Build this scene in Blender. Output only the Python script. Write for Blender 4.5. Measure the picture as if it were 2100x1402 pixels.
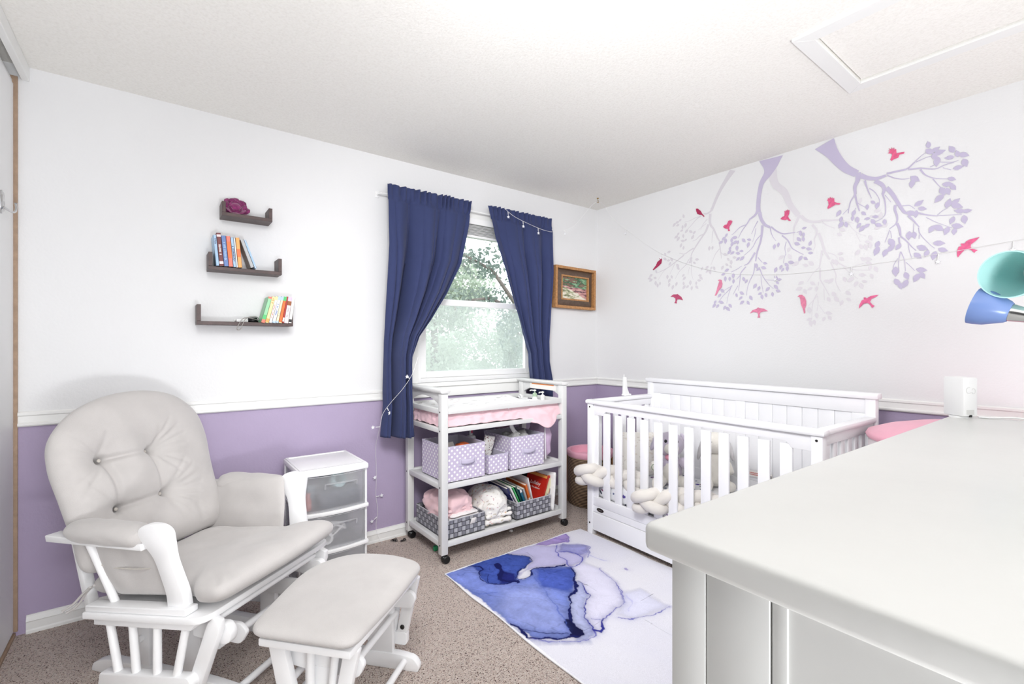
import bpy, bmesh, math, random
import numpy as np
from mathutils import Vector, Matrix, noise

for o in list(bpy.data.objects):
    bpy.data.objects.remove(o, do_unlink=True)
SC = bpy.context.scene
COL = SC.collection
PI = math.pi


def lin(r, g, b):
    f = lambda v: (v / 255) / 12.92 if v / 255 <= 0.04045 else ((v / 255 + 0.055) / 1.055) ** 2.4
    return (f(r), f(g), f(b), 1.0)


# ---------------------------------------------------------------- camera
cam_data = bpy.data.cameras.new('camera')
cam_data.sensor_fit = 'HORIZONTAL'
cam_data.sensor_width = 36.0
cam_data.lens = 961.0 / 2100 * 36.0
cam_data.shift_y = 5.5 / 2100
cam_data.clip_start = 0.02
cam = bpy.data.objects.new('camera', cam_data)
cam.location = (0, 0, 1.243)
cam.rotation_euler = (PI / 2, 0, math.atan2(0.7974, 0.6035) - PI / 2)
COL.objects.link(cam)
SC.camera = cam

# ---------------------------------------------------------------- view, sky, lights
SC.view_settings.view_transform = 'Standard'
SC.view_settings.look = 'None'
SC.view_settings.gamma = 1.0
SC.view_settings.use_curve_mapping = False
SC.view_settings.exposure = 0.36

world = bpy.data.worlds.new('sky')
SC.world = world
world.use_nodes = True
bg = world.node_tree.nodes['Background']
bg.inputs['Color'].default_value = (0.93, 0.965, 1.0, 1)
bg.inputs['Strength'].default_value = 2.6


def area(name, loc, target, sx, sy, power, color=(1, 1, 1)):
    d = bpy.data.lights.new(name, 'AREA')
    d.shape = 'RECTANGLE'
    d.size = sx
    d.size_y = sy
    d.energy = power
    d.color = color
    o = bpy.data.objects.new(name, d)
    o.location = loc
    o.rotation_euler = (Vector(target) - Vector(loc)).to_track_quat('-Z', 'Y').to_euler()
    COL.objects.link(o)
    return o


# unseen flash bounced off the ceiling, plus three added spots that brighten the room;
# daylight comes from the sky through the window and through the doorway behind the camera
area('bounced_flash', (0.42, -1.05, 0.45), (0.58, -0.5, 2.44), 0.8, 0.6, 66, (0.975, 0.985, 1.0))


def fill_spot(name, loc, target, angle, power, radius):  # unseen spot added to lift an area the other sources leave dim
    d = bpy.data.lights.new(name, 'SPOT')
    d.spot_size = math.radians(angle)
    d.spot_blend = 1.0
    d.energy = power
    d.shadow_soft_size = radius
    d.color = (0.985, 0.99, 1.0)
    o = bpy.data.objects.new(name, d)
    o.location = loc
    o.rotation_euler = (Vector(target) - Vector(loc)).to_track_quat('-Z', 'Y').to_euler()
    COL.objects.link(o)


fill_spot('added_fill', (0.25, 0.55, 2.25), (2.35, 2.5, 0.95), 110, 172, 0.35)
fill_spot('added_fill_left', (0.30, -0.15, 1.75), (-0.15, 2.3, 0.45), 68, 66, 0.75)
fill_spot('added_fill_corner', (0.25, 0.35, 2.2), (2.95, 2.8, 1.35), 48, 85, 0.4)

WA = 2.874     # back wall (Y)
WB = 3.123     # right wall (X)
WL = -0.487    # closet side (X)
CZ = 2.44      # ceiling

# ---------------------------------------------------------------- materials


def new_mat(name):
    m = bpy.data.materials.new(name)
    m.use_nodes = True
    nt = m.node_tree
    return m, nt, nt.nodes['Principled BSDF']


def nd(nt, kind, **kw):
    n = nt.nodes.new(kind)
    for k, v in kw.items():
        if k in ('inp',):
            for a, b in v.items():
                n.inputs[a].default_value = b
        else:
            setattr(n, k, v)
    return n


def lk(nt, a, b):
    nt.links.new(a, b)


def coords(nt, kind='Object', scale=None):
    t = nd(nt, 'ShaderNodeTexCoord')
    out = t.outputs[kind]
    if scale is not None:
        mp = nd(nt, 'ShaderNodeMapping')
        mp.inputs['Scale'].default_value = scale if isinstance(scale, tuple) else (scale,) * 3
        lk(nt, out, mp.inputs['Vector'])
        out = mp.outputs['Vector']
    return out


def bump(nt, b, height, strength, dist=0.01):
    n = nd(nt, 'ShaderNodeBump', inp={'Strength': strength, 'Distance': dist})
    lk(nt, height, n.inputs['Height'])
    lk(nt, n.outputs['Normal'], b.inputs['Normal'])


def ramp(nt, fac, stops):
    r = nd(nt, 'ShaderNodeValToRGB')
    e = r.color_ramp.elements
    while len(e) < len(stops):
        e.new(0.5)
    for i, (p, c) in enumerate(stops):
        e[i].position = p
        e[i].color = c
    lk(nt, fac, r.inputs['Fac'])
    return r.outputs['Color']


def noise_tex(nt, vec, scale, detail=2.0, rough=0.5):
    n = nd(nt, 'ShaderNodeTexNoise', inp={'Scale': scale, 'Detail': detail, 'Roughness': rough})
    lk(nt, vec, n.inputs['Vector'])
    return n.outputs['Fac']


def pr(name, rgb, rough=0.5, var=0.0, vscale=20, bmp=0.0, bscale=60, metal=0.0, spec=0.5, sheen=0.0, coat=0.0):
    """principled material with an optional procedural colour variation and grain"""
    m, nt, b = new_mat(name)
    c = lin(*rgb)
    b.inputs['Base Color'].default_value = c
    b.inputs['Roughness'].default_value = rough
    b.inputs['Metallic'].default_value = metal
    b.inputs['Specular IOR Level'].default_value = spec
    if sheen:
        b.inputs['Sheen Weight'].default_value = sheen
        b.inputs['Sheen Roughness'].default_value = 0.4
    if coat:
        b.inputs['Coat Weight'].default_value = coat
    if var or bmp:
        v = coords(nt)
        if var:
            f = noise_tex(nt, v, vscale, 3)
            lo = tuple(max(0, x * (1 - var)) for x in c[:3]) + (1,)
            hi = tuple(min(1, x * (1 + var)) for x in c[:3]) + (1,)
            lk(nt, ramp(nt, f, [(0.3, lo), (0.7, hi)]), b.inputs['Base Color'])
        if bmp:
            bump(nt, b, noise_tex(nt, v, bscale, 2), bmp)
    return m


def fabric(name, rgb, rough=0.9, weave=900, var=0.08, vscale=9, sheen=0.2, wrinkle=0.0, wscale=14, translucent=0.0):
    m, nt, b = new_mat(name)
    c = lin(*rgb)
    v = coords(nt)
    f = noise_tex(nt, v, vscale, 4, 0.6)
    lo = tuple(x * (1 - var) for x in c[:3]) + (1,)
    hi = tuple(min(1, x * (1 + var)) for x in c[:3]) + (1,)
    colr = ramp(nt, f, [(0.3, lo), (0.7, hi)])
    lk(nt, colr, b.inputs['Base Color'])
    b.inputs['Roughness'].default_value = rough
    b.inputs['Specular IOR Level'].default_value = 0.15
    b.inputs['Sheen Weight'].default_value = sheen
    h = noise_tex(nt, v, weave, 1)
    if wrinkle:
        mx = nd(nt, 'ShaderNodeMath', operation='MULTIPLY_ADD')
        lk(nt, noise_tex(nt, v, wscale, 3, 0.55), mx.inputs[0])
        mx.inputs[1].default_value = wrinkle
        lk(nt, h, mx.inputs[2])
        h = mx.outputs[0]
    bump(nt, b, h, 0.25, 0.004)
    if translucent:
        out = nt.nodes['Material Output']
        tr = nd(nt, 'ShaderNodeBsdfTranslucent')
        lk(nt, colr, tr.inputs['Color'])
        mix = nd(nt, 'ShaderNodeMixShader')
        mix.inputs['Fac'].default_value = translucent
        lk(nt, b.outputs[0], mix.inputs[1])
        lk(nt, tr.outputs[0], mix.inputs[2])
        lk(nt, mix.outputs[0], out.inputs['Surface'])
    return m


MAT = {}
MAT['wall'] = pr('wall_white_paint', (231, 231, 232), 0.7, bmp=0.08, bscale=90, spec=0.25)
MAT['purple'] = pr('wall_purple_paint', (176, 162, 190), 0.6, var=0.03, vscale=4, bmp=0.10, bscale=90, spec=0.25)
MAT['trim'] = pr('trim_white_gloss', (238, 238, 236), 0.35, bmp=0.02, bscale=30)
MAT['white'] = pr('painted_white_wood', (246, 246, 247), 0.38, var=0.015, vscale=8, bmp=0.02, bscale=40)
MAT['crib_white'] = pr('crib_white_lacquer', (247, 247, 250), 0.35, bmp=0.015, bscale=40)
MAT['grey_wood'] = pr('painted_pale_grey_wood', (222, 222, 221), 0.42, var=0.03, vscale=10, bmp=0.03, bscale=50)
MAT['black_plastic'] = pr('black_plastic', (18, 18, 20), 0.4)
MAT['dark_metal'] = pr('dark_metal', (60, 58, 56), 0.35, metal=0.9)
MAT['chrome'] = pr('brushed_chrome', (200, 200, 200), 0.2, metal=1.0)
MAT['brass'] = pr('worn_brass', (170, 140, 80), 0.3, metal=1.0)
MAT['velvet'] = fabric('pale_grey_plush', (194, 190, 188), 0.85, 700, 0.05, 7, 0.35, 0.6, 18)
MAT['velvet_dark'] = fabric('taupe_grey_plush', (196, 190, 182), 0.85, 700, 0.10, 9, 0.35, 0.6, 18)
MAT['curtain'] = fabric('navy_curtain_cloth', (68, 77, 120), 0.75, 1100, 0.05, 5, 0.12, 0.0, 14, 0.28)
MAT['plastic_white'] = pr('white_plastic', (240, 240, 240), 0.3)
MAT['closet'] = pr('closet_door_white', (238, 238, 238), 0.45, bmp=0.03, bscale=25)
MAT['raw_edge'] = pr('unpainted_board_edge', (165, 140, 118), 0.7, var=0.12, vscale=40)
MAT['shadow_gap'] = pr('painted_void_shade', (14, 12, 10), 0.9)  # near black paint stands in for shade inside the closet void
MAT['dresser'] = pr('dresser_white_paint', (214, 214, 212), 0.32, var=0.02, vscale=5, bmp=0.03, bscale=35)
MAT['wenge'] = pr('dark_wood_veneer', (74, 56, 54), 0.45, var=0.25, vscale=30, bmp=0.1, bscale=120)
MAT['wenge_edge'] = pr('dark_wood_veneer_underside', (112, 95, 92), 0.5, var=0.15, vscale=30)
MAT['paper'] = pr('book_pages', (232, 226, 212), 0.85, var=0.06, vscale=200)
MAT['wire'] = pr('white_wire', (236, 236, 236), 0.4)


def ceiling_material():
    m, nt, b = new_mat('popcorn_ceiling')
    v = coords(nt)
    f = noise_tex(nt, v, 95, 4, 0.65)
    lk(nt, ramp(nt, f, [(0.25, lin(235, 232, 227)), (0.5, lin(243, 241, 236)), (0.75, lin(247, 245, 241))]), b.inputs['Base Color'])
    b.inputs['Roughness'].default_value = 0.95
    b.inputs['Specular IOR Level'].default_value = 0.1
    bump(nt, b, f, 0.24, 0.008)
    return m


def carpet_material():
    m, nt, b = new_mat('speckled_carpet')
    v = coords(nt)
    a = noise_tex(nt, v, 190, 3, 0.7)
    big = noise_tex(nt, v, 2.2, 3, 0.6)
    vo = nd(nt, 'ShaderNodeTexVoronoi', inp={'Scale': 250.0, 'Randomness': 1.0})
    lk(nt, v, vo.inputs['Vector'])
    sep = nd(nt, 'ShaderNodeSeparateColor')
    lk(nt, vo.outputs['Color'], sep.inputs['Color'])
    mx = nd(nt, 'ShaderNodeMath', operation='MULTIPLY_ADD')
    lk(nt, sep.outputs[0], mx.inputs[0])
    mx.inputs[1].default_value = 0.42
    lk(nt, a, mx.inputs[2])
    m2 = nd(nt, 'ShaderNodeMath', operation='MULTIPLY_ADD')
    lk(nt, big, m2.inputs[0])
    m2.inputs[1].default_value = 0.10
    lk(nt, mx.outputs[0], m2.inputs[2])
    colr = ramp(nt, m2.outputs[0], [(0.512, lin(70, 48, 44)), (0.562, lin(192, 165, 155)), (0.62, lin(238, 217, 206)), (0.95, lin(252, 239, 230))])
    lk(nt, colr, b.inputs['Base Color'])
    b.inputs['Roughness'].default_value = 1.0
    b.inputs['Specular IOR Level'].default_value = 0.05
    ad = nd(nt, 'ShaderNodeMath', operation='ADD')
    lk(nt, vo.outputs['Distance'], ad.inputs[0])
    lk(nt, a, ad.inputs[1])
    bump(nt, b, ad.outputs[0], 0.9, 0.012)
    return m


MAT['ceiling'] = ceiling_material()
MAT['carpet'] = carpet_material()

# ---------------------------------------------------------------- mesh helpers


class MB:
    """collects shapes into one mesh"""

    def __init__(self):
        self.v = []
        self.f = []
        self.mi = []
        self.cur = 0

    def add(self, verts, faces):
        n = len(self.v)
        self.v.extend([tuple(p) for p in verts])
        self.f.extend([tuple(i + n for i in f) for f in faces])
        self.mi.extend([self.cur] * len(faces))

    def add_bm(self, bm, mat=None):
        if mat is not None:
            bm.transform(mat)
        bm.verts.index_update()
        self.add([v.co for v in bm.verts], [[v.index for v in f.verts] for f in bm.faces])
        bm.free()

    def box(self, lo, hi, bev=0.0, rot=None, seg=2):
        """axis box from corner lo to corner hi; rot = Matrix applied about its centre"""
        lo = Vector(lo)
        hi = Vector(hi)
        c = (lo + hi) / 2
        s = hi - lo
        bm = bmesh.new()
        bmesh.ops.create_cube(bm, size=1.0, matrix=Matrix.Diagonal((s.x, s.y, s.z, 1)))
        if bev:
            bmesh.ops.bevel(bm, geom=list(bm.edges), offset=min(bev, 0.49 * min(s)), segments=seg, affect='EDGES', profile=0.5)
        m = Matrix.Translation(c)
        if rot is not None:
            m = m @ rot.to_4x4()
        self.add_bm(bm, m)

    def beam(self, p, q, w, h, bev=0.0, up=(0, 0, 1)):
        """rectangular bar from p to q, w wide (sideways), h tall (along up)"""
        p = Vector(p)
        q = Vector(q)
        d = (q - p)
        L = d.length
        x = d.normalized()
        up = Vector(up)
        y = up.cross(x).normalized()
        z = x.cross(y)
        m = Matrix((x, y, z)).transposed().to_4x4()
        m.translation = (p + q) / 2
        bm = bmesh.new()
        bmesh.ops.create_cube(bm, size=1.0, matrix=Matrix.Diagonal((L, w, h, 1)))
        if bev:
            bmesh.ops.bevel(bm, geom=list(bm.edges), offset=min(bev, 0.45 * min(w, h)), segments=2, affect='EDGES', profile=0.5)
        self.add_bm(bm, m)

    def tube(self, pts, r, n=10, cap=True):
        pts = [Vector(p) for p in pts]
        rs = r if isinstance(r, (list, tuple)) else [r] * len(pts)
        rings = []
        prev = None
        for i, p in enumerate(pts):
            t = (pts[min(i + 1, len(pts) - 1)] - pts[max(i - 1, 0)]).normalized()
            if prev is None:
                a = Vector((0, 0, 1)) if abs(t.z) < 0.9 else Vector((1, 0, 0))
                u = t.cross(a).normalized()
            else:
                u = (prev - t * prev.dot(t)).normalized()
            prev = u
            w = t.cross(u)
            rings.append([p + (u * math.cos(2 * PI * k / n) + w * math.sin(2 * PI * k / n)) * rs[i] for k in range(n)])
        vs = [q for ring in rings for q in ring]
        fs = []
        for i in range(len(pts) - 1):
            for k in range(n):
                a = i * n + k
                b = i * n + (k + 1) % n
                fs.append((a, b, b + n, a + n))
        if cap:
            fs.append(tuple(range(n - 1, -1, -1)))
            fs.append(tuple(range((len(pts) - 1) * n, len(pts) * n)))
        self.add(vs, fs)

    def lathe(self, prof, n=24, m=None, cap=True):
        """profile [(r,z)...] turned about Z, then moved by matrix m"""
        vs = []
        for r, z in prof:
            for k in range(n):
                vs.append(Vector((r * math.cos(2 * PI * k / n), r * math.sin(2 * PI * k / n), z)))
        fs = []
        for i in range(len(prof) - 1):
            for k in range(n):
                a = i * n + k
                b = i * n + (k + 1) % n
                fs.append((a, b, b + n, a + n))
        if cap:
            if prof[0][0] > 1e-6:
                fs.append(tuple(range(n - 1, -1, -1)))
            if prof[-1][0] > 1e-6:
                fs.append(tuple(range((len(prof) - 1) * n, len(prof) * n)))
        if m is not None:
            vs = [m @ v for v in vs]
        self.add(vs, fs)

    def prism(self, outline, depth, m=None, bev=0.0):
        """2D outline (x,y) extruded by depth along local z, centred"""
        bm = bmesh.new()
        vs = [bm.verts.new((x, y, -depth / 2)) for x, y in outline]
        f = bm.faces.new(vs)
        r = bmesh.ops.extrude_face_region(bm, geom=[f])
        bmesh.ops.translate(bm, verts=[g for g in r['geom'] if isinstance(g, bmesh.types.BMVert)], vec=(0, 0, depth))
        bmesh.ops.recalc_face_normals(bm, faces=list(bm.faces))
        if bev:
            es = [e for e in bm.edges if len(e.link_faces) == 2 and e.calc_face_angle(0) > 0.6]
            bmesh.ops.bevel(bm, geom=es, offset=bev, segments=2, affect='EDGES', profile=0.5, clamp_overlap=True)
        self.add_bm(bm, m)

    def grid(self, fn, nu, nv, closed_u=False):
        vs = [fn(i / nu, j / nv) for j in range(nv + 1) for i in range(nu + 1)]
        fs = []
        for j in range(nv):
            for i in range(nu):
                a = j * (nu + 1) + i
                fs.append((a, a + 1, a + nu + 2, a + nu + 1))
        self.add(vs, fs)

    def blob(self, c, r, e=1.0, n=20, amp=0.0, freq=6.0, rot=None, seed=0.0):
        """superellipsoid with noise: radii r, squareness e (1 = ellipsoid, <1 boxier)"""
        sp = lambda v: math.copysign(abs(v) ** e, v)
        vs = []
        nv = n // 2
        for j in range(nv + 1):
            ph = -PI / 2 + PI * j / nv
            for i in range(n):
                th = 2 * PI * i / n
                p = Vector((sp(math.cos(ph)) * sp(math.cos(th)) * r[0], sp(math.cos(ph)) * sp(math.sin(th)) * r[1], sp(math.sin(ph)) * r[2]))
                if amp:
                    q = p * freq + Vector((seed, seed * 1.7, -seed))
                    p = p + (p.normalized() if p.length > 1e-6 else Vector((0, 0, 1))) * amp * (noise.noise(q) + 0.5 * noise.noise(q * 2.3))
                if rot is not None:
                    p = rot @ p
                vs.append(p + Vector(c))
        fs = []
        for j in range(nv):
            for i in range(n):
                a = j * n + i
                b = j * n + (i + 1) % n
                fs.append((a, b, b + n, a + n))
        self.add(vs, fs)

    def obj(self, name, mats, parent=None, smooth=35, uv=False, merge=True, recalc=True):
        me = bpy.data.meshes.new(name)
        bm = bmesh.new()
        bv = [bm.verts.new(p) for p in self.v]
        for f, mi in zip(self.f, self.mi):
            try:
                bf = bm.faces.new([bv[i] for i in f])
                bf.material_index = mi
            except ValueError:
                pass
        if merge:
            bmesh.ops.remove_doubles(bm, verts=list(bm.verts), dist=1e-5)
        if recalc:
            bmesh.ops.recalc_face_normals(bm, faces=list(bm.faces))
        if uv:
            lay = bm.loops.layers.uv.new('metric')
            bm.normal_update()
            for f in bm.faces:
                nx, ny, nz = (abs(c) for c in f.normal)
                for l in f.loops:
                    x, y, z = l.vert.co
                    l[lay].uv = (x, y) if nz >= nx and nz >= ny else ((x, z) if ny >= nx else (y, z))
        bm.to_mesh(me)
        bm.free()
        for m in (mats if isinstance(mats, (list, tuple)) else [mats]):
            me.materials.append(m)
        if smooth:
            me.polygons.foreach_set('use_smooth', [True] * len(me.polygons))
            me.set_sharp_from_angle(angle=math.radians(smooth))
        o = bpy.data.objects.new(name, me)
        COL.objects.link(o)
        if parent is not None:
            o.parent = parent
        return o


def tag(o, label=None, cat=None, group=None, kind=None):
    if label:
        o['label'] = label
    if cat:
        o['category'] = cat
    if group:
        o['group'] = group
    if kind:
        o['kind'] = kind
    return o


def thing(name, label, cat, loc=(0, 0, 0), rz=0.0, group=None, rot=None):
    o = bpy.data.objects.new(name, None)
    o.empty_display_size = 0.05
    o.location = loc
    o.rotation_euler = rot if rot is not None else (0, 0, rz)
    COL.objects.link(o)
    return tag(o, label, cat, group)


def struct(o):
    o['kind'] = 'structure'
    return o


def put(o, loc, rot=(0, 0, 0)):
    o.location = loc
    o.rotation_euler = rot
    return o


def copy_tree(o, parent=None):
    c = o.copy()
    COL.objects.link(c)
    if parent is not None:
        c.parent = parent
    for ch in list(o.children):
        copy_tree(ch, c)
    return c


def lerp_poly(pts, z):
    """pts sorted by falling z as (x,y,z); the point at height z"""
    if z >= pts[0][2]:
        return pts[0][0], pts[0][1]
    for a, b in zip(pts, pts[1:]):
        if z >= b[2]:
            t = (a[2] - z) / (a[2] - b[2])
            return a[0] + (b[0] - a[0]) * t, a[1] + (b[1] - a[1]) * t
    return pts[-1][0], pts[-1][1]


def smoothstep(a, b, x):
    t = max(0.0, min(1.0, (x - a) / (b - a)))
    return t * t * (3 - 2 * t)


def text_part(body, size, mat, parent, loc, rot, name='lettering', extrude=0.0003, align='CENTER'):
    cu = bpy.data.curves.new(name, 'FONT')
    cu.body = body
    cu.size = size
    cu.extrude = extrude
    cu.align_x = align
    cu.align_y = 'CENTER'
    cu.materials.append(mat)
    o = bpy.data.objects.new(name, cu)
    COL.objects.link(o)
    bpy.context.view_layer.update()
    me = bpy.data.meshes.new_from_object(o.evaluated_get(bpy.context.evaluated_depsgraph_get()))
    bpy.data.objects.remove(o, do_unlink=True)
    me.name = name
    o = bpy.data.objects.new(name, me)
    COL.objects.link(o)
    o.parent = parent
    o.location = loc
    o.rotation_euler = rot
    return o

# ================================================================ the room
b = MB()
b.box((WL - 0.6, -1.4, -0.1), (WB + 0.12, WA + 0.12, 0.0))
struct(b.obj('floor', MAT['carpet'], smooth=0))

HX0, HX1, HY0, HY1 = 2.045, 2.548, -0.02, 0.742      # attic hatch opening
b = MB()
b.box((WL - 0.6, -1.4, CZ), (HX0, WA + 0.12, CZ + 0.1))
b.box((HX1, -1.4, CZ), (WB + 0.12, WA + 0.12, CZ + 0.1))
b.box((HX0, HY1, CZ), (HX1, WA + 0.12, CZ + 0.1))
b.box((HX0, -1.4, CZ), (HX1, HY0, CZ + 0.1))
struct(b.obj('ceiling', MAT['ceiling'], smooth=0))

WX0, WX1, WZ0, WZ1 = 1.385, 2.405, 0.985, 2.15        # window opening
RAIL0, RAIL1 = 0.891, 0.955
b = MB()
for x0, x1 in ((WL - 0.6, WX0), (WX1, WB + 0.12)):
    b.cur = 1
    b.box((x0, WA, 0), (x1, WA + 0.12, 0.92))
    b.cur = 0
    b.box((x0, WA, 0.92), (x1, WA + 0.12, CZ))
b.cur = 1
b.box((WX0, WA, 0), (WX1, WA + 0.12, 0.92))
b.cur = 0
b.box((WX0, WA, 0.92), (WX1, WA + 0.12, WZ0))
b.box((WX0, WA, WZ1), (WX1, WA + 0.12, CZ))
struct(b.obj('wall_back', [MAT['wall'], MAT['purple']], smooth=0, merge=False))

b = MB()
b.cur = 1
b.box((WB, -1.4, 0), (WB + 0.12, WA, 0.92))
b.cur = 0
b.box((WB, -1.4, 0.92), (WB + 0.12, WA, CZ))
struct(b.obj('wall_right', [MAT['wall'], MAT['purple']], smooth=0, merge=False))

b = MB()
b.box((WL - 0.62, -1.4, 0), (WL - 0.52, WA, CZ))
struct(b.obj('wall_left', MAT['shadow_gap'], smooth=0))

b = MB()
b.box((0.75, -1.52, 0), (WB + 0.12, -1.4, CZ))
b.box((WL - 0.62, -1.52, 0), (-0.42, -1.4, CZ))
b.box((-0.42, -1.52, 2.06), (0.75, -1.4, CZ))
struct(b.obj('wall_front', MAT['wall'], smooth=0, merge=False))

# chair rail: a flat band with a rounded nose above and below


def rail_profile(t):
    return [(0, RAIL0), (t * 0.7, RAIL0), (t, RAIL0 + 0.006), (t, RAIL0 + 0.013), (t * 0.55, RAIL0 + 0.018), (t * 0.5, RAIL1 - 0.02),
            (t * 0.8, RAIL1 - 0.015), (t * 0.8, RAIL1 - 0.005), (t * 0.4, RAIL1), (0, RAIL1)]


def base_profile(t, h):
    return [(0, 0), (t, 0), (t, 0.012), (t * 0.8, 0.018), (t * 0.8, h * 0.62), (t, h * 0.68), (t * 0.75, h * 0.78), (t * 0.35, h * 0.92), (t * 0.3, h), (0, h)]


def run(prof, p, q, out):
    """sweeps (offset, z) profile from p to q, offset along out"""
    p = Vector((p[0], p[1], 0))
    q = Vector((q[0], q[1], 0))
    out = Vector((out[0], out[1], 0))
    m = MB()
    n = len(prof)
    vs = [p + out * a + Vector((0, 0, z)) for a, z in prof] + [q + out * a + Vector((0, 0, z)) for a, z in prof]
    fs = [(i, (i + 1) % n, (i + 1) % n + n, i + n) for i in range(n)] + [tuple(range(n)), tuple(range(2 * n - 1, n - 1, -1))]
    m.add(vs, fs)
    return m


struct(run(rail_profile(0.016), (WL + 0.012, WA), (1.31, WA), (0, -1)).obj('trim_1', MAT['trim'], smooth=0))
struct(run(rail_profile(0.016), (2.475, WA), (WB, WA), (0, -1)).obj('trim_2', MAT['trim'], smooth=0))
struct(run(rail_profile(0.016), (WB, WA - 0.016), (WB, -1.4), (-1, 0)).obj('trim_3', MAT['trim'], smooth=0))
struct(run(base_profile(0.014, 0.078), (-0.45, WA), (WB, WA), (0, -1)).obj('baseboard_back', MAT['trim'], smooth=0))
struct(run(base_profile(0.014, 0.078), (WB, WA - 0.014), (WB, -1.4), (-1, 0)).obj('baseboard_right', MAT['trim'], smooth=0))

# closet: sliding door, header board with a dark track slot
door = MB()
door.box((WL - 0.035, 0.55, 0.022), (WL, 2.862, 2.352), 0.003)
d = struct(door.obj('door_1', MAT['closet'], smooth=0))
e = MB()
e.box((WL - 0.035, 2.8622, 0.022), (WL + 0.012, 2.8725, 2.385))
e.obj('door_edge', MAT['raw_edge'], d, smooth=0)
e = MB()
e.box((WL - 0.03, 0.55, 2.3523), (WL - 0.004, 2.862, 2.368))
e.obj('top_rail', MAT['trim'], d, smooth=0)
e = MB()
e.box((WL + 0.022, -1.4, 2.378), (WL + 0.047, WA - 0.001, CZ - 0.001), 0.002)
struct(e.obj('trim_4', MAT['trim'], smooth=0))
e = MB()
e.box((WL - 0.04, -1.4, 0.0005), (WL + 0.006, WA - 0.004, 0.016), 0.002)
struct(e.obj('trim_5', MAT['raw_edge'], smooth=0))

# attic hatch
t = thing('ceiling_hatch', 'white framed attic access hatch with a textured panel set in the ceiling', 'hatch', ((HX0 + HX1) / 2, (HY0 + HY1) / 2, CZ))
cx, cy = t.location.x, t.location.y
b = MB()
wd = 0.062
ox0, ox1, oy0, oy1 = HX0 - cx, HX1 - cx, HY0 - cy, HY1 - cy
for a in ([(ox0 - wd, oy0 - wd), (ox1 + wd, oy0 - wd), (ox1, oy0), (ox0, oy0)], [(ox1 + wd, oy0 - wd), (ox1 + wd, oy1 + wd), (ox1, oy1), (ox1, oy0)],
          [(ox1 + wd, oy1 + wd), (ox0 - wd, oy1 + wd), (ox0, oy1), (ox1, oy1)], [(ox0 - wd, oy1 + wd), (ox0 - wd, oy0 - wd), (ox0, oy0), (ox0, oy1)]):
    b.prism(a, 0.012, Matrix.Translation((0, 0, -0.006)), 0.001)
b.obj('hatch_frame', MAT['trim'], t, smooth=0, merge=False)
b = MB()
b.box((ox0 + 0.005, oy0 + 0.005, 0.004), (ox1 - 0.005, oy1 - 0.005, 0.03))
b.box((ox0 - 0.05, oy0 - 0.05, 0.1005), (ox1 + 0.05, oy1 + 0.05, 0.12))  # unseen board added above to keep sky light out of the gap
b.obj('hatch_panel_and_light_stop', MAT['ceiling'], t, smooth=0, merge=False)

# ceiling screw hook near the corner
t = thing('ceiling_hook', 'small white screw hook in the ceiling near the room corner', 'hook', (2.87, 2.63, CZ))
b = MB()
b.lathe([(0.009, 0), (0.009, -0.004), (0.003, -0.006)], 12)
b.tube([(0, 0, -0.004), (0, 0, -0.018)] + [(0.010 * math.sin(a), 0, -0.028 + 0.010 * math.cos(a)) for a in [k * PI / 6 for k in range(0, 10)]], 0.0022, 8)
b.obj('hook', MAT['brass'], t)

# ---------------------------------------------------------------- window
mglass, nt, bs = new_mat('window_glass')
for n in list(nt.nodes):
    if n.type == 'BSDF_PRINCIPLED':
        nt.nodes.remove(n)
outn = nt.nodes['Material Output']
g1 = nd(nt, 'ShaderNodeBsdfTransparent', inp={'Color': (0.97, 0.985, 0.98, 1)})
g2 = nd(nt, 'ShaderNodeBsdfGlossy', inp={'Roughness': 0.02})
gm = nd(nt, 'ShaderNodeMixShader', inp={'Fac': 0.05})
lk(nt, g1.outputs[0], gm.inputs[1])
lk(nt, g2.outputs[0], gm.inputs[2])
lk(nt, gm.outputs[0], outn.inputs['Surface'])
MAT['glass'] = mglass

mscreen, nt, bs = new_mat('insect_screen_mesh')
outn = nt.nodes['Material Output']
bs.inputs['Base Color'].default_value = lin(225, 228, 228)
bs.inputs['Roughness'].default_value = 0.8
g1 = nd(nt, 'ShaderNodeBsdfTransparent')
gtr = nd(nt, 'ShaderNodeBsdfTranslucent', inp={'Color': lin(235, 238, 238)})
ga = nd(nt, 'ShaderNodeMixShader', inp={'Fac': 0.7})
lk(nt, bs.outputs[0], ga.inputs[1])
lk(nt, gtr.outputs[0], ga.inputs[2])
gm = nd(nt, 'ShaderNodeMixShader', inp={'Fac': 0.25})
lk(nt, g1.outputs[0], gm.inputs[1])
lk(nt, ga.outputs[0], gm.inputs[2])
lk(nt, gm.outputs[0], outn.inputs['Surface'])
MAT['screen'] = mscreen

w = thing('window_1', 'white single hung window between the navy curtains', 'window', ((WX0 + WX1) / 2, WA, WZ0))
w['kind'] = 'structure'
hw = (WX1 - WX0) / 2
hh = WZ1 - WZ0
b = MB()
for lo, hi in (((-hw, 0.02, 0), (-hw + 0.035, 0.11, hh)), ((hw - 0.035, 0.02, 0), (hw, 0.11, hh)), ((-hw + 0.035, 0.02, hh - 0.035), (hw - 0.035, 0.11, hh)), ((-hw + 0.035, 0.02, 0), (hw - 0.035, 0.11, 0.03))):
    b.box(lo, hi, 0.002)
b.obj('window_frame', MAT['plastic_white'], w, smooth=0, merge=False)


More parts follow.
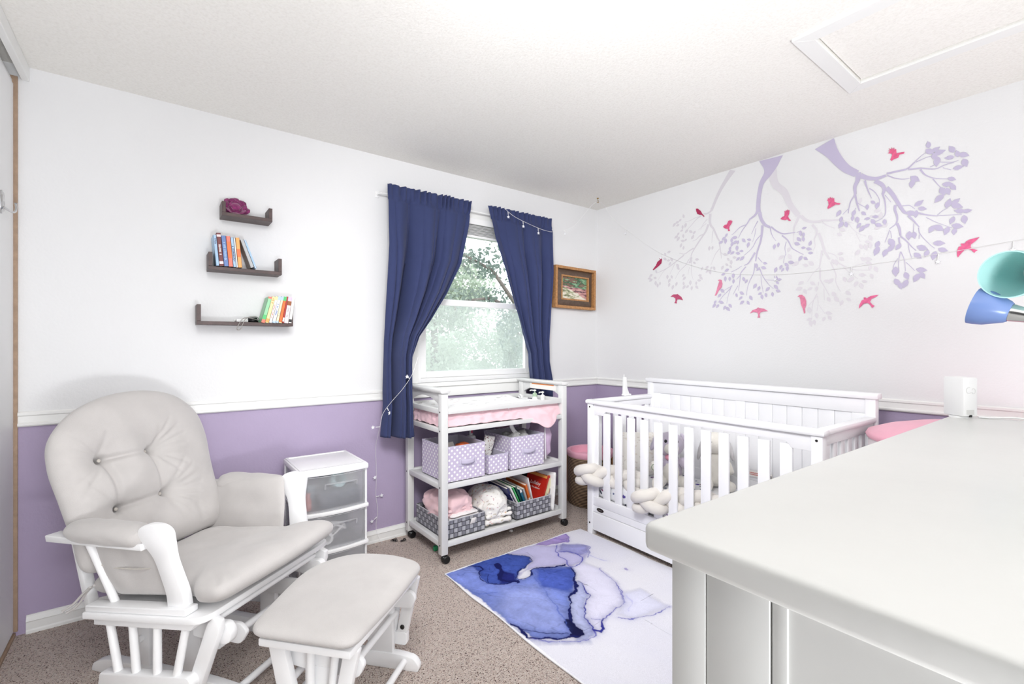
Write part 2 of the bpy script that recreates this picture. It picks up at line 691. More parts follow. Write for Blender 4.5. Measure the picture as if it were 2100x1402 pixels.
def sash(name, z0, z1, y0, y1, fw):
    s = MB()
    x0, x1 = -hw + 0.036, hw - 0.036
    for lo, hi in (((x0, y0, z0), (x0 + fw, y1, z1)), ((x1 - fw, y0, z0), (x1, y1, z1)), ((x0 + fw, y0, z0), (x1 - fw, y1, z0 + fw)), ((x0 + fw, y0, z1 - fw), (x1 - fw, y1, z1))):
        s.box(lo, hi, 0.003)
    so = s.obj(name, MAT['plastic_white'], w, smooth=0, merge=False)
    p = MB()
    p.box((x0 + fw * 0.8, (y0 + y1) / 2 - 0.002, z0 + fw * 0.8), (x1 - fw * 0.8, (y0 + y1) / 2 + 0.002, z1 - fw * 0.8))
    p.obj('pane', MAT['glass'], so, smooth=0)
    return so


sash('lower_sash', 0.031, 0.575, 0.03, 0.06, 0.042)
sash('upper_sash', 0.545, hh - 0.036, 0.066, 0.096, 0.036)
s = MB()
s.box((-hw + 0.037, 0.1, 0.031), (hw - 0.037, 0.1012, 0.565))
s.obj('insect_screen', MAT['screen'], w, smooth=0)
b = MB()
b.box((-hw - 0.075, -0.032, -0.028), (hw + 0.075, 0.02, 0.0), 0.006)
b.obj('window_sill', MAT['trim'], w, smooth=0)
b = MB()
b.box((-hw - 0.06, -0.017, -0.097), (hw + 0.06, -0.001, -0.029), 0.003)
b.obj('apron', MAT['trim'], w, smooth=0)
b = MB()
b.box((-hw - 0.06, -0.014, 0.001), (-hw, -0.001, hh), 0.003)
b.box((hw, -0.014, 0.001), (hw + 0.06, -0.001, hh), 0.003)
b.box((-hw - 0.06, -0.014, hh), (hw + 0.06, -0.001, hh + 0.05), 0.003)
b.obj('casing', MAT['trim'], w, smooth=0, merge=False)

# raised blind
t = thing('window_blind', 'white slatted blind pulled up to the top of the window', 'blind', ((WX0 + WX1) / 2, WA - 0.005, WZ1 - 0.15))
MAT['vinyl'], nt, bs = new_mat('translucent_white_vinyl')
bs.inputs['Base Color'].default_value = lin(244, 244, 244)
tr = nd(nt, 'ShaderNodeBsdfTranslucent', inp={'Color': lin(244, 244, 244)})
mx = nd(nt, 'ShaderNodeMixShader', inp={'Fac': 0.5})
lk(nt, bs.outputs[0], mx.inputs[1])
lk(nt, tr.outputs[0], mx.inputs[2])
lk(nt, mx.outputs[0], nt.nodes['Material Output'].inputs['Surface'])
b = MB()
b.box((-hw + 0.006, -0.03, 0.105), (hw - 0.006, 0.02, 0.148), 0.003)
b.obj('headrail', MAT['plastic_white'], t, smooth=0)
b = MB()
for k in range(8):
    z = 0.031 + k * 0.009
    b.box((-hw + 0.012, -0.028 + 0.003 * (k % 2), z), (hw - 0.012, 0.018, z + 0.0045), 0.001)
b.obj('slats', MAT['vinyl'], t, smooth=0, merge=False)
b = MB()
b.box((-hw + 0.012, -0.026, 0.01), (hw - 0.012, 0.016, 0.028), 0.004)
b.obj('bottom_rail', MAT['plastic_white'], t, smooth=0)

# ---------------------------------------------------------------- curtains


def curtain(name, label, left, right, folds, amp, seed, z_top, z_bot, flare=0.0):
    """left / right: boundary points (x, y, z) from top to bottom"""
    nu, nv = 220, 120
    c = Vector((left[0][0], left[0][1], 0))

    def fn(u, v):
        z = z_top + (z_bot - z_top) * v
        lx, ly = lerp_poly(left, z)
        rx, ry = lerp_poly(right, z)
        x = lx + (rx - lx) * u
        y = ly + (ry - ly) * u
        pocket = smoothstep(z_top - 0.11, z_top - 0.05, z)
        ripple = math.sin(2 * PI * (folds * 5.6) * u + seed + 4.0 * noise.noise(Vector((u * 7, seed, 0)))) * 0.011 * (0.65 + noise.noise(Vector((u * 11, 2.0, seed))))
        ruffle = 1.0 + 0.8 * smoothstep(z_top - 0.028, z_top, z)
        seam = smoothstep(0.012, 0.0, abs(z - (z_top - 0.088)))
        u3 = u + 0.10 * noise.noise(Vector((u * 2.6, z * 0.55, seed))) + 0.02 * noise.noise(Vector((u * 8, z * 2.2, seed + 2)))
        ridge = 1 - 2 * abs(math.sin(PI * folds * u3 + seed)) ** 0.62
        big = 1.15 * ridge * (0.75 + 0.5 * noise.noise(Vector((u * 5.0, 3.0, seed)))) + 0.22 * (1 - 2 * abs(math.sin(PI * folds * 2.3 * u3 + 1.3 * seed)) ** 0.7) + 0.7 * noise.noise(Vector((u * 3.4, z * 0.8, seed + 4)))
        grow = smoothstep(z_top - 0.08, z_top - 0.6, z)
        y += pocket * ripple * ruffle + (1 - pocket) * amp * (0.35 + 0.65 * grow) * big * 0.62
        y += seam * 0.008
        y = min(y, WA - 0.036)
        if z > z_top - 0.03:
            z += 0.004 * noise.noise(Vector((u * 30, 1.0, seed)))
        return Vector((x, y, z)) - c

    m = MB()
    m.grid(fn, nu, nv)
    o = m.obj(name, MAT['curtain'], smooth=0, recalc=False)
    for p in o.data.polygons:
        p.use_smooth = True
    md = o.modifiers.new('cloth_thickness', 'SOLIDIFY')
    md.thickness = 0.0022
    o.location = c
    return tag(o, label, 'curtain', 'navy window curtains')


curtain('curtain', 'navy blue curtain swept to the left of the window and bunched above the changing table',
        [(1.142, 2.79, 2.245), (1.145, 2.79, 1.87), (1.126, 2.79, 1.565), (1.106, 2.785, 1.263), (1.100, 2.77, 0.96), (1.10, 2.765, 0.87), (1.078, 2.76, 0.69)],
        [(1.752, 2.79, 2.245), (1.736, 2.79, 2.08), (1.677, 2.79, 1.80), (1.56, 2.765, 1.59), (1.408, 2.70, 1.405), (1.297, 2.64, 1.295), (1.232, 2.60, 1.17), (1.232, 2.60, 0.95), (1.243, 2.60, 0.78), (1.25, 2.60, 0.68)],
        2.9, 0.088, 0.4, 2.245, 0.685)
curtain('curtain', 'navy blue curtain draped to the right side of the window near the framed picture',
        [(1.90, 2.79, 2.245), (1.956, 2.79, 2.02), (2.044, 2.79, 1.79), (2.112, 2.79, 1.57), (2.195, 2.79, 1.33), (2.252, 2.79, 1.18), (2.262, 2.79, 0.99), (2.27, 2.79, 0.72)],
        [(2.507, 2.79, 2.245), (2.491, 2.79, 1.81), (2.455, 2.79, 1.46), (2.437, 2.79, 1.27), (2.442, 2.79, 1.11), (2.476, 2.79, 0.97), (2.48, 2.79, 0.72)],
        2.6, 0.078, 2.2, 2.245, 0.72)
t = thing('curtain_rod', 'slim white curtain rod running through both navy curtain pockets', 'curtain rod', (1.82, 2.822, 2.19))
b = MB()
b.tube([(-0.7, 0.0, 0), (0.7, 0.0, 0)], 0.005, 10)
b.obj('rod', MAT['plastic_white'], t)
for s_ in (-1, 1):
    b = MB()
    b.tube([(0.7 * s_, 0, 0), (0.71 * s_, 0.015, 0), (0.715 * s_, WA - 2.822 - 0.004, 0)], 0.005, 10)
    b.box((0.715 * s_ - 0.012, WA - 2.822 - 0.006, -0.02), (0.715 * s_ + 0.012, WA - 2.822 - 0.001, 0.02), 0.002)
    b.obj('bracket', MAT['plastic_white'], t)

# ---------------------------------------------------------------- garden outside the window
MAT['lawn'] = pr('pale_lawn', (120, 134, 110), 1.0, var=0.2, vscale=2)
b = MB()
b.box((-30, WA + 0.6, -3.1), (60, 70, -3.0))
g = b.obj('lawn', MAT['lawn'], smooth=0)
tag(g, 'pale garden lawn below the window outside', 'lawn', kind='structure')


def leaf_mesh(name, mat, parent, centres, radii, n, size, seed, flat=1.0):
    rng = np.random.default_rng(seed)
    k = len(centres)
    vol = np.array([r[0] * r[1] * r[2] for r in radii])
    idx = rng.choice(k, n, p=vol / vol.sum())
    d = rng.normal(size=(n, 3))
    d /= np.linalg.norm(d, axis=1)[:, None]
    rr = rng.uniform(0.35, 1, n) ** 0.5
    pos = np.array(centres)[idx] + d * rr[:, None] * np.array(radii)[idx]
    a = rng.normal(size=(n, 3))
    a[:, 2] -= 0.5
    a /= np.linalg.norm(a, axis=1)[:, None]
    c = np.cross(a, rng.normal(size=(n, 3)))
    c /= np.linalg.norm(c, axis=1)[:, None]
    s = size * rng.uniform(0.6, 1.3, n)[:, None]
    vs = np.stack([pos, pos + a * s * 0.5 + c * s * 0.27, pos + a * s, pos + a * s * 0.5 - c * s * 0.27], 1).reshape(-1, 3)
    me = bpy.data.meshes.new(name)
    me.from_pydata(vs.tolist(), [], np.arange(n * 4).reshape(n, 4).tolist())
    me.materials.append(mat)
    o = bpy.data.objects.new(name, me)
    COL.objects.link(o)
    o.parent = parent
    return o


def leaf_material(name, rgb):
    m, nt, bs = new_mat(name)
    v = coords(nt)
    c = lin(*rgb)
    lk(nt, ramp(nt, noise_tex(nt, v, 1.7, 3), [(0.3, tuple(x * 0.75 for x in c[:3]) + (1,)), (0.7, tuple(min(1, x * 1.2) for x in c[:3]) + (1,))]), bs.inputs['Base Color'])
    bs.inputs['Roughness'].default_value = 0.6
    tr = nd(nt, 'ShaderNodeBsdfTranslucent', inp={'Color': c})
    mx = nd(nt, 'ShaderNodeMixShader', inp={'Fac': 0.4})
    lk(nt, bs.outputs[0], mx.inputs[1])
    lk(nt, tr.outputs[0], mx.inputs[2])
    lk(nt, mx.outputs[0], nt.nodes['Material Output'].inputs['Surface'])
    return m


MAT['leaf_pale'] = leaf_material('leaf_hazed_pale_green', (172, 184, 166))  # pale and mid greens lightened to stand in for outdoor glare and haze
MAT['leaf_mid'] = leaf_material('leaf_hazed_mid_green', (158, 170, 154))
MAT['leaf_dark'] = leaf_material('leaf_grey_green', (112, 126, 116))
MAT['bark'] = pr('bark', (105, 96, 90), 0.9, var=0.25, vscale=12, bmp=0.4, bscale=25)


def tree(name, label, base, h, trunk_r, centres, radii, n, size, mat, seed, limbs=()):
    t = thing(name, label, 'tree', base)
    b = MB()
    b.tube([(0, 0, 0), (0.05, 0.03, h * 0.4), (0, 0, h * 0.8)], [trunk_r, trunk_r * 0.75, trunk_r * 0.35], 10)
    b.obj('trunk', MAT['bark'], t)
    for L in limbs:
        b = MB()
        b.tube(L, [0.05 * (1 - 0.8 * i / (len(L) - 1)) + 0.006 for i in range(len(L))], 8)
        b.obj('branch', MAT['bark'], t)
    leaf_mesh('foliage', mat, t, centres, radii, n, size, seed)
    return t


rng = random.Random(4)
cl, rd = [], []
for k in range(26):
    a = rng.uniform(0, 2 * PI)
    r = rng.uniform(0, 2.4)
    zz = rng.uniform(1.2, 6.6)
    r *= 1 - (zz - 1.2) / 9
    cl.append((r * math.cos(a), r * math.sin(a), zz))
    rd.append((rng.uniform(0.8, 1.3), rng.uniform(0.8, 1.3), rng.uniform(0.6, 1.0)))
tree('tree', 'pale bushy tree outside, seen through the left of the window', (6.4, 12.2, -3.0), 6.5, 0.22, cl, rd, 26000, 0.13, MAT['leaf_pale'], 1)
cl, rd = [], []
for k in range(24):
    a = rng.uniform(0, 2 * PI)
    r = rng.uniform(0, 2.6)
    zz = rng.uniform(0.8, 5.2)
    cl.append((r * math.cos(a), r * math.sin(a), zz))
    rd.append((rng.uniform(0.8, 1.3), rng.uniform(0.8, 1.3), rng.uniform(0.6, 1.0)))
tree('tree', 'grey green rounded tree outside, behind the right half of the lower sash', (11.3, 15.0, -3.0), 5.2, 0.2, cl, rd, 26000, 0.13, MAT['leaf_mid'], 2)
cl, rd = [], []
for k in range(22):
    a = rng.uniform(0, 2 * PI)
    r = rng.uniform(0, 5.0)
    cl.append((r * math.cos(a) * 1.7, r * math.sin(a) * 0.7, rng.uniform(1.0, 4.3)))
    rd.append((1.7, 1.3, 1.0))
tree('tree', 'long low hazy tree farthest away outside the window', (16.5, 33.0, -3.0), 4.5, 0.25, cl, rd, 22000, 0.2, MAT['leaf_pale'], 3)
cl, rd = [], []
for k in range(22):
    a = rng.uniform(0, 2 * PI)
    r = rng.uniform(0, 2.5)
    cl.append((r * math.cos(a), r * math.sin(a), rng.uniform(0.8, 4.6)))
    rd.append((1.2, 1.2, 0.9))
tree('tree', 'rounded pale tree outside between the bushy left tree and the grey green one', (7.2, 21.8, -3.0), 4.8, 0.2, cl, rd, 22000, 0.15, MAT['leaf_pale'], 8)
limbs = [[(0, 0, 3.6), (-0.8, -0.3, 4.7), (-1.7, -0.5, 5.5), (-2.4, -0.6, 5.7)], [(0, 0, 4.0), (-0.6, 0.1, 4.8), (-1.3, 0.1, 5.1), (-2.0, 0.0, 5.0)], [(0, 0, 3.4), (-0.5, -0.2, 4.2), (-1.0, -0.3, 4.45)], [(0, 0, 3.8), (-0.2, 0.1, 5.2), (-0.9, 0.2, 6.2)]]
cl, rd = [], []
for L in limbs:
    for i in range(1, len(L)):
        for f in (0.4, 1.0):
            p = Vector(L[i - 1]).lerp(Vector(L[i]), f)
            cl.append(tuple(p + Vector((rng.uniform(-.12, .12), rng.uniform(-.2, .2), rng.uniform(-.12, .05)))))
            rd.append((0.36, 0.36, 0.2))
tree('tree', 'nearest leafy tree outside with branches hanging across the upper sash', (6.2, 7.0, -3.0), 5.8, 0.16, cl, rd, 2600, 0.085, MAT['leaf_dark'], 5, limbs)

# ================================================================ soft pads


def pad(m, outline, th, pw=3.0, q=0.55, rings=16, dimples=(), creases=(), wob=0.0, seed=0.0, bottom=1.0, zoff=None):
    """cushion with the given closed outline (x, y); th = half thickness, rounded edge, pressed-in dimples (x, y, depth, radius)
    and creases (x0, y0, x1, y1, depth, width) on the upper side"""
    n = len(outline)
    cx = sum(p[0] for p in outline) / n
    cy = sum(p[1] for p in outline) / n

    def height(x, y, r, side):
        h = th * max(0.0, 1 - r ** pw) ** q
        if side < 0:
            return -h * bottom
        for dx, dy, dd, dr in dimples:
            d2 = ((x - dx) ** 2 + (y - dy) ** 2) / dr ** 2
            h -= dd * (0.75 * math.exp(-d2) + 0.5 * math.exp(-d2 * 14))
        for x0, y0, x1, y1, dd, dw in creases:
            L2 = (x1 - x0) ** 2 + (y1 - y0) ** 2
            t = max(0, min(1, ((x - x0) * (x1 - x0) + (y - y0) * (y1 - y0)) / L2))
            d = math.hypot(x - x0 - t * (x1 - x0), y - y0 - t * (y1 - y0))
            h -= dd * math.exp(-(d / dw) ** 2) * (1 - 0.6 * t)
        if wob:
            h += wob * (1 - r ** 6) * noise.noise(Vector((x * 9, y * 9, seed)))
        return h

    vs = []
    for side in (1, -1):
        for k in range(1, rings + 1):
            r = 1 - (1 - k / rings) ** 1.6
            if side == -1 and k == rings:
                break
            for px, py in outline:
                x = cx + (px - cx) * r
                y = cy + (py - cy) * r
                z = height(x, y, r, side) + (zoff(x, y) if zoff else 0)
                vs.append((x, y, z))
    top_c = len(vs)
    vs.append((cx, cy, height(cx, cy, 0, 1) + (zoff(cx, cy) if zoff else 0)))
    bot_c = len(vs)
    vs.append((cx, cy, height(cx, cy, 0, -1) + (zoff(cx, cy) if zoff else 0)))
    fs = []
    for i in range(n):
        j = (i + 1) % n
        fs.append((top_c, i, j))
        for k in range(rings - 1):
            fs.append((k * n + i, (k + 1) * n + i, (k + 1) * n + j, k * n + j))
        B = rings * n
        fs.append((bot_c, B + j, B + i))
        for k in range(rings - 2):
            fs.append((B + k * n + i, B + k * n + j, B + (k + 1) * n + j, B + (k + 1) * n + i))
        o = (rings - 1) * n
        b2 = B + (rings - 2) * n
        fs.append((o + i, b2 + i, b2 + j, o + j))
    m.add(vs, fs)


def round_poly(pts, rad, seg=7):
    """polygon with rounded corners; rad a number or one per corner"""
    out = []
    n = len(pts)
    for i in range(n):
        p = Vector(pts[i]).to_2d()
        a = (Vector(pts[i - 1]).to_2d() - p)
        b = (Vector(pts[(i + 1) % n]).to_2d() - p)
        r = rad[i] if isinstance(rad, (list, tuple)) else rad
        if r <= 0:
            out.append((p.x, p.y))
            continue
        r = min(r, a.length * 0.49, b.length * 0.49)
        pa = p + a.normalized() * r
        pb = p + b.normalized() * r
        for k in range(seg + 1):
            t = k / seg
            q = pa * (1 - t) ** 2 + p * 2 * t * (1 - t) + pb * t * t
            out.append((q.x, q.y))
    return out


def densify(pts, step):
    out = []
    n = len(pts)
    for i in range(n):
        a = Vector(pts[i])
        b = Vector(pts[(i + 1) % n])
        k = max(1, int((b - a).length / step))
        for j in range(k):
            out.append(tuple(a.lerp(b, j / k)))
    return out


def smooth_path(pts, n):
    """Catmull-Rom through pts (any dimension)"""
    P = [Vector(p) for p in pts]
    P = [P[0] * 2 - P[1]] + P + [P[-1] * 2 - P[-2]]
    out = []
    for i in range(1, len(P) - 2):
        for k in range(n):
            t = k / n
            a, b_, c, d = P[i - 1], P[i], P[i + 1], P[i + 2]
            out.append(0.5 * ((2 * b_) + (c - a) * t + (2 * a - 5 * b_ + 4 * c - d) * t * t + (3 * b_ - a - 3 * c + d) * t ** 3))
    out.append(P[-2])
    return out


XZ = Matrix(((1, 0, 0, 0), (0, 0, -1, 0), (0, 1, 0, 0), (0, 0, 0, 1)))     # outline (x, z) -> plane, extruded along y


def side_prism(m, outline, y, w, bev=0.004):
    m.prism(outline, w, Matrix.Translation((0, y, 0)) @ XZ, bev)


# ================================================================ glider chair
chair = thing('glider_chair', 'white wooden glider chair with pale grey plush cushions', 'chair', (-0.22, 2.375, 0), math.radians(-52))
W_ = MAT['white']
sl = lambda u: 0.105 * (u - 0.155)          # the seat leans back a little
# static base
for y in (0.045, 0.40):
    s = MB()
    side_prism(s, round_poly([(-0.005, 0.0), (0.0, 0.03), (0.06, 0.055), (0.20, 0.06), (0.55, 0.06), (0.68, 0.05), (0.735, 0.022), (0.735, 0.0)], [0.0, 0.03, 0.03, 0, 0, 0.03, 0.02, 0]), y, 0.035, 0.004)
    s.obj('skid', W_, chair)
    for u0, u1 in ((0.20, 0.275), (0.435, 0.51)):
        s = MB()
        s.box((u0, y - 0.012, 0.058), (u1, y + 0.012, 0.262), 0.003)
        s.obj('upright', W_, chair)
    s = MB()
    side_prism(s, round_poly([(0.16, 0.205), (0.16, 0.255), (0.66, 0.262), (0.69, 0.235), (0.66, 0.19), (0.5, 0.19)], 0.015), y + 0.021 if y < 0.2 else y - 0.021, 0.016, 0.003)
    s.obj('base_rail', W_, chair)
for u, z in ((0.655, 0.035), (0.24, 0.16), (0.605, 0.2)):
    s = MB()
    s.tube([(u, 0.02, z), (u, 0.42, z)], 0.0125, 14)
    s.obj('stretcher', W_, chair)
s = MB()
s.tube([(0.635, -0.04, 0.318), (0.635, 0.48, 0.318)], 0.0125, 14)
s.obj('stretcher', W_, chair)
# swinging sides
for y in (-0.075, 0.518):
    s = MB()
    side_prism(s, round_poly([(0.19, 0.262 + sl(0.19) + 0.008), (0.19, 0.293 + sl(0.19)), (0.635, 0.293 + sl(0.635)), (0.615, 0.270 + sl(0.61))], 0.004), y, 0.034, 0.003)
    s.obj('side_rail', W_, chair)
    s = MB()
    side_prism(s, round_poly([(0.157, 0.3165 + sl(0.155)), (0.157, 0.339 + sl(0.155)), (0.60, 0.339 + sl(0.6)), (0.60, 0.3165 + sl(0.6))], 0.006), y, 0.046, 0.003)
    s.obj('side_rail', W_, chair)
    s = MB()
    side_prism(s, round_poly([(0.205, 0.045), (0.215, 0.113), (0.60, 0.162), (0.615, 0.14), (0.60, 0.085)], [0.012, 0.012, 0.02, 0.01, 0.02]), y, 0.036, 0.004)
    s.obj('bottom_rail', W_, chair)
    for a, b_ in (((0.24, 0.283), (0.28, 0.12)), ((0.344, 0.296), (0.362, 0.128)), ((0.454, 0.308), (0.454, 0.136)), ((0.578, 0.322), (0.537, 0.146))):
        s = MB()
        s.tube([(a[0], y, a[1]), (b_[0], y, b_[1])], [0.0125, 0.0135], 14)
        s.obj('spindle', W_, chair)
    # swing arms with bolts
    for p, q in (((0.675, 0.335), (0.585, 0.10)),):
        s = MB()
        yy = y + (0.028 if y < 0 else -0.028)
        d = (Vector(q) - Vector(p)).normalized()
        nn = Vector((-d.y, d.x))
        hw_ = 0.026
        ol = [Vector(p) - d * 0.01 + nn * hw_ * 0.55, Vector(p) + d * 0.02 + nn * hw_, Vector(q) + nn * hw_, Vector(q) - nn * hw_, Vector(p) + d * 0.02 - nn * hw_, Vector(p) - d * 0.01 - nn * hw_ * 0.55]
        side_prism(s, [(v.x, v.y) for v in ol], yy, 0.026, 0.004)
        arm = s.obj('swing_arm', W_, chair)
    s = MB()
    yy = y + (0.060 if y < 0 else -0.060)
    side_prism(s, round_poly([(0.55, 0.255), (0.55, 0.30), (0.69, 0.318), (0.712, 0.29), (0.705, 0.255), (0.68, 0.245)], [0.01, 0.01, 0.02, 0.02, 0.02, 0.01]), yy, 0.030, 0.004)
    br_ = s.obj('hinge_block', W_, chair)
    if y > 0.2:
        s = MB()
        s.lathe([(0.009, 0), (0.009, 0.003), (0.005, 0.006)], 14, Matrix.Translation((0.68, yy - 0.016, 0.282)) @ Matrix.Rotation(PI / 2, 4, 'X'))
        s.obj('bolt', MAT['dark_metal'], br_)
# seat frame board with rounded front corners
s = MB()
out = round_poly([(0.148, -0.105), (0.672, -0.105), (0.672, 0.548), (0.148, 0.548)], [0.012, 0.055, 0.055, 0.012])
s.prism(out, 0.0225, Matrix.Translation((0, 0, 0.3045)) @ Matrix(((1, 0, 0, 0), (0, 1, 0, 0), (0.105, 0, 1, -0.105 * 0.155), (0, 0, 0, 1))), 0.004)
s.obj('seat_frame', W_, chair)
# arm posts
post = smooth_path([(0.538, 0.352), (0.536, 0.41), (0.515, 0.475), (0.487, 0.54), (0.445, 0.585), (0.425, 0.615), (0.433, 0.642), (0.468, 0.657), (0.515, 0.656), (0.545, 0.638), (0.553, 0.605), (0.562, 0.545), (0.585, 0.485), (0.607, 0.43), (0.617, 0.362)], 4)


def splay(m, y):
    """the arms lean outwards a little"""
    k = -0.145 if y < 0 else 0.19
    m.v = [(p[0], p[1] + k * (p[2] - 0.47), p[2]) for p in m.v]


for y in (-0.079, 0.508):
    s = MB()
    side_prism(s, [(p.x - 0.13 * (0.65 - p.y), p.y) for p in post], y, 0.034, 0.006)
    splay(s, y)
    s.obj('arm_post', W_, chair)
    s = MB()
    side_prism(s, round_poly([(-0.005, 0.548), (-0.005, 0.572), (0.44, 0.588), (0.44, 0.566)], 0.004), y, 0.05, 0.003)
    splay(s, y)
    s.obj('arm_board', W_, chair)
    s = MB()
    s.tube([(0.246, y, 0.345), (0.170, y, 0.55)], 0.013, 14)
    splay(s, y)
    s.obj('arm_spindle', W_, chair)
# back frame
bt = math.radians(17)
bp = lambda v, s_, off: (0.12 - math.sin(bt) * s_ + math.cos(bt) * off, v, 0.45 + math.cos(bt) * s_ + math.sin(bt) * off)
for v in (-0.03, 0.42):
    s = MB()
    s.beam(bp(v, -0.15, -0.075), bp(v, 0.44, -0.075), 0.035, 0.026, 0.004, up=(1, 0, 0))
    s.obj('back_post', W_, chair)
for v in (0.075, 0.2, 0.325):
    s = MB()
    s.beam(bp(v, -0.1, -0.075), bp(v, 0.51, -0.075), 0.045, 0.014, 0.003, up=(1, 0, 0))
    s.obj('back_slat', W_, chair)
s = MB()
s.tube(smooth_path([bp(-0.03, 0.43, -0.075), bp(0.06, 0.51, -0.075), bp(0.2, 0.54, -0.075), bp(0.34, 0.51, -0.075), bp(0.42, 0.43, -0.075)], 6), 0.016, 12)
s.obj('top_rail', W_, chair)
# back cushion
BM = Matrix(((0, -math.sin(bt), math.cos(bt), 0.12), (1, 0, 0, 0), (0, math.cos(bt), math.sin(bt), 0.45), (0, 0, 0, 1)))
outl = smooth_path([(0.19, -0.035), (0.38, -0.035), (0.482, -0.02), (0.488, 0.10), (0.487, 0.25), (0.492, 0.38), (0.472, 0.49), (0.40, 0.575), (0.30, 0.615), (0.19, 0.622), (0.08, 0.605), (-0.025, 0.555), (-0.10, 0.47), (-0.117, 0.37), (-0.105, 0.25), (-0.088, 0.10), (-0.075, -0.01), (0.02, -0.035), (0.19, -0.035)], 10)[:-1]
btn = [(0.035, 0.363), (0.207, 0.36), (0.056, 0.168), (0.228, 0.175)]
dim = [(x, y, 0.038, 0.06) for x, y in btn]
cre = [(btn[0][0], btn[0][1], btn[1][0], btn[1][1], 0.022, 0.010), (btn[0][0], btn[0][1], btn[2][0], btn[2][1], 0.022, 0.010), (btn[1][0], btn[1][1], btn[3][0], btn[3][1], 0.022, 0.010), (btn[2][0], btn[2][1], btn[3][0], btn[3][1], 0.022, 0.010)]
for x, y in btn:
    for k in range(7):
        sx = 1 if x > 0.13 else -1
        a = (k - 3) * 0.30 + (0 if sx > 0 else PI)
        cre.append((x, y, x + 0.15 * math.cos(a), y + 0.15 * math.sin(a), 0.009, 0.007))
cre += [(0.02, 0.37, 0.05, 0.46, 0.008, 0.010), (0.23, 0.37, 0.25, 0.45, 0.006, 0.01), (0.06, 0.16, 0.09, 0.05, 0.007, 0.011), (0.23, 0.17, 0.27, 0.06, 0.008, 0.011), (0.12, 0.0, 0.14, 0.1, 0.005, 0.012), (-0.03, 0.06, 0.01, 0.14, 0.006, 0.012), (0.36, 0.02, 0.33, 0.12, 0.006, 0.012)]
s = MB()
pad(s, [(p.x, p.y) for p in outl], 0.068, 5, 0.5, 60, dim, cre, 0.012, 3.0)
s.v = [tuple(BM @ Vector(p)) for p in s.v]
bc = s.obj('back_cushion', MAT['velvet'], chair, smooth=0)
bc.data.polygons.foreach_set('use_smooth', [True] * len(bc.data.polygons))
for x, y in btn:
    s = MB()
    s.blob((0, 0, 0), (0.007, 0.007, 0.003), 1.0, 12)
    s.v = [tuple(BM @ (Vector(p) + Vector((x, y, 0.0095)))) for p in s.v]
    s.obj('button', MAT['velvet_dark'], bc)
# seat cushion
outl = round_poly([(0.10, -0.045), (0.57, -0.042), (0.635, -0.09), (0.735, -0.10), (0.76, 0.20), (0.735, 0.505), (0.635, 0.495), (0.57, 0.455), (0.10, 0.455)], [0.03, 0.03, 0.03, 0.06, 0.3, 0.06, 0.03, 0.03, 0.03], 9)
outl = densify(outl, 0.016)
s = MB()
cre = [(0.70, -0.07, 0.62, -0.02, 0.008, 0.01), (0.72, -0.03, 0.6, 0.03, 0.005, 0.012), (0.16, 0.0, 0.35, 0.02, 0.006, 0.02), (0.16, 0.40, 0.3, 0.36, 0.006, 0.02)]
pad(s, outl, 0.052, 7, 0.5, 26, [(0.42, 0.2, 0.008, 0.2)], cre, 0.010, 8.0, zoff=lambda x, y: 0.378 + 0.105 * (x - 0.155) + 0.012 * smoothstep(0.5, 0.75, x))
sc_ = s.obj('seat_cushion', MAT['velvet'], chair, smooth=0)
sc_.data.polygons.foreach_set('use_smooth', [True] * len(sc_.data.polygons))
# arm cushions: a bolster over the arm and a pocket panel hanging down to the seat
for y, sg, mt in ((-0.079, 1, 'velvet'), (0.508, -1, 'velvet')):
    s = MB()

    def bol(i, j):
        u = 0.085 + 0.35 * j
        a = 2 * PI * i
        end = (1 - abs(2 * j - 1) ** 6) ** 0.5
        rr = 0.35 + 0.65 * end
        wv = 0.004 * noise.noise(Vector((u * 14, math.cos(a) * 2, y * 9 + math.sin(a) * 2)))
        return (u, y + 0.012 * sg + (0.055 * rr + wv) * math.cos(a), 0.592 + 0.03 * (u - 0.1) + (0.042 * rr + wv) * math.sin(a))
    s.grid(bol, 28, 22)
    splay(s, y)
    s.obj('arm_cushion', MAT[mt], chair)
    s = MB()
    pan = densify(round_poly([(0.225, 0.358), (0.520, 0.400), (0.47, 0.545), (0.44, 0.59), (0.13, 0.575), (0.15, 0.40)], [0.06, 0.03, 0.03, 0.02, 0.03, 0.05]), 0.02)
    if y > 0.2:
        pan = densify(round_poly([(0.06, 0.352), (0.50, 0.39), (0.485, 0.54), (0.462, 0.652), (0.05, 0.605), (0.05, 0.40)], 0.03), 0.02)
    pad(s, pan, 0.020 if y < 0 else 0.03, 5, 0.6, 14, wob=0.016, seed=y * 7)
    yy = y + (0.022 if y < 0 else -0.045)
    s.v = [(p[0], yy + (-p[2] if y < 0 else -p[2]), p[1]) for p in s.v]
    splay(s, y)
    s.obj('arm_panel', MAT[mt], chair)
    if y < 0:
        s = MB()
        s.tube([(0.19, y - 0.0, 0.478), (0.27, y - 0.004, 0.476), (0.36, y - 0.005, 0.483), (0.43, y - 0.002, 0.492)], 0.0022, 6)
        s.obj('pocket_seam', MAT['velvet_dark'], chair)
# ties hanging behind
for k, (dy, dz) in enumerate(((0.0, 0.0), (0.012, -0.012))):
    s = MB()
    pts = smooth_path([(0.17, -0.09 + dy, 0.40), (0.13, -0.085 + dy, 0.37), (0.09, -0.09 + dy, 0.33 + dz), (0.055, -0.10 + dy, 0.305 + dz)], 5)
    s.tube(pts, [0.004] * (len(pts) - 1) + [0.006], 6)
    s.obj('tie', MAT['velvet'], chair)

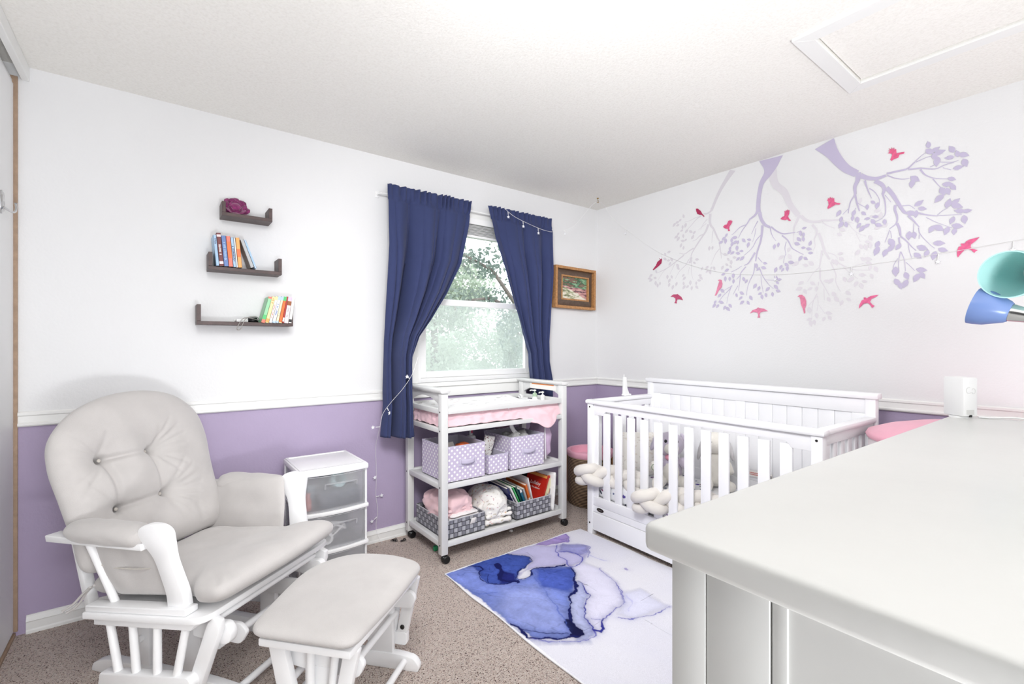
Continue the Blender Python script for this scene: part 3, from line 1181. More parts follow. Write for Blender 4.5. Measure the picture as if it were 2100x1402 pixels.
# ================================================================ ottoman
ott = thing('glider_ottoman', 'white wooden gliding ottoman with a flat pale grey plush top', 'ottoman', (0.51, 1.63, 0), math.radians(-49))
outl = densify(round_poly([(-0.155, -0.262), (0.185, -0.262), (0.198, 0.0), (0.19, 0.245), (0.06, 0.287), (-0.13, 0.27), (-0.222, 0.12), (-0.20, -0.05)], [0.05, 0.05, 0.1, 0.055, 0.1, 0.12, 0.1, 0.1], 8), 0.015)
s = MB()
pad(s, outl, 0.034, 5, 0.5, 20, wob=0.004, seed=5.0, zoff=lambda x, y: 0.392)
p_ = s.obj('cushion', MAT['velvet'], ott, smooth=0)
p_.data.polygons.foreach_set('use_smooth', [True] * len(p_.data.polygons))
s = MB()
s.box((-0.14, -0.235, 0.338), (0.165, 0.25, 0.362), 0.004)
s.obj('top_board', W_, ott)
for y in (-0.185, 0.255):
    sg = -1 if y < 0 else 1
    s = MB()
    side_prism(s, round_poly([(-0.235, 0.0), (-0.235, 0.02), (-0.17, 0.055), (0.10, 0.06), (0.165, 0.05), (0.185, 0.02), (0.18, 0.0)], [0, 0.02, 0.03, 0.03, 0.03, 0.02, 0]), y - 0.03 * sg, 0.032, 0.004)
    s.obj('skid', W_, ott)
    s = MB()
    s.box((-0.03, y - 0.03 * sg - 0.012, 0.058), (0.075, y - 0.03 * sg + 0.012, 0.255), 0.003)
    s.obj('upright', W_, ott)
    s = MB()
    side_prism(s, round_poly([(-0.12, 0.25), (-0.12, 0.29), (0.15, 0.30), (0.17, 0.275), (0.15, 0.235), (0.0, 0.235)], 0.015), y - 0.03 * sg, 0.02, 0.003)
    s.obj('base_rail', W_, ott)
    for x0, x1, hw_ in ((-0.115, -0.055, 0.028), (0.145, 0.095, 0.024)):
        s = MB()
        side_prism(s, round_poly([(x0 - hw_, 0.342), (x0 + hw_, 0.342), (x1 + hw_, 0.115), (x1 - hw_, 0.09)], [0.01, 0.01, 0.02, 0.02]), y, 0.024, 0.004)
        a_ = s.obj('swing_arm', W_, ott)
        if y > 0 and x0 > 0:
            for xx, zz, mt in ((x0 * 0.75 + x1 * 0.25, 0.285, 'brass'), (x1 * 0.85 + x0 * 0.15, 0.145, 'dark_metal')):
                s = MB()
                s.lathe([(0.009, 0), (0.009, 0.003), (0.005, 0.006)], 14, Matrix.Translation((xx, y - 0.012, zz)) @ Matrix.Rotation(PI / 2, 4, 'X'))
                s.obj('bolt', MAT[mt], a_)
        elif x0 < 0:
            s = MB()
            s.lathe([(0.0045, 0), (0.0045, 0.002)], 12, Matrix.Translation((x1 * 0.6 + x0 * 0.4 + 0.0, y - 0.012, 0.20)) @ Matrix.Rotation(PI / 2, 4, 'X'))
            s.obj('bolt', MAT['dark_metal'], a_)
    for x0, x1 in ((0.0, 0.0), (0.088, 0.062)):
        s = MB()
        s.tube([(x0, y + 0.004, 0.342), (x1, y + 0.004, 0.12)], 0.012, 14)
        s.obj('spindle', W_, ott)
    s = MB()
    side_prism(s, round_poly([(-0.08, 0.075), (-0.08, 0.125), (0.12, 0.125), (0.12, 0.075)], 0.012), y, 0.03, 0.004)
    s.obj('bottom_rail', W_, ott)
for x, z in ((0.125, 0.035), (-0.16, 0.04), (-0.08, 0.20), (0.075, 0.198)):
    s = MB()
    s.tube([(x, -0.17, z), (x, 0.24, z)], 0.012, 14)
    s.obj('stretcher', W_, ott)

# ================================================================ crib
CR = (2.2696, 2.1729)
CTH = -0.0274
crib = thing('baby_crib', 'white slatted wooden crib with a tall panelled back standing along the mural wall', 'crib', (CR[0], CR[1], 0), CTH)
K = MAT['crib_white']
CL, CD, CF, CB = 1.39, 0.666, 0.882, 1.0         # length, depth, front height, back height
for y0 in (0.0, -CL + 0.045):
    s = MB()
    s.box((0.0, y0 - 0.045 if y0 == 0 else y0 - 0.045, 0.0), (0.045, y0, CF - 0.028), 0.003)
    leg = s.obj('leg', K, crib)
    for z in (0.075, 0.835):
        s = MB()
        s.lathe([(0.0055, 0), (0.0055, 0.0015), (0.003, 0.0005)], 12, Matrix.Translation((0, y0 - 0.022, z)) @ Matrix.Rotation(-PI / 2, 4, 'Y'))
        s.obj('bolt', MAT['dark_metal'], leg)
    s = MB()
    s.box((CD - 0.05, y0 - 0.045, 0.0), (CD - 0.005, y0, CB - 0.03), 0.003)
    s.obj('leg', K, crib)
s = MB()
s.box((-0.012, -CL - 0.012, CF - 0.028), (0.052, 0.012, CF), 0.011)
s.obj('front_top_rail', K, crib)
# front apron with shaped ends
ap = [(-0.046, 0.79), (-0.046, CF - 0.029), (-CL + 0.046, CF - 0.029), (-CL + 0.046, 0.79)]
ol = [(-0.046, CF - 0.029), (-CL + 0.046, CF - 0.029)] + [(-CL + 0.046, 0.785), (-CL + 0.125, 0.785), (-CL + 0.133, 0.79), (-CL + 0.142, 0.805), (-CL + 0.155, 0.813)] + [(-0.155, 0.813), (-0.142, 0.805), (-0.133, 0.79), (-0.125, 0.785), (-0.046, 0.785)]
YZ = Matrix(((0, 0, 1, 0), (1, 0, 0, 0), (0, 1, 0, 0), (0, 0, 0, 1)))     # outline (y, z) extruded along x
s = MB()
s.prism(ol, 0.022, Matrix.Translation((0.022, 0, 0)) @ YZ, 0.002)
s.obj('front_apron', K, crib)
for k in range(13):
    yc = -0.055 - 0.0985 * k
    s = MB()
    s.box((0.014, yc - 0.027, 0.245), (0.028, yc + 0.027, 0.80), 0.003)
    s.obj('slat', K, crib)
s = MB()
s.box((0.01, -CL + 0.046, 0.195), (0.034, -0.046, 0.252), 0.003)
s.obj('bottom_rail', K, crib)
s = MB()
s.box((0.012, -CL + 0.046, 0.152), (0.030, -0.046, 0.194), 0.002)
s.obj('front_strip', K, crib)
s = MB()
s.box((0.004, -CL + 0.047, 0.036), (0.024, -0.047, 0.150), 0.003)
s.box((0.024, -CL + 0.06, 0.05), (0.60, -0.06, 0.062))
s.box((0.024, -CL + 0.06, 0.062), (0.03, -0.06, 0.14))
s.obj('under_drawer', K, crib, merge=False)
MAT['badge'] = pr('dark_bronze_badge', (52, 42, 38), 0.4, metal=0.6, bmp=0.3, bscale=300)
s = MB()
s.lathe([(1.0, 0.0), (1.0, 0.6), (0.86, 1.0), (0.8, 0.7)], 32, Matrix.Translation((0.012, -0.105, 0.174)) @ Matrix.Rotation(-PI / 2, 4, 'Y') @ Matrix.Diagonal((0.0125, 0.03, 0.003, 1)))
bd = s.obj('maker_badge', MAT['badge'], crib)
for k in range(4):
    s = MB()
    s.box((0.0078, -0.120 + k * 0.009, 0.170), (0.009, -0.115 + k * 0.009, 0.178), 0.0003)
    s.obj('relief', MAT['chrome'], bd)
# ends
for y0 in (-0.033, -CL + 0.008):
    s = MB()
    s.box((0.04, y0 - 0.012, CF - 0.028), (CD - 0.04, y0 + 0.037, CF), 0.010)
    s.obj('end_top_rail', K, crib)
    s = MB()
    s.box((0.046, y0, CF - 0.072), (CD - 0.05, y0 + 0.022, CF - 0.029), 0.003)
    s.obj('end_rail', K, crib)
    s = MB()
    s.box((0.046, y0, 0.195), (CD - 0.05, y0 + 0.022, 0.262), 0.003)
    s.obj('end_bottom_rail', K, crib)
    for k in range(7):
        xc = 0.046 + (CD - 0.096) * (k + 0.5) / 7
        s = MB()
        s.box((xc - 0.022, y0 + 0.004, 0.255), (xc + 0.022, y0 + 0.018, CF - 0.07), 0.003)
        s.obj('slat', K, crib)
# tall back
s = MB()
s.box((CD - 0.060, -CL - 0.012, CB - 0.03), (CD + 0.005, 0.012, CB), 0.006)
s.obj('back_top_rail', K, crib)
s = MB()
s.box((CD - 0.042, -CL + 0.045, CB - 0.105), (CD - 0.014, -0.045, CB - 0.031), 0.003)
s.box((CD - 0.042, -CL / 2 - 0.03, 0.42), (CD - 0.014, -CL / 2 + 0.03, CB - 0.105), 0.003)
s.box((CD - 0.042, -CL + 0.045, 0.42), (CD - 0.014, -CL + 0.105, CB - 0.105), 0.003)
s.box((CD - 0.042, -0.105, 0.42), (CD - 0.014, -0.045, CB - 0.105), 0.003)
s.box((CD - 0.042, -CL + 0.045, 0.30), (CD - 0.014, -0.045, 0.42), 0.003)
s.obj('back_frame', K, crib, merge=False)
s = MB()
for h in (0, 1):
    ya = -0.105 - h * (CL / 2 - 0.03 + 0.0 - 0.045)
    yb = ya - (CL / 2 - 0.135)
    if h:
        ya, yb = -CL / 2 - 0.03, -CL + 0.105
    nb = 7
    for k in range(nb):
        a = ya + (yb - ya) * k / nb
        c = ya + (yb - ya) * (k + 1) / nb
        s.box((CD - 0.033, c + 0.0006, 0.42), (CD - 0.020, a - 0.0006, CB - 0.105), 0.0025)
s.obj('back_boards', K, crib, merge=False)
MAT['label_white'] = pr('label_paper', (240, 236, 232), 0.6)
MAT['label_red'] = pr('label_red_ink', (205, 120, 116), 0.6)
MAT['label_black'] = pr('label_black_ink', (50, 48, 48), 0.6)
for yc in (-0.80, -1.04):
    s = MB()
    s.box((CD - 0.0435, yc - 0.09, 0.445), (CD - 0.0425, yc + 0.09, 0.482))
    lb = s.obj('warning_label', MAT['label_white'], crib)
    s = MB()
    for r_ in range(2):
        for k in range(9):
            s.box((CD - 0.0441, yc + 0.078 - k * 0.012, 0.466 - r_ * 0.010), (CD - 0.0436, yc + 0.087 - k * 0.012, 0.472 - r_ * 0.010))
    s.obj('red_text', MAT['label_red'], lb, smooth=0, merge=False)
    s = MB()
    s.box((CD - 0.0441, yc - 0.085, 0.456), (CD - 0.0436, yc - 0.062, 0.472))
    s.obj('symbol', MAT['label_black'], lb, smooth=0)
# a white plastic clamp arm on the left rail
s = MB()
s.prism(round_poly([(-0.016, 0.0), (-0.010, 0.13), (0.008, 0.13), (0.018, 0.05), (0.045, 0.0)], 0.005), 0.02, Matrix.Translation((0.375, 0.006, CF + 0.001)) @ XZ, 0.003)
s.box((0.355, -0.012, CF + 0.0005), (0.425, 0.02, CF + 0.012), 0.003)
t = thing('clip_on_arm', 'white plastic clip-on stand rising from the left end rail of the crib', 'stand', (CR[0], CR[1], 0), CTH)
s.obj('arm', MAT['plastic_white'], t, merge=False)
s = MB()
s.tube([(0.366, 0.006, CF + 0.128), (0.366, 0.006, CF + 0.150)], 0.003, 10)
s.obj('tip', MAT['plastic_white'], t)


def floral(name, cell, stops, base=(240, 240, 243)):
    """white sheet printed with blue and grey leafy blots"""
    m, nt, bs = new_mat(name)
    v = coords(nt)
    w1 = nd(nt, 'ShaderNodeTexNoise', inp={'Scale': 18.0, 'Detail': 2.0})
    lk(nt, v, w1.inputs['Vector'])
    mxv = nd(nt, 'ShaderNodeMixRGB', inp={'Fac': 0.06})
    lk(nt, v, mxv.inputs['Color1'])
    lk(nt, w1.outputs['Color'], mxv.inputs['Color2'])
    mp = nd(nt, 'ShaderNodeMapping')
    mp.inputs['Scale'].default_value = (1.0, 2.1, 1.6)
    mp.inputs['Rotation'].default_value = (0.3, 0.5, 0.7)
    lk(nt, mxv.outputs['Color'], mp.inputs['Vector'])
    n1 = nd(nt, 'ShaderNodeTexVoronoi', inp={'Scale': cell})
    lk(nt, mp.outputs['Vector'], n1.inputs['Vector'])
    mask = ramp(nt, n1.outputs['Distance'], [(0.27, (1, 1, 1, 1)), (0.33, (0, 0, 0, 1))])
    sep = nd(nt, 'ShaderNodeSeparateColor')
    lk(nt, n1.outputs['Color'], sep.inputs['Color'])
    cc = ramp(nt, sep.outputs[0], stops)
    mx = nd(nt, 'ShaderNodeMixRGB')
    lk(nt, mask, mx.inputs['Fac'])
    mx.inputs['Color1'].default_value = lin(*base)
    lk(nt, cc, mx.inputs['Color2'])
    lk(nt, mx.outputs['Color'], bs.inputs['Base Color'])
    bs.inputs['Roughness'].default_value = 0.85
    bs.inputs['Specular IOR Level'].default_value = 0.15
    return m


MAT['crib_sheet'] = floral('printed_crib_sheet', 15, [(0.0, lin(40, 50, 110)), (0.25, lin(60, 62, 80)), (0.45, lin(122, 130, 150)), (0.65, lin(70, 84, 170)), (0.85, lin(150, 90, 110)), (0.95, lin(60, 60, 70))])
t = thing('crib_mattress', 'crib mattress in a white sheet with a blue and grey floral print', 'mattress', (CR[0], CR[1], 0.236), CTH)
s = MB()
s.box((0.04, -CL + 0.045, 0.0), (CD - 0.055, -0.045, 0.122), 0.03, seg=4)
s.obj('sheet', MAT['crib_sheet'], t)
s = MB()
s.box((0.036, -CL + 0.05, -0.014), (CD - 0.056, -0.05, -0.001), 0.003)
s.obj('support_board', K, t)

# braided bumper: three fat strands plaited round the mattress edge
MAT['braid'] = fabric('bumper_velour', (226, 221, 215), 0.9, 600, 0.04, 8, 0.3)


def braid(name, label, path, r, pitch, group, end_in=True):
    P = smooth_path(path, 14)
    d = [0]
    for a, c in zip(P, P[1:]):
        d.append(d[-1] + (c - a).length)
    L = d[-1]

    def at(t):
        x = max(0, min(L, t))
        for i in range(len(d) - 1):
            if d[i + 1] >= x:
                f = (x - d[i]) / max(1e-9, d[i + 1] - d[i])
                return P[i].lerp(P[i + 1], f), (P[i + 1] - P[i]).normalized()
        return P[-1], (P[-1] - P[-2]).normalized()
    t = thing(name, label, 'bumper', (CR[0], CR[1], 0), CTH, group)
    for k in range(3):
        pts, rr = [], []
        n = max(30, int(L / 0.010))
        for i in range(n + 1):
            x = L * i / n
            c, tg = at(x)
            side = tg.cross(Vector((0, 0, 1))).normalized()
            ph = 2 * PI * x / pitch + 2 * PI * k / 3
            pts.append(c + Vector((0, 0, 1)) * r * 1.25 * math.sin(ph) + side * r * 0.75 * math.sin(2 * ph))
            e = min(1.0, min(x, L - x) / (r * 1.3))
            rr.append(r * (0.35 + 0.65 * math.sqrt(max(0.0, 1 - (1 - e) ** 2))))
        s = MB()
        s.tube(pts, rr, 14)
        s.obj('strand', MAT['braid'], t, smooth=80)
    return t


braid('braided_bumper', 'pale grey braided crib bumper bulging out past the left corner post', [(-0.045, 0.035, 0.395), (-0.052, -0.015, 0.40), (-0.03, -0.07, 0.40), (0.04, -0.11, 0.397), (0.085, -0.20, 0.39), (0.10, -0.36, 0.385)], 0.034, 0.42, 'braided crib bumpers')
braid('braided_bumper', 'pale grey braided crib bumper pushed out through the front slats by the dresser corner', [(-0.035, -0.43, 0.345), (-0.042, -0.48, 0.348), (-0.02, -0.53, 0.352), (0.04, -0.58, 0.362), (0.085, -0.68, 0.372), (0.09, -0.85, 0.39), (0.09, -1.10, 0.40)], 0.034, 0.42, 'braided crib bumpers')

# pillow and plush toys in the crib
MAT['pillow_print'] = floral('faint_animal_print', 26, [(0.0, lin(232, 226, 218)), (0.4, lin(222, 216, 212)), (0.8, lin(236, 228, 216))], (246, 243, 237))
t = thing('toddler_pillow', 'cream pillow with a faint grey print leaning in the far left corner of the crib', 'pillow', (2.60, 2.01, 0.515), rot=(math.radians(72), 0, math.radians(-28)))
s = MB()
pad(s, densify(round_poly([(-0.15, -0.15), (0.15, -0.15), (0.145, 0.13), (-0.14, 0.14)], 0.04), 0.015), 0.055, 2.4, 0.8, 16, wob=0.008)
s.obj('cover', MAT['pillow_print'], t, smooth=80)

MAT['plush_white'] = fabric('white_plush', (234, 230, 222), 0.95, 260, 0.05, 30, 0.4)
MAT['plush_lilac'] = fabric('lilac_plush', (206, 197, 214), 0.95, 260, 0.05, 30, 0.4)
MAT['plush_grey'] = fabric('grey_plush', (208, 206, 208), 0.95, 260, 0.05, 30, 0.4)
MAT['nose_black'] = pr('plush_nose_black', (24, 22, 24), 0.45)
MAT['thread_red'] = pr('red_stitching', (150, 60, 50), 0.8)
MAT['thread_green'] = pr('green_stitching', (70, 120, 70), 0.8)
MAT['plush_pink'] = fabric('pink_felt', (232, 158, 178), 0.9, 400)


def limb(m, p, q, r0, r1, n=10):
    p, q = Vector(p), Vector(q)
    pts = [p.lerp(q, k / n) for k in range(n + 1)]
    rr = []
    for k in range(n + 1):
        f = k / n
        e = min(1, min(f, 1 - f) * n / 2.2 + 0.25)
        rr.append((r0 + (r1 - r0) * f) * math.sqrt(1 - (1 - e) ** 2))
    m.tube(pts, rr, 14)


t = thing('plush_puppy', 'sitting lilac and white plush puppy with a pink bib in the crib', 'plush toy', (2.59, 1.765, 0.362), rot=(0, 0, math.radians(222)))
s = MB()
s.blob((0, 0, 0.10), (0.078, 0.072, 0.105), 0.95, 24, 0.004, 20)
s.obj('body', MAT['plush_lilac'], t, smooth=80)
s = MB()
s.blob((0.022, 0, 0.09), (0.064, 0.058, 0.085), 0.95, 20)
s.obj('belly', MAT['plush_white'], t, smooth=80)
s = MB()
s.blob((0.01, 0, 0.255), (0.078, 0.083, 0.075), 0.95, 24, 0.003, 20)
hd = s.obj('head', MAT['plush_lilac'], t, smooth=80)
s = MB()
s.blob((0.066, 0, 0.238), (0.042, 0.045, 0.038), 0.95, 20)
s.blob((0.06, 0, 0.29), (0.025, 0.016, 0.04), 1.0, 14)
s.obj('muzzle', MAT['plush_white'], hd, smooth=80, merge=False)
s = MB()
s.blob((0.107, 0, 0.252), (0.010, 0.015, 0.011), 0.9, 14)
s.obj('nose', MAT['nose_black'], hd)
s = MB()
s.tube([(0.108, 0, 0.24), (0.107, 0, 0.228)], 0.0016, 6)
s.tube([(0.098, -0.022, 0.232), (0.104, -0.012, 0.226), (0.107, 0.0, 0.228), (0.104, 0.012, 0.226), (0.098, 0.022, 0.232)], 0.0016, 6)
s.obj('mouth', MAT['nose_black'], hd, merge=False)
for sy in (-1, 1):
    s = MB()
    s.blob((0.074, 0.034 * sy, 0.283), (0.007, 0.009, 0.011), 1, 12)
    s.obj('eye', MAT['nose_black'], hd)
    s = MB()
    s.blob((-0.01, 0.092 * sy, 0.262), (0.028, 0.016, 0.062), 0.9, 18, 0.004, 30, rot=Matrix.Rotation(0.35 * sy, 3, 'X'))
    s.obj('ear', MAT['plush_lilac'], hd, smooth=80)
    s = MB()
    limb(s, (0.03, 0.062 * sy, 0.165), (0.075, 0.095 * sy, 0.125), 0.028, 0.027)
    a_ = s.obj('arm', MAT['plush_lilac'], t, smooth=80)
    s = MB()
    s.blob((0.086, 0.102 * sy, 0.128), (0.026, 0.030, 0.034), 0.95, 16)
    s.obj('paw', MAT['plush_white'], a_, smooth=80)
    s = MB()
    c0 = Vector((0.112, 0.106 * sy, 0.128))
    s.tube([c0 + Vector((0, 0.016 * math.cos(k * PI / 8), 0.018 * math.sin(k * PI / 8))) for k in range(17)], 0.0014, 6)
    s.blob(c0, (0.002, 0.003, 0.003), 1, 8)
    s.obj('paw_stitching', MAT['thread_green' if sy < 0 else 'thread_red'], a_, merge=False)
    s = MB()
    limb(s, (0.03, 0.05 * sy, 0.035), (0.13, 0.085 * sy, 0.03), 0.036, 0.032)
    l_ = s.obj('leg', MAT['plush_white'], t, smooth=80)
    s = MB()
    s.blob((0.15, 0.092 * sy, 0.040), (0.022, 0.034, 0.040), 0.95, 16)
    s.obj('foot', MAT['plush_white'], l_, smooth=80)
    s = MB()
    c0 = Vector((0.173, 0.095 * sy, 0.040))
    s.tube([c0 + Vector((0, 0.018 * math.cos(k * PI / 8), 0.021 * math.sin(k * PI / 8))) for k in range(17)], 0.0014, 6)
    s.tube([c0 + Vector((0.0, -0.008, -0.005)), c0 + Vector((0.001, 0, -0.010)), c0 + Vector((0, 0.008, -0.005))], 0.0012, 6)
    s.obj('foot_stitching', MAT['thread_red' if sy < 0 else 'thread_green'], l_, merge=False)
s = MB()
s.blob((0.062, 0, 0.182), (0.028, 0.038, 0.018), 0.9, 16, 0.003, 40)
s.obj('bib', MAT['plush_pink'], t, smooth=80)

t = thing('plush_bunny', 'grey and white plush bunny tucked behind the puppy against the crib back', 'plush toy', (2.765, 1.56, 0.362), rot=(0, 0, math.radians(222)))
s = MB()
s.blob((0, 0, 0.11), (0.07, 0.07, 0.11), 0.95, 20, 0.004, 20)
s.obj('body', MAT['plush_white'], t, smooth=80)
s = MB()
s.blob((0.0, 0, 0.27), (0.07, 0.072, 0.068), 0.95, 20)
hd = s.obj('head', MAT['plush_white'], t, smooth=80)
for sy in (-1, 1):
    s = MB()
    s.blob((0.055, 0.03 * sy, 0.285), (0.006, 0.007, 0.008), 1, 10)
    s.obj('eye', MAT['nose_black'], hd)
    s = MB()
    s.blob((0.0, 0.085 * sy, 0.235), (0.018, 0.014, 0.075), 0.95, 16, rot=Matrix.Rotation(0.25 * sy, 3, 'X'))
    s.obj('ear', MAT['plush_grey'], hd, smooth=80)
    s = MB()
    limb(s, (0.03, 0.06 * sy, 0.16), (0.075, 0.07 * sy, 0.10), 0.022, 0.024)
    s.obj('arm', MAT['plush_white'], t, smooth=80)
    s = MB()
    limb(s, (0.03, 0.045 * sy, 0.03), (0.12, 0.07 * sy, 0.03), 0.03, 0.03)
    s.obj('leg', MAT['plush_white'], t, smooth=80)

# ================================================================ dresser in the foreground
DR = (0.489, 0.3726)
DRZ = math.radians(-0.98)
dz = 1.02
dresser = thing('dresser', 'off-white panelled dresser with a thick top in the right foreground', 'dresser', (DR[0], DR[1], 0), DRZ)
DD, DLn = 0.52, 1.55
Dm = MAT['dresser']
s = MB()
s.box((0, -DD, dz - 0.036), (DLn, 0, dz), 0.009, seg=3)
s.obj('top', Dm, dresser)
x0, y0, x1, y1 = 0.024, -DD + 0.02, DLn - 0.024, -0.026
s = MB()
for a, c in ((x0, y1 - 0.045), (x0, y0), (x1 - 0.045, y1 - 0.045), (x1 - 0.045, y0)):
    s = MB()
    s.box((a, c, 0), (a + 0.045, c + 0.045, dz - 0.0365), 0.001)
    s.obj('post', Dm, dresser)
s = MB()
for c0, c1 in ((y1 - 0.046 - 0.072, y1 - 0.0455), (y0 + 0.0455, y0 + 0.046 + 0.072)):
    s.box((x0 + 0.0006, c0 + 0.0006, 0.08), (x0 + 0.025, c1 - 0.0006, dz - 0.0366), 0.0006)
s.box((x0 + 0.003, y0 + 0.118, 0.08), (x0 + 0.025, y1 - 0.118, 0.17), 0.002)
s.box((x0 + 0.026, y0 + 0.03, 0.08), (x0 + 0.03, y1 - 0.03, dz - 0.0367))
s.obj('end_frame', Dm, dresser, merge=False)
s = MB()
s.box((x0 + 0.0055, y0 + 0.1185, 0.171), (x0 + 0.020, y1 - 0.1185, dz - 0.0367))
s.obj('end_panel', Dm, dresser)
s = MB()
s.box((x0 + 0.0025, y1 - 0.1345, 0.1705), (x0 + 0.012, y1 - 0.1192, dz - 0.0368), 0.001)
s.obj('panel_moulding', Dm, dresser)
s = MB()
s.box((x1 - 0.025, y0 + 0.045, 0.08), (x1 - 0.003, y1 - 0.045, dz - 0.0366))
s.box((x0 + 0.045, y1 - 0.02, 0.08), (x1 - 0.045, y1 - 0.004, dz - 0.0366))
s.box((x0 + 0.045, y0 + 0.02, 0.08), (x1 - 0.045, y0 + 0.03, dz - 0.0366))
s.obj('carcase', Dm, dresser, merge=False)
for r_ in range(3):
    for k in range(2):
        s = MB()
        xa = x0 + 0.05 + k * (x1 - x0 - 0.1) / 2 + 0.004
        s.box((xa, y0 + 0.002, 0.10 + r_ * 0.29), (xa + (x1 - x0 - 0.1) / 2 - 0.008, y0 + 0.0195, 0.10 + r_ * 0.29 + 0.28), 0.004)
        df = s.obj('drawer', Dm, dresser)
        for f in (0.25, 0.75):
            s = MB()
            s.lathe([(0.006, 0), (0.006, 0.012), (0.016, 0.02), (0.014, 0.028), (0.0, 0.03)], 16, Matrix.Translation((xa + f * (x1 - x0 - 0.1) / 2, y0 + 0.002, 0.24 + r_ * 0.29)) @ Matrix.Rotation(PI / 2, 4, 'X'))
            s.obj('knob', MAT['dark_metal'], df)

# router, its cable and a small puck on the dresser
t = thing('wifi_router', 'white upright box shaped router standing at the far end of the dresser top', 'router', (1.972, 0.318, dz), math.radians(-32))
s = MB()
s.box((-0.024, -0.0305, 0.006), (0.024, 0.0305, 0.124), 0.004)
rb = s.obj('case', MAT['plastic_white'], t)
s = MB()
s.lathe([(0.026, 0), (0.026, 0.006)], 24)
s.obj('foot', MAT['plastic_white'], t)
MAT['pale_mark'] = pr('pale_grey_print', (214, 214, 212), 0.5)
MAT['grey_mark'] = pr('grey_print', (140, 140, 142), 0.5)
s = MB()
for k, ang in enumerate((0.0, PI)):
    pass
cc = Vector((-0.0, -0.0308, 0.085))
s.tube([cc + Vector((-0.006 + 0.009 * math.cos(a * PI / 8), 0, 0.009 * math.sin(a * PI / 8))) for a in range(3, 15)], 0.0007, 6)
s.tube([cc + Vector((0.009 + 0.006 * math.cos(a * PI / 8), 0, -0.002 + 0.008 * math.sin(a * PI / 8))) for a in range(-7, 8)], 0.0007, 6)
s.obj('logo', MAT['pale_mark'], rb, merge=False)
s = MB()
s.box((-0.014, -0.031, 0.012), (0.0115, -0.0306, 0.026))
for k in range(4):
    s.box((-0.013, -0.0313, 0.0135 + k * 0.003), (0.008, -0.0309, 0.0145 + k * 0.003))
s.obj('rating_label', [MAT['pale_mark']], rb, merge=False)
s = MB()
s.box((-0.004, -0.0313, 0.004), (0.0045, -0.029, 0.011))
s.obj('port', MAT['black_plastic'], t)
t = thing('power_cable', 'thin white cable lying along the far end of the dresser behind the router', 'cable', (1.99, 0.28, dz))
s = MB()
s.tube(smooth_path([(0.0, 0.0, 0.003), (0.012, -0.03, 0.003), (0.018, -0.075, 0.008), (0.016, -0.11, 0.005), (0.008, -0.15, 0.003)], 8), 0.0028, 8)
s.obj('cord', MAT['wire'], t)
t = thing('white_puck', 'round white plastic gadget on the dresser at the right edge of the picture', 'gadget', (1.978, 0.115, dz))
s = MB()
s.lathe([(0.040, 0.0), (0.042, 0.003), (0.040, 0.006), (0.036, 0.007), (0.036, 0.018), (0.032, 0.021), (0.0, 0.022)], 32)
s.obj('case', MAT['plastic_white'], t)

# pink fabric covered toy basket between dresser, crib and wall
MAT['pink_cloth'] = fabric('pink_nylon', (243, 178, 198), 0.6, 900, 0.05, 6, 0.2, 0.5, 20)
MAT['pink_stripe'] = pr('red_pink_ribbon', (214, 78, 108), 0.7)
MAT['white_mesh'] = fabric('white_netting', (244, 236, 240), 0.8, 500, 0.03)
t = thing('toy_tub', 'round fabric toy tub with a pink cloth lid between crib end and dresser', 'tub', (2.72, 0.385, 0))
R_ = 0.37
s = MB()
prof = [(0.30, 0.0), (0.33, 0.02), (R_ - 0.01, 0.45), (R_ - 0.006, 0.835)]
s.lathe(prof, 48)
s.obj('wall', MAT['white_mesh'], t, smooth=60)
s = MB()
s.lathe([(R_ - 0.002, 0.825), (R_ + 0.004, 0.838), (R_ - 0.004, 0.852), (0.30, 0.878), (0.2, 0.902), (0.1, 0.915), (0.0, 0.918)], 48)
s.obj('lid', MAT['pink_cloth'], t, smooth=60)
for k in range(16):
    a = k * 2 * PI / 16 + 0.1
    s = MB()
    c0, s0 = math.cos(a), math.sin(a)
    tx, ty = -s0, c0
    rr = (0.336, R_ - 0.001)
    q = []
    for z, r_ in ((0.10, 0.338), (0.45, R_ - 0.007), (0.78, R_ - 0.0035)):
        q.append((c0 * r_ - tx * 0.012, s0 * r_ - ty * 0.012, z))
        q.append((c0 * (r_ + 0.002), s0 * (r_ + 0.002), z))
        q.append((c0 * r_ + tx * 0.012, s0 * r_ + ty * 0.012, z))
    s.add(q, [(0, 1, 4, 3), (1, 2, 5, 4), (3, 4, 7, 6), (4, 5, 8, 7)])
    s.obj('ribbon_stripe', MAT['pink_stripe'], t)

# multi head floor lamp at the right
MAT['blue_shade'] = pr('blue_plastic_shade', (136, 162, 214), 0.25, spec=0.5)
MAT['teal_shade'] = pr('teal_plastic_shade', (200, 236, 234), 0.25, spec=0.5)
for key, tc in (('blue_shade', (136, 162, 214)), ('teal_shade', (200, 236, 234))):
    nt = MAT[key].node_tree
    bs = nt.nodes['Principled BSDF']
    tr = nd(nt, 'ShaderNodeBsdfTranslucent', inp={'Color': lin(*tc)})
    mx = nd(nt, 'ShaderNodeMixShader', inp={'Fac': 0.4})
    lk(nt, bs.outputs[0], mx.inputs[1])
    lk(nt, tr.outputs[0], mx.inputs[2])
    lk(nt, mx.outputs[0], nt.nodes['Material Output'].inputs['Surface'])
MAT['bulb'] = pr('frosted_bulb', (246, 246, 244), 0.3)
lamp = thing('floor_lamp', 'multi head floor lamp with blue and teal plastic shades beside the dresser', 'lamp', (2.16, -0.12, 0))
s = MB()
s.lathe([(0.13, 0), (0.13, 0.012), (0.03, 0.03), (0.011, 0.035), (0.011, 1.5), (0.008, 1.52)], 28)
s.obj('pole', MAT['chrome'], lamp)
LB = Vector((2.16, -0.12, 0))


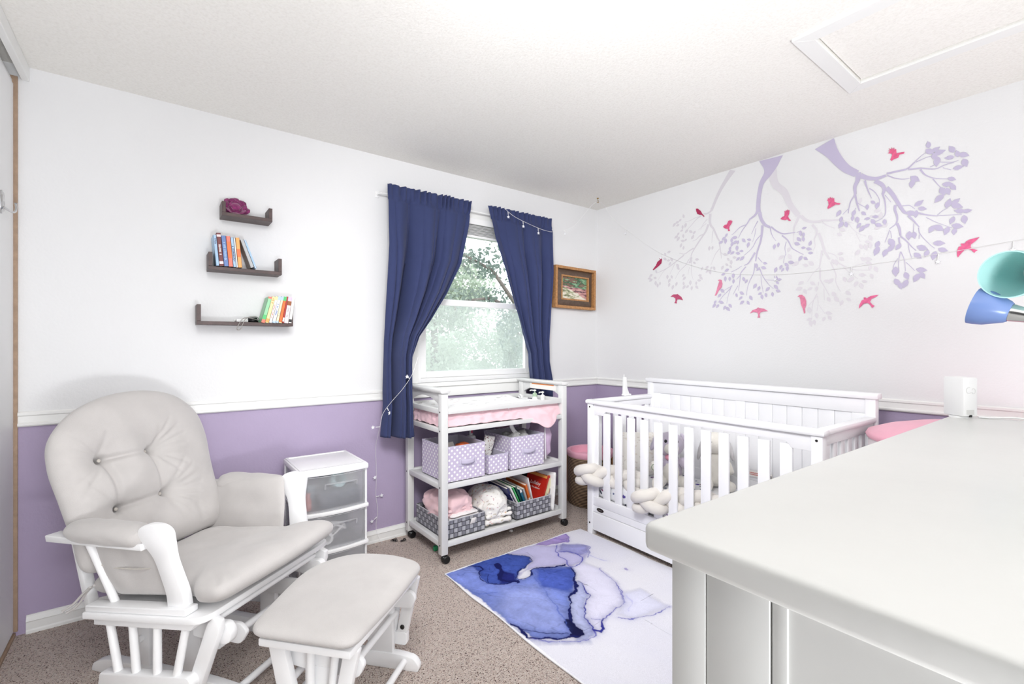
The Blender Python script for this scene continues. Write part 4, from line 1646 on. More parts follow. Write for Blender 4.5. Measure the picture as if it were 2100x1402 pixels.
def lamp_head(tip, back, r, shade, neck_from, bulb=False):
    """cone shade opening towards tip, its narrow end at back, metal neck behind"""
    tip = Vector(tip) - LB
    back = Vector(back) - LB
    ax = (tip - back)
    L = ax.length
    q = ax.to_track_quat('Z', 'Y').to_matrix().to_4x4()
    q.translation = back
    s = MB()
    prof = [(0.026, 0.0), (0.031, 0.006), (r * 0.74, L * 0.3), (r * 0.92, L * 0.58), (r * 0.99, L * 0.84), (r, L), (r - 0.003, L), (r * 0.965, L * 0.84), (r * 0.89, L * 0.58), (r * 0.71, L * 0.3), (0.027, 0.01), (0.02, 0.004)]
    s.lathe(prof, 40, q, cap=False)
    sh = s.obj('shade', MAT[shade], lamp, smooth=60)
    s = MB()
    s.lathe([(0.0, -0.085), (0.010, -0.085), (0.013, -0.07), (0.024, -0.005), (0.024, 0.004), (0.0, 0.004)], 24, q, cap=False)
    s.obj('socket', MAT['chrome'], lamp)
    s = MB()
    s.lathe([(0.012, 0.004), (0.013, 0.016), (0.022, 0.03), (0.024, 0.042), (0.016, 0.056), (0.0, 0.06)], 20, q)
    s.obj('bulb', MAT['bulb'], lamp)
    s = MB()
    e = back - ax.normalized() * 0.08
    s.tube(smooth_path([e, e - ax.normalized() * 0.06, Vector(neck_from) - LB + Vector((0, 0, 0.02)), Vector(neck_from) - LB], 8), 0.006, 10)
    s.obj('goose_neck', MAT['chrome'], lamp)


lamp_head((1.889, 0.276, 1.356), (1.887, 0.202, 1.332), 0.052, 'blue_shade', (2.16, -0.12, 1.30))
lamp_head((1.839, 0.201, 1.433), (2.045, 0.158, 1.456), 0.064, 'teal_shade', (2.16, -0.12, 1.45))

# ================================================================ rug


def fbm(x, y, f, seed):
    """cheap value-noise sum on arrays"""
    tot = np.zeros_like(x)
    a = 0.5
    for o in range(4):
        xi = x * f + seed * 17.1
        yi = y * f + seed * 9.7
        x0 = np.floor(xi)
        y0 = np.floor(yi)
        fx = xi - x0
        fy = yi - y0
        fx = fx * fx * (3 - 2 * fx)
        fy = fy * fy * (3 - 2 * fy)

        def h(p, q):
            v = np.sin(p * 127.1 + q * 311.7 + o * 74.7) * 43758.5453
            return v - np.floor(v)
        v = (h(x0, y0) * (1 - fx) + h(x0 + 1, y0) * fx) * (1 - fy) + (h(x0, y0 + 1) * (1 - fx) + h(x0 + 1, y0 + 1) * fx) * fy
        tot += a * (v - 0.5) * 2
        a *= 0.5
        f *= 2.1
    return tot


def inside(px, py, poly):
    r = np.zeros(px.shape, bool)
    n = len(poly)
    for i in range(n):
        x0, y0 = poly[i]
        x1, y1 = poly[(i + 1) % n]
        c = ((y0 > py) != (y1 > py))
        with np.errstate(divide='ignore', invalid='ignore'):
            xi = (x1 - x0) * (py - y0) / (y1 - y0 + 1e-12) + x0
        r ^= c & (px < xi)
    return r


def line_dist(px, py, pts, closed=False):
    d = np.full(px.shape, 9.0)
    n = len(pts)
    for i in range(n if closed else n - 1):
        ax, ay = pts[i]
        bx, by = pts[(i + 1) % n]
        L2 = (bx - ax) ** 2 + (by - ay) ** 2 + 1e-12
        t = np.clip(((px - ax) * (bx - ax) + (py - ay) * (by - ay)) / L2, 0, 1)
        d = np.minimum(d, np.hypot(px - ax - t * (bx - ax), py - ay - t * (by - ay)))
    return d


RUG_AREAS = [([(1.657,2.245),(1.842,2.221),(1.955,2.136),(2.109,2.03),(2.05,1.948),(1.94,1.876),(1.833,1.884),(1.821,1.929),(1.644,1.992),(1.571,1.996),(1.499,1.92),(1.685,2.069),(1.726,2.114)],(196,192,228),0.02,0.05),([(1.833,1.884),(1.945,1.872),(1.951,1.759),(1.893,1.592),(1.791,1.469),(1.69,1.456),(1.557,1.404),(1.518,1.39),(1.521,1.442),(1.587,1.534),(1.684,1.605),(1.756,1.742)],(226,224,244),0.03,0.04),([(1.861,1.527),(1.943,1.494),(1.922,1.318),(1.723,1.358),(1.685,1.423)],(226,226,246),0.03,0.04),([(1.231,2.244),(1.394,2.243),(1.657,2.245),(1.726,2.114),(1.685,2.069),(1.579,2.006),(1.522,1.95),(1.542,1.919),(1.592,1.929),(1.639,1.986),(1.742,1.953),(1.811,1.918),(1.833,1.884),(1.707,1.702),(1.626,1.662),(1.588,1.623),(1.524,1.582),(1.475,1.523),(1.44,1.428),(1.418,1.413),(1.351,1.438),(1.262,1.521),(1.263,1.605),(1.26,1.662),(1.248,1.766),(1.246,1.937)],(122,138,208),0.008,0.22),([(1.394,1.909),(1.553,1.834),(1.508,1.606),(1.414,1.468),(1.346,1.509),(1.274,1.618),(1.265,1.79)],(150,162,222),0.1,0.18),([(1.394,2.243),(1.657,2.245),(1.726,2.114),(1.685,2.069),(1.579,2.006),(1.499,1.92),(1.412,1.955),(1.366,1.998),(1.362,2.071),(1.398,2.126)],(66,88,172),0.012,0.3),([(1.511,2.092),(1.542,2.001),(1.509,1.928),(1.412,1.955),(1.461,2.029)],(30,38,112),0.02,0.3),([(1.66,1.98),(1.833,1.884),(1.713,1.712),(1.65,1.687),(1.567,1.793),(1.61,1.9)],(76,96,184),0.03,0.25),([(1.842,2.221),(2.151,2.256),(2.102,2.171),(2.045,2.123),(1.902,2.176)],(172,152,210),0.006,0.15),([(1.991,2.12),(2.103,2.034),(2.047,1.95),(1.995,1.949),(1.904,2.069)],(160,160,214),0.02,0.2),([(1.756,1.742),(1.754,1.696),(1.684,1.605),(1.582,1.538),(1.517,1.445),(1.491,1.389),(1.437,1.369),(1.377,1.394),(1.44,1.428),(1.475,1.523),(1.524,1.582),(1.626,1.662)],(186,192,230),0.015,0.12),([(1.168,1.582),(1.259,1.518),(1.374,1.391),(1.444,1.368),(1.433,1.351),(1.318,1.404),(1.257,1.484)],(210,212,238),0.03,0.1)]
RUG_LINES = [([(1.374,2.249),(1.408,2.214),(1.423,2.15),(1.398,2.126),(1.362,2.071),(1.358,2.019),(1.393,1.97),(1.422,1.948),(1.509,1.928),(1.592,1.929),(1.642,1.984),(1.742,1.953),(1.816,1.924)],0.0042,(18,24,86),0.9),([(1.514,2.143),(1.506,2.062),(1.456,2.016),(1.454,1.97),(1.506,1.923)],0.0135,(18,24,86),0.95),([(1.657,2.245),(1.701,2.162),(1.721,2.108),(1.685,2.069),(1.587,2.017),(1.522,1.95)],0.0031,(18,24,86),0.7),([(1.42,2.076),(1.375,1.999)],0.0026,(18,24,86),0.7),([(1.828,1.888),(1.763,1.784),(1.707,1.702),(1.626,1.662),(1.588,1.623),(1.524,1.582),(1.477,1.521),(1.44,1.428)],0.0062,(18,24,86),0.95),([(1.449,1.519),(1.435,1.453),(1.437,1.425),(1.41,1.419)],0.0177,(10,12,56),1),([(1.26,1.662),(1.263,1.605),(1.248,1.552),(1.263,1.515),(1.316,1.475),(1.355,1.435),(1.418,1.413)],0.0062,(18,24,86),0.95),([(1.263,1.605),(1.305,1.54),(1.344,1.506),(1.397,1.45)],0.0026,(18,24,86),0.8),([(1.257,1.515),(1.3,1.457),(1.374,1.391),(1.446,1.371),(1.491,1.389),(1.517,1.445)],0.0021,(92,92,178),0.7),([(1.756,1.742),(1.754,1.696),(1.708,1.643),(1.679,1.595),(1.582,1.538),(1.535,1.477),(1.504,1.411)],0.0026,(60,62,150),0.8),([(1.961,2.131),(1.895,2.086),(1.866,2.028),(1.872,1.984),(1.832,1.921),(1.838,1.88),(1.902,1.867),(1.959,1.899),(1.984,1.938),(1.967,2.011),(1.898,2.063)],0.0031,(92,92,178),0.8),([(1.967,2.138),(2.056,2.081),(2.103,2.024),(2.05,1.948),(2.006,1.902)],0.0021,(92,92,178),0.6),([(2.027,2.159),(2.045,2.123),(2.102,2.171),(2.124,2.227)],0.0026,(120,100,180),0.8),([(2.022,2.232),(2.058,2.147)],0.0026,(120,100,180),0.8),([(1.946,1.763),(1.906,1.676),(1.893,1.607),(1.847,1.538),(1.8,1.476),(1.69,1.456),(1.646,1.44),(1.596,1.431),(1.578,1.444),(1.555,1.474)],0.0021,(92,92,178),0.75),([(1.596,1.431),(1.551,1.398),(1.523,1.386),(1.508,1.408)],0.0062,(50,52,140),0.8),([(1.662,1.404),(1.693,1.375),(1.779,1.334),(1.847,1.318),(1.915,1.317)],0.0021,(92,92,178),0.7),([(1.851,1.564),(1.825,1.512),(1.795,1.48)],0.0016,(92,92,178),0.6),([(2.052,1.679),(2.049,1.668)],0.0042,(120,100,180),0.5),([(2.013,1.976),(2.045,1.872),(2.05,1.811)],0.0021,(170,170,220),0.5),([(1.844,1.497),(1.824,1.445),(1.751,1.422)],0.0021,(190,190,230),0.6),([(1.324,2.166),(1.284,2.163),(1.282,2.197)],0.0021,(70,90,170),0.6),([(1.242,2.01),(1.272,1.944),(1.345,1.903)],0.0021,(80,100,180),0.6),([(1.631,1.967),(1.559,1.784),(1.486,1.623),(1.42,1.474)],0.0021,(80,100,184),0.5)]


def painted_sheet(name, nx, ny, xy_of, colour_of, z_of, mat):
    """grid mesh whose print is stored as a colour attribute; the dye pattern of a printed cloth or a painting"""
    u, v = np.meshgrid(np.linspace(0, 1, nx + 1), np.linspace(0, 1, ny + 1))
    x, y = xy_of(u, v)
    z = z_of(u, v)
    col = colour_of(x, y)
    me = bpy.data.meshes.new(name)
    nv = (nx + 1) * (ny + 1)
    me.vertices.add(nv)
    me.vertices.foreach_set('co', np.stack([x, y, z], -1).reshape(-1).astype(np.float32))
    i = np.arange(nx * ny)
    a = (i // nx) * (nx + 1) + i % nx
    q = np.stack([a, a + 1, a + nx + 2, a + nx + 1], 1).astype(np.int32)
    me.loops.add(nx * ny * 4)
    me.loops.foreach_set('vertex_index', q.reshape(-1))
    me.polygons.add(nx * ny)
    me.polygons.foreach_set('loop_start', (i * 4).astype(np.int32))
    me.polygons.foreach_set('loop_total', np.full(nx * ny, 4, np.int32))
    me.update(calc_edges=True)
    at = me.color_attributes.new('print', 'FLOAT_COLOR', 'POINT')
    at.data.foreach_set('color', np.concatenate([col.reshape(-1, 3), np.ones((nv, 1))], 1).reshape(-1).astype(np.float32))
    me.materials.append(mat)
    o = bpy.data.objects.new(name, me)
    COL.objects.link(o)
    return o


def print_material(name, rough, grain, gs):
    m, nt, bs = new_mat(name)
    a = nd(nt, 'ShaderNodeAttribute', attribute_name='print')
    v = coords(nt)
    f = noise_tex(nt, v, gs, 2)
    mx = nd(nt, 'ShaderNodeMixRGB', blend_type='MULTIPLY', inp={'Fac': grain})
    lk(nt, a.outputs['Color'], mx.inputs['Color1'])
    lk(nt, ramp(nt, f, [(0.3, (0.75, 0.75, 0.75, 1)), (0.7, (1.1, 1.1, 1.1, 1))]), mx.inputs['Color2'])
    lk(nt, mx.outputs['Color'], bs.inputs['Base Color'])
    bs.inputs['Roughness'].default_value = rough
    bs.inputs['Specular IOR Level'].default_value = 0.15
    bump(nt, bs, f, 0.2, 0.003)
    return m


RX0, RX1, RY0, RY1 = 1.232, 2.272, 0.62, 2.238


def rug_colour(x, y):
    X_, Y_ = x + RX0, y + RY0
    wx = X_ + 0.026 * fbm(X_, Y_, 6, 1) + 0.014 * fbm(X_, Y_, 22, 3) + 0.004 * fbm(X_, Y_, 70, 13)
    wy = Y_ + 0.026 * fbm(X_, Y_, 6, 2) + 0.014 * fbm(X_, Y_, 22, 4) + 0.004 * fbm(X_, Y_, 70, 14)
    base = np.array(lin(232, 231, 238)[:3])
    col = np.broadcast_to(base, X_.shape + (3,)).copy()
    tint = np.clip(0.5 + 0.9 * fbm(X_, Y_, 3.2, 5), 0, 1)[..., None] * 0.5
    col = col * (1 - tint) + np.array(lin(216, 216, 234)[:3]) * tint
    for poly, c, soft, var in RUG_AREAS:
        ins = inside(wx, wy, poly)
        d = line_dist(wx, wy, poly, True)
        sd = np.where(ins, d, -d)
        m = np.clip(sd / soft + 0.5, 0, 1)[..., None]
        f1 = fbm(X_ + 0.5 * Y_, Y_ * 0.6, 6, 7)
        shade = (1 + var * 1.5 * f1 + var * 0.9 * fbm(X_, Y_, 30, 8) + var * 0.5 * fbm(X_, Y_, 110, 9) - var * 1.1 * np.exp(-(f1 / 0.018) ** 2) - var * 0.8 * np.exp(-((f1 - 0.22) / 0.012) ** 2))[..., None]
        edge = (np.exp(-np.clip(sd, 0, 1) / 0.018) * 0.26)[..., None]
        cc = np.clip(np.array(lin(*c)[:3]) * shade * (1 - edge), 0, 1)
        col = col * (1 - m) + cc * m
    for pts, w, c, op in RUG_LINES:
        if len(pts) > 2:
            pts = [(p.x, p.y) for p in smooth_path(pts, 4)]
        d = line_dist(wx, wy, pts)
        ww = w * (0.85 + 1.3 * fbm(X_, Y_, 14, 11))
        m = (np.clip((ww - d) / 0.003 + 0.5, 0, 1) * op + np.exp(-np.clip(d - ww, 0, 1) / 0.012) * 0.30 * op)
        m = np.clip(m, 0, 1)[..., None]
        col = col * (1 - m) + np.array(lin(*c)[:3]) * m
    e = np.minimum(np.minimum(x, (RX1 - RX0) - x), np.minimum(y, (RY1 - RY0) - y))
    m = (e < 0.008)[..., None]
    return np.where(m, np.array(lin(240, 240, 244)[:3]), col)


MAT['rug'] = print_material('printed_rug_pile', 0.9, 0.5, 420)
rz_ = lambda u, v: 0.008 + 0.0018 * np.sin(u * 19 + v * 7) * np.sin(v * 23)


def rug_xy(u, v):
    x = u * (RX1 - RX0) + 0.006 * np.sin(v * 13) * (1 - 2 * np.abs(u - 0.5)) + np.where(u < 0.5, 0.004, -0.004) * np.sin(v * 21)
    y = v * (RY1 - RY0) + np.where(v > 0.5, 0.004 * np.sin(u * 17), 0)
    return x, y


o = painted_sheet('area_rug', 380, 590, rug_xy, lambda x, y: rug_colour(x, y), rz_, MAT['rug'])
o.location = (RX0, RY0, 0)
for p in o.data.polygons:
    p.use_smooth = True
md = o.modifiers.new('rug_thickness', 'SOLIDIFY')
md.thickness = 0.006
md.offset = -1
tag(o, 'white area rug printed with blue and violet ink marbling in front of the crib', 'rug')

# ================================================================ changing table on castors
CTX, CTY = 1.275, 2.34
cart = thing('changing_table', 'pale grey wooden changing table on black castors under the window', 'changing table', (CTX, CTY, 0))
G = MAT['grey_wood']
TW, TD = 0.968, 0.485
P_ = 0.042
for ix, iy in ((0, 0), (1, 0), (0, 1), (1, 1)):
    x = ix * (TW - P_)
    y = iy * (TD - P_)
    s = MB()
    s.box((x, y, 0.052), (x + P_, y + P_, 0.965), 0.003)
    lg = s.obj('leg', G, cart)
    for z in (0.105, 0.432, 0.752, 0.86):
        s = MB()
        if iy == 0:
            s.lathe([(0.0045, 0), (0.0045, 0.0012)], 10, Matrix.Translation((x + (0 if ix == 0 else P_), y + 0.022, z)) @ Matrix.Rotation(PI / 2 if ix else -PI / 2, 4, 'Y'))
        else:
            s.lathe([(0.0045, 0), (0.0045, 0.0012)], 10, Matrix.Translation((x + (0 if ix == 0 else P_), y + 0.022, z)) @ Matrix.Rotation(PI / 2 if ix else -PI / 2, 4, 'Y'))
        s.obj('bolt', MAT['black_plastic'], lg)
    s = MB()
    cxx, cyy = x + P_ / 2, y + P_ / 2
    dx = 0.008
    for sx in (-1, 1):
        s.lathe([(0.0, -0.007), (0.018, -0.007), (0.022, -0.004), (0.022, 0.005), (0.017, 0.009), (0.0, 0.009)], 24, Matrix.Translation((cxx + 0.012, cyy - 0.006 + sx * 0.011, 0.0225)) @ Matrix.Rotation(PI / 2 * sx, 4, 'X'))
    s.tube([(cxx, cyy, 0.03), (cxx, cyy, 0.056)], 0.006, 10)
    s.blob((cxx + 0.006, cyy - 0.006, 0.032), (0.022, 0.015, 0.016), 0.9, 14)
    s.obj('castor', MAT['black_plastic'], cart, merge=False)


def bx_part(name, lo, hi, bev=0.003, mat=None, parent=None):
    s = MB()
    s.box(lo, hi, bev)
    return s.obj(name, mat or G, parent or cart)


for z0, z1, nm in ((0.738, 0.766, 'tray_rail'), (0.417, 0.447, 'shelf_rail'), (0.09, 0.121, 'shelf_rail')):
    bx_part(nm, (P_, 0.006, z0), (TW - P_, 0.028, z1))
    bx_part(nm, (P_, TD - 0.028, z0), (TW - P_, TD - 0.006, z1))
    bx_part(nm, (0.006, P_, z0), (0.028, TD - P_, z1))
    bx_part(nm, (TW - 0.028, P_, z0), (TW - 0.006, TD - P_, z1))
    bx_part('shelf_board', (0.028, 0.028, z1 - 0.022), (TW - 0.028, TD - 0.028, z1 - 0.010), 0.001)
bx_part('front_guard_rail', (P_, 0.008, 0.845), (TW - P_, 0.026, 0.877))
bx_part('back_guard_rail', (P_, TD - 0.026, 0.845), (TW - P_, TD - 0.008, 0.877))
for x0 in (0.010, TW - 0.030):
    bx_part('end_guard_rail', (x0, P_, 0.845), (x0 + 0.02, TD - P_, 0.874))
    arch = [(P_, 0.966), (P_, 0.895)] + [(P_ + 0.012 + (TD - 2 * P_ - 0.024) * k / 20, 0.895 + 0.045 * math.sin(PI * k / 20) ** 0.75) for k in range(21)] + [(TD - P_, 0.895), (TD - P_, 0.966)]
    s = MB()
    s.prism(arch, 0.018, Matrix.Translation((x0 + 0.010, 0, 0)) @ YZ, 0.002)
    s.obj('arched_end_panel', G, cart)
    s = MB()
    xo = 0.0 if x0 < 0.5 else TW - 0.042
    s.prism([(-0.012, 0.978), (-0.004, 0.966), (0.046, 0.966), (0.054, 0.978), (0.054, 0.988), (-0.012, 0.988)], TD + 0.016, Matrix.Translation((xo, TD / 2, 0)) @ XZ, 0.002)
    s.obj('end_cap', G, cart)
# label on the right end
MAT['label_orange'] = pr('orange_warning_strip', (232, 138, 66), 0.6)
lb = bx_part('warning_label', (TW - 0.0318, 0.075, 0.922), (TW - 0.0312, 0.36, 0.962), 0, MAT['label_white'])
s = MB()
s.box((TW - 0.0324, 0.098, 0.953), (TW - 0.0319, 0.338, 0.961))
s.obj('orange_band', MAT['label_orange'], lb, smooth=0)

# changing pad, pink sheet, lotion bottles
MAT['pad_print'] = floral('pad_faint_print', 17, [(0.0, lin(236, 228, 226)), (0.4, lin(234, 230, 232)), (0.85, lin(210, 208, 206))], (244, 243, 243))
t = thing('changing_pad', 'white contoured changing pad with a faint print on top of the changing table', 'changing pad', (CTX + TW / 2 - 0.045, CTY + TD / 2, 0.766))
s = MB()


def cpad(i, j):
    a = 2 * PI * i
    e = 0.28
    cx_ = math.copysign(abs(math.cos(a)) ** e, math.cos(a))
    sy_ = math.copysign(abs(math.sin(a)) ** e, math.sin(a))
    L = 0.39
    x = -L + 2 * L * j
    w_ = 0.192
    y = w_ * cx_
    z = 0.052 + 0.05 * sy_
    if sy_ > 0:
        z += 0.032 * (abs(y) / w_) ** 2.2 - 0.012
    k = max(0.0, 1 - (abs(2 * j - 1)) ** 14) ** 0.4
    return (x, y * (0.93 + 0.07 * k), 0.05 + (z - 0.05) * (0.25 + 0.75 * k))


s.grid(cpad, 48, 30)
s.add([cpad(k / 48, 0) for k in range(48)], [tuple(range(48))])
s.add([cpad(k / 48, 1) for k in range(48)], [tuple(range(48))])
s.obj('cover', MAT['pad_print'], t, smooth=60)
MAT['pink_sheet'] = fabric('pale_pink_cotton', (246, 208, 216), 0.9, 900, 0.04, 7, 0.2, 0.4, 22)
t = thing('pink_sheet', 'pale pink sheet crumpled under the changing pad and hanging over the tray edge', 'sheet', (CTX, CTY, 0.766))


def psheet(u, v):
    x = 0.035 + (TW - 0.075) * u
    drop = smoothstep(0.58, 0.86, u) * smoothstep(1.0, 0.84, u)
    y = 0.055 - 0.034 * v - 0.042 * smoothstep(0.3, 0.6, v) * drop
    z = 0.085 - 0.08 * v + 0.012 * noise.noise(Vector((u * 14, v * 3, 1))) - (0.075 * smoothstep(0.4, 1.0, v)) * drop + 0.03 * smoothstep(0.85, 0.45, u) * 0
    z = z if drop > 0.02 else max(z, 0.004)
    y += 0.010 * noise.noise(Vector((u * 18, v * 4, 7)))
    return (x, y, z)


s = MB()
s.grid(psheet, 110, 24)
sh_ = s.obj('cloth', MAT['pink_sheet'], t, smooth=70, recalc=False)
md = sh_.modifiers.new('cloth_thickness', 'SOLIDIFY')
md.thickness = 0.004
s = MB()
s.grid(lambda u, v: (0.034 - 0.006 * v + 0.008 * noise.noise(Vector((v * 3, u * 12, 3))), 0.05 + (TD - 0.11) * u, 0.080 - 0.076 * v + 0.01 * noise.noise(Vector((u * 9, v * 3, 5)))), 40, 14)
sh_ = s.obj('folded_edge', MAT['pink_sheet'], t, smooth=70, recalc=False)
md = sh_.modifiers.new('cloth_thickness', 'SOLIDIFY')
md.thickness = 0.004

MAT['green_plastic'] = pr('pale_green_plastic', (176, 200, 172), 0.3)
MAT['gel'] = pr('pale_bottle_plastic', (236, 238, 236), 0.25)


def pump_bottle(name, label, loc, r, h, collar_mat, group):
    t = thing(name, label, 'bottle', loc, random.Random(h).uniform(-1, 1), group)
    s = MB()
    s.lathe([(r * 0.95, 0), (r, 0.006), (r, h * 0.72), (r * 0.85, h * 0.85), (0.014, h), (0.0, h)], 24)
    s.obj('body', MAT['gel'], t)
    s = MB()
    s.lathe([(0.016, h), (0.0165, h + 0.018), (0.008, h + 0.026), (0.004, h + 0.028), (0.004, h + 0.042), (0.0, h + 0.042)], 20)
    s.obj('collar', MAT[collar_mat], t)
    s = MB()
    s.lathe([(0.010, h + 0.038), (0.011, h + 0.046), (0.0, h + 0.05)], 16)
    s.tube([(0, 0, h + 0.043), (-0.03, 0, h + 0.044), (-0.036, 0, h + 0.038)], 0.004, 8)
    s.obj('pump', MAT['gel'], t, merge=False)
    return t


pump_bottle('pump_bottle', 'white pump bottle with a green collar at the right end of the changing table', (CTX + 0.895, CTY + 0.255, 0.766), 0.024, 0.105, 'green_plastic', 'pump bottles on the changing table')
pump_bottle('pump_bottle', 'all white pump bottle nearest the front right post of the changing table', (CTX + 0.90, CTY + 0.175, 0.766), 0.021, 0.098, 'gel', 'pump bottles on the changing table')
t = thing('toiletry_caddy', 'low white plastic caddy around the pump bottles on the changing table', 'caddy', (CTX + 0.862, CTY + 0.26, 0.766))
s = MB()
s.box((-0.006, -0.125, 0.0), (0.0, 0.125, 0.088), 0.002)
s.obj('front_wall', MAT['plastic_white'], t)
for yy in (-0.125, 0.119):
    s = MB()
    s.box((0.0, yy, 0.0), (0.07, yy + 0.006, 0.088), 0.002)
    s.obj('side_wall', MAT['plastic_white'], t)
s = MB()
s.tube([(-0.003, 0.125, 0.085), (-0.003, 0.135, 0.098), (-0.003, 0.118, 0.108), (-0.003, 0.10, 0.098), (-0.003, 0.10, 0.085)], 0.007, 10)
s.obj('hook', MAT['plastic_white'], t)

# polka dot fabric boxes


def dot_material(name, rgb):
    m, nt, bs = new_mat(name)
    uvn = nd(nt, 'ShaderNodeTexCoord')
    outs = []
    for off in (0.0, 0.5):
        mp = nd(nt, 'ShaderNodeMapping')
        mp.inputs['Scale'].default_value = (1 / 0.036, 1 / 0.036, 1)
        mp.inputs['Location'].default_value = (off, off, 0)
        lk(nt, uvn.outputs['UV'], mp.inputs['Vector'])
        fr = nd(nt, 'ShaderNodeVectorMath', operation='FRACTION')
        lk(nt, mp.outputs['Vector'], fr.inputs[0])
        sb = nd(nt, 'ShaderNodeVectorMath', operation='SUBTRACT')
        lk(nt, fr.outputs['Vector'], sb.inputs[0])
        sb.inputs[1].default_value = (0.5, 0.5, 0.0)
        ml = nd(nt, 'ShaderNodeVectorMath', operation='MULTIPLY')
        lk(nt, sb.outputs['Vector'], ml.inputs[0])
        ml.inputs[1].default_value = (1, 1, 0)
        ln = nd(nt, 'ShaderNodeVectorMath', operation='LENGTH')
        lk(nt, ml.outputs['Vector'], ln.inputs[0])
        outs.append(ln.outputs['Value'])
    mn = nd(nt, 'ShaderNodeMath', operation='MINIMUM')
    lk(nt, outs[0], mn.inputs[0])
    lk(nt, outs[1], mn.inputs[1])
    c = ramp(nt, mn.outputs[0], [(0.165, lin(246, 245, 248)), (0.20, lin(*rgb))])
    lk(nt, c, bs.inputs['Base Color'])
    bs.inputs['Roughness'].default_value = 0.85
    return m


MAT['dots'] = dot_material('lilac_polka_dot_cloth', (203, 192, 216))
MAT['lilac_plain'] = fabric('plain_lilac_cloth', (206, 199, 220), 0.85, 900, 0.03)
MAT['lilac_lining'] = fabric('lilac_lining', (190, 186, 200), 0.9, 900, 0.04)


def fabric_box(label, lo, w, d, h, group, handle=True):
    t = thing('fabric_box', label, 'box', (lo[0], lo[1], lo[2]), 0, group)
    th = 0.006
    s = MB()
    for a, c in (((0, 0, 0), (w, th, h)), ((0, d - th, 0), (w, d, h)), ((0, th, 0), (th, d - th, h)), ((w - th, th, 0), (w, d - th, h))):
        s.box(a, c, 0.0015)
    s.obj('walls', MAT['dots'], t, uv=True, merge=False, smooth=0)
    s = MB()
    for a, c in (((th, th, 0.002), (w - th, th + 0.001, h - 0.002)), ((th, d - th - 0.001, 0.002), (w - th, d - th, h - 0.002)), ((th, th, 0.002), (th + 0.001, d - th, h - 0.002)), ((w - th - 0.001, th, 0.002), (w - th, d - th, h - 0.002)), ((th, th, 0.0), (w - th, d - th, 0.003))):
        s.box(a, c)
    s.obj('lining', MAT['lilac_lining'], t, merge=False, smooth=0)
    s = MB()
    for a, c in (((-0.001, -0.0015, h - 0.006), (w + 0.001, 0.0, h + 0.001)), ((-0.0015, 0, h - 0.006), (0, d, h + 0.001)), ((w, 0, h - 0.006), (w + 0.0015, d, h + 0.001))):
        s.box(a, c)
    s.obj('edge_binding', MAT['lilac_plain'], t, merge=False, smooth=0)
    if handle:
        s = MB()
        s.grid(lambda u, v: (w * 0.36 + u * w * 0.36, -0.003 - 0.014 * math.sin(PI * u) ** 0.6, h * 0.47 + v * 0.028 - 0.004 * math.sin(PI * u)), 16, 3)
        hd_ = s.obj('handle', MAT['lilac_plain'], t, recalc=False)
        md = hd_.modifiers.new('strap_thickness', 'SOLIDIFY')
        md.thickness = 0.003
        for f in (0.32, 0.62):
            s = MB()
            s.box((w * f, -0.003, h * 0.40), (w * f + w * 0.13, -0.0005, h * 0.62), 0.001)
            s.obj('handle_patch', MAT['lilac_plain'], t)
    return t


SZ = 0.4475
fabric_box('large lilac polka dot fabric box at the left end of the middle shelf', (CTX + 0.05, CTY + 0.035, SZ), 0.265, 0.31, 0.205, 'polka dot fabric boxes')
fabric_box('small lilac polka dot fabric box between the two large ones', (CTX + 0.345, CTY + 0.035, SZ), 0.145, 0.22, 0.115, 'polka dot fabric boxes', False)
fabric_box('large lilac polka dot fabric box at the right of the middle shelf', (CTX + 0.515, CTY + 0.035, SZ), 0.275, 0.31, 0.205, 'polka dot fabric boxes')

# things in and around the boxes
MAT['paper_print'] = floral('printed_white_packaging', 48, [(0.0, lin(90, 90, 95)), (0.3, lin(150, 90, 90)), (0.6, lin(120, 120, 125)), (0.9, lin(180, 150, 140))], (236, 234, 230))
MAT['grey_leaf'] = pr('grey_tissue', (172, 172, 170), 0.9, var=0.2, vscale=60)
MAT['orange_blob'] = pr('orange_cloth', (200, 96, 52), 0.85, var=0.3, vscale=40)


def crumple(name, label, cat, c, r, mat, group=None, amp=0.02, freq=18, e=0.8, seed=1.0):
    s = MB()
    s.blob((0, 0, 0), r, e, 40, amp, freq, None, seed)
    o_ = s.obj(name, mat, smooth=50)
    o_.location = c
    return tag(o_, label, cat, group)


t = thing('leaflet', 'folded printed leaflet standing in the left polka dot box', 'leaflet', (CTX + 0.135, CTY + 0.20, SZ + 0.10), 0.3)
s = MB()
s.box((-0.05, -0.03, 0), (0.06, -0.028, 0.098), 0.0005, Matrix.Rotation(-0.5, 3, 'X'))
s.box((-0.06, 0.0, 0), (0.05, 0.002, 0.092), 0.0005, Matrix.Rotation(-0.5, 3, 'X'))
s.obj('pages', MAT['paper_print'], t, merge=False, smooth=0)
crumple('folded_bib', 'small orange patterned cloth in the left polka dot box', 'cloth', (CTX + 0.225, CTY + 0.14, SZ + 0.168), (0.045, 0.05, 0.025), MAT['orange_blob'])
t = thing('wipes_packet', 'printed white packet sticking up out of the small polka dot box', 'packet', (CTX + 0.39, CTY + 0.16, SZ + 0.03), rot=(0.1, 0.22, 0.25))
s = MB()
pad(s, densify([(-0.045, 0), (0.045, 0), (0.045, 0.185), (-0.045, 0.185)], 0.012), 0.014, 6, 0.5, 10, wob=0.006)
s.v = [(p[0], -p[2], p[1]) for p in s.v]
s.obj('wrapper', MAT['paper_print'], t, smooth=60)
crumple('crumpled_tissue', 'grey crumpled tissue paper heaped in the right polka dot box', 'tissue', (CTX + 0.645, CTY + 0.17, SZ + 0.155), (0.10, 0.085, 0.055), MAT['grey_leaf'], None, 0.03, 30, 0.8, 4)
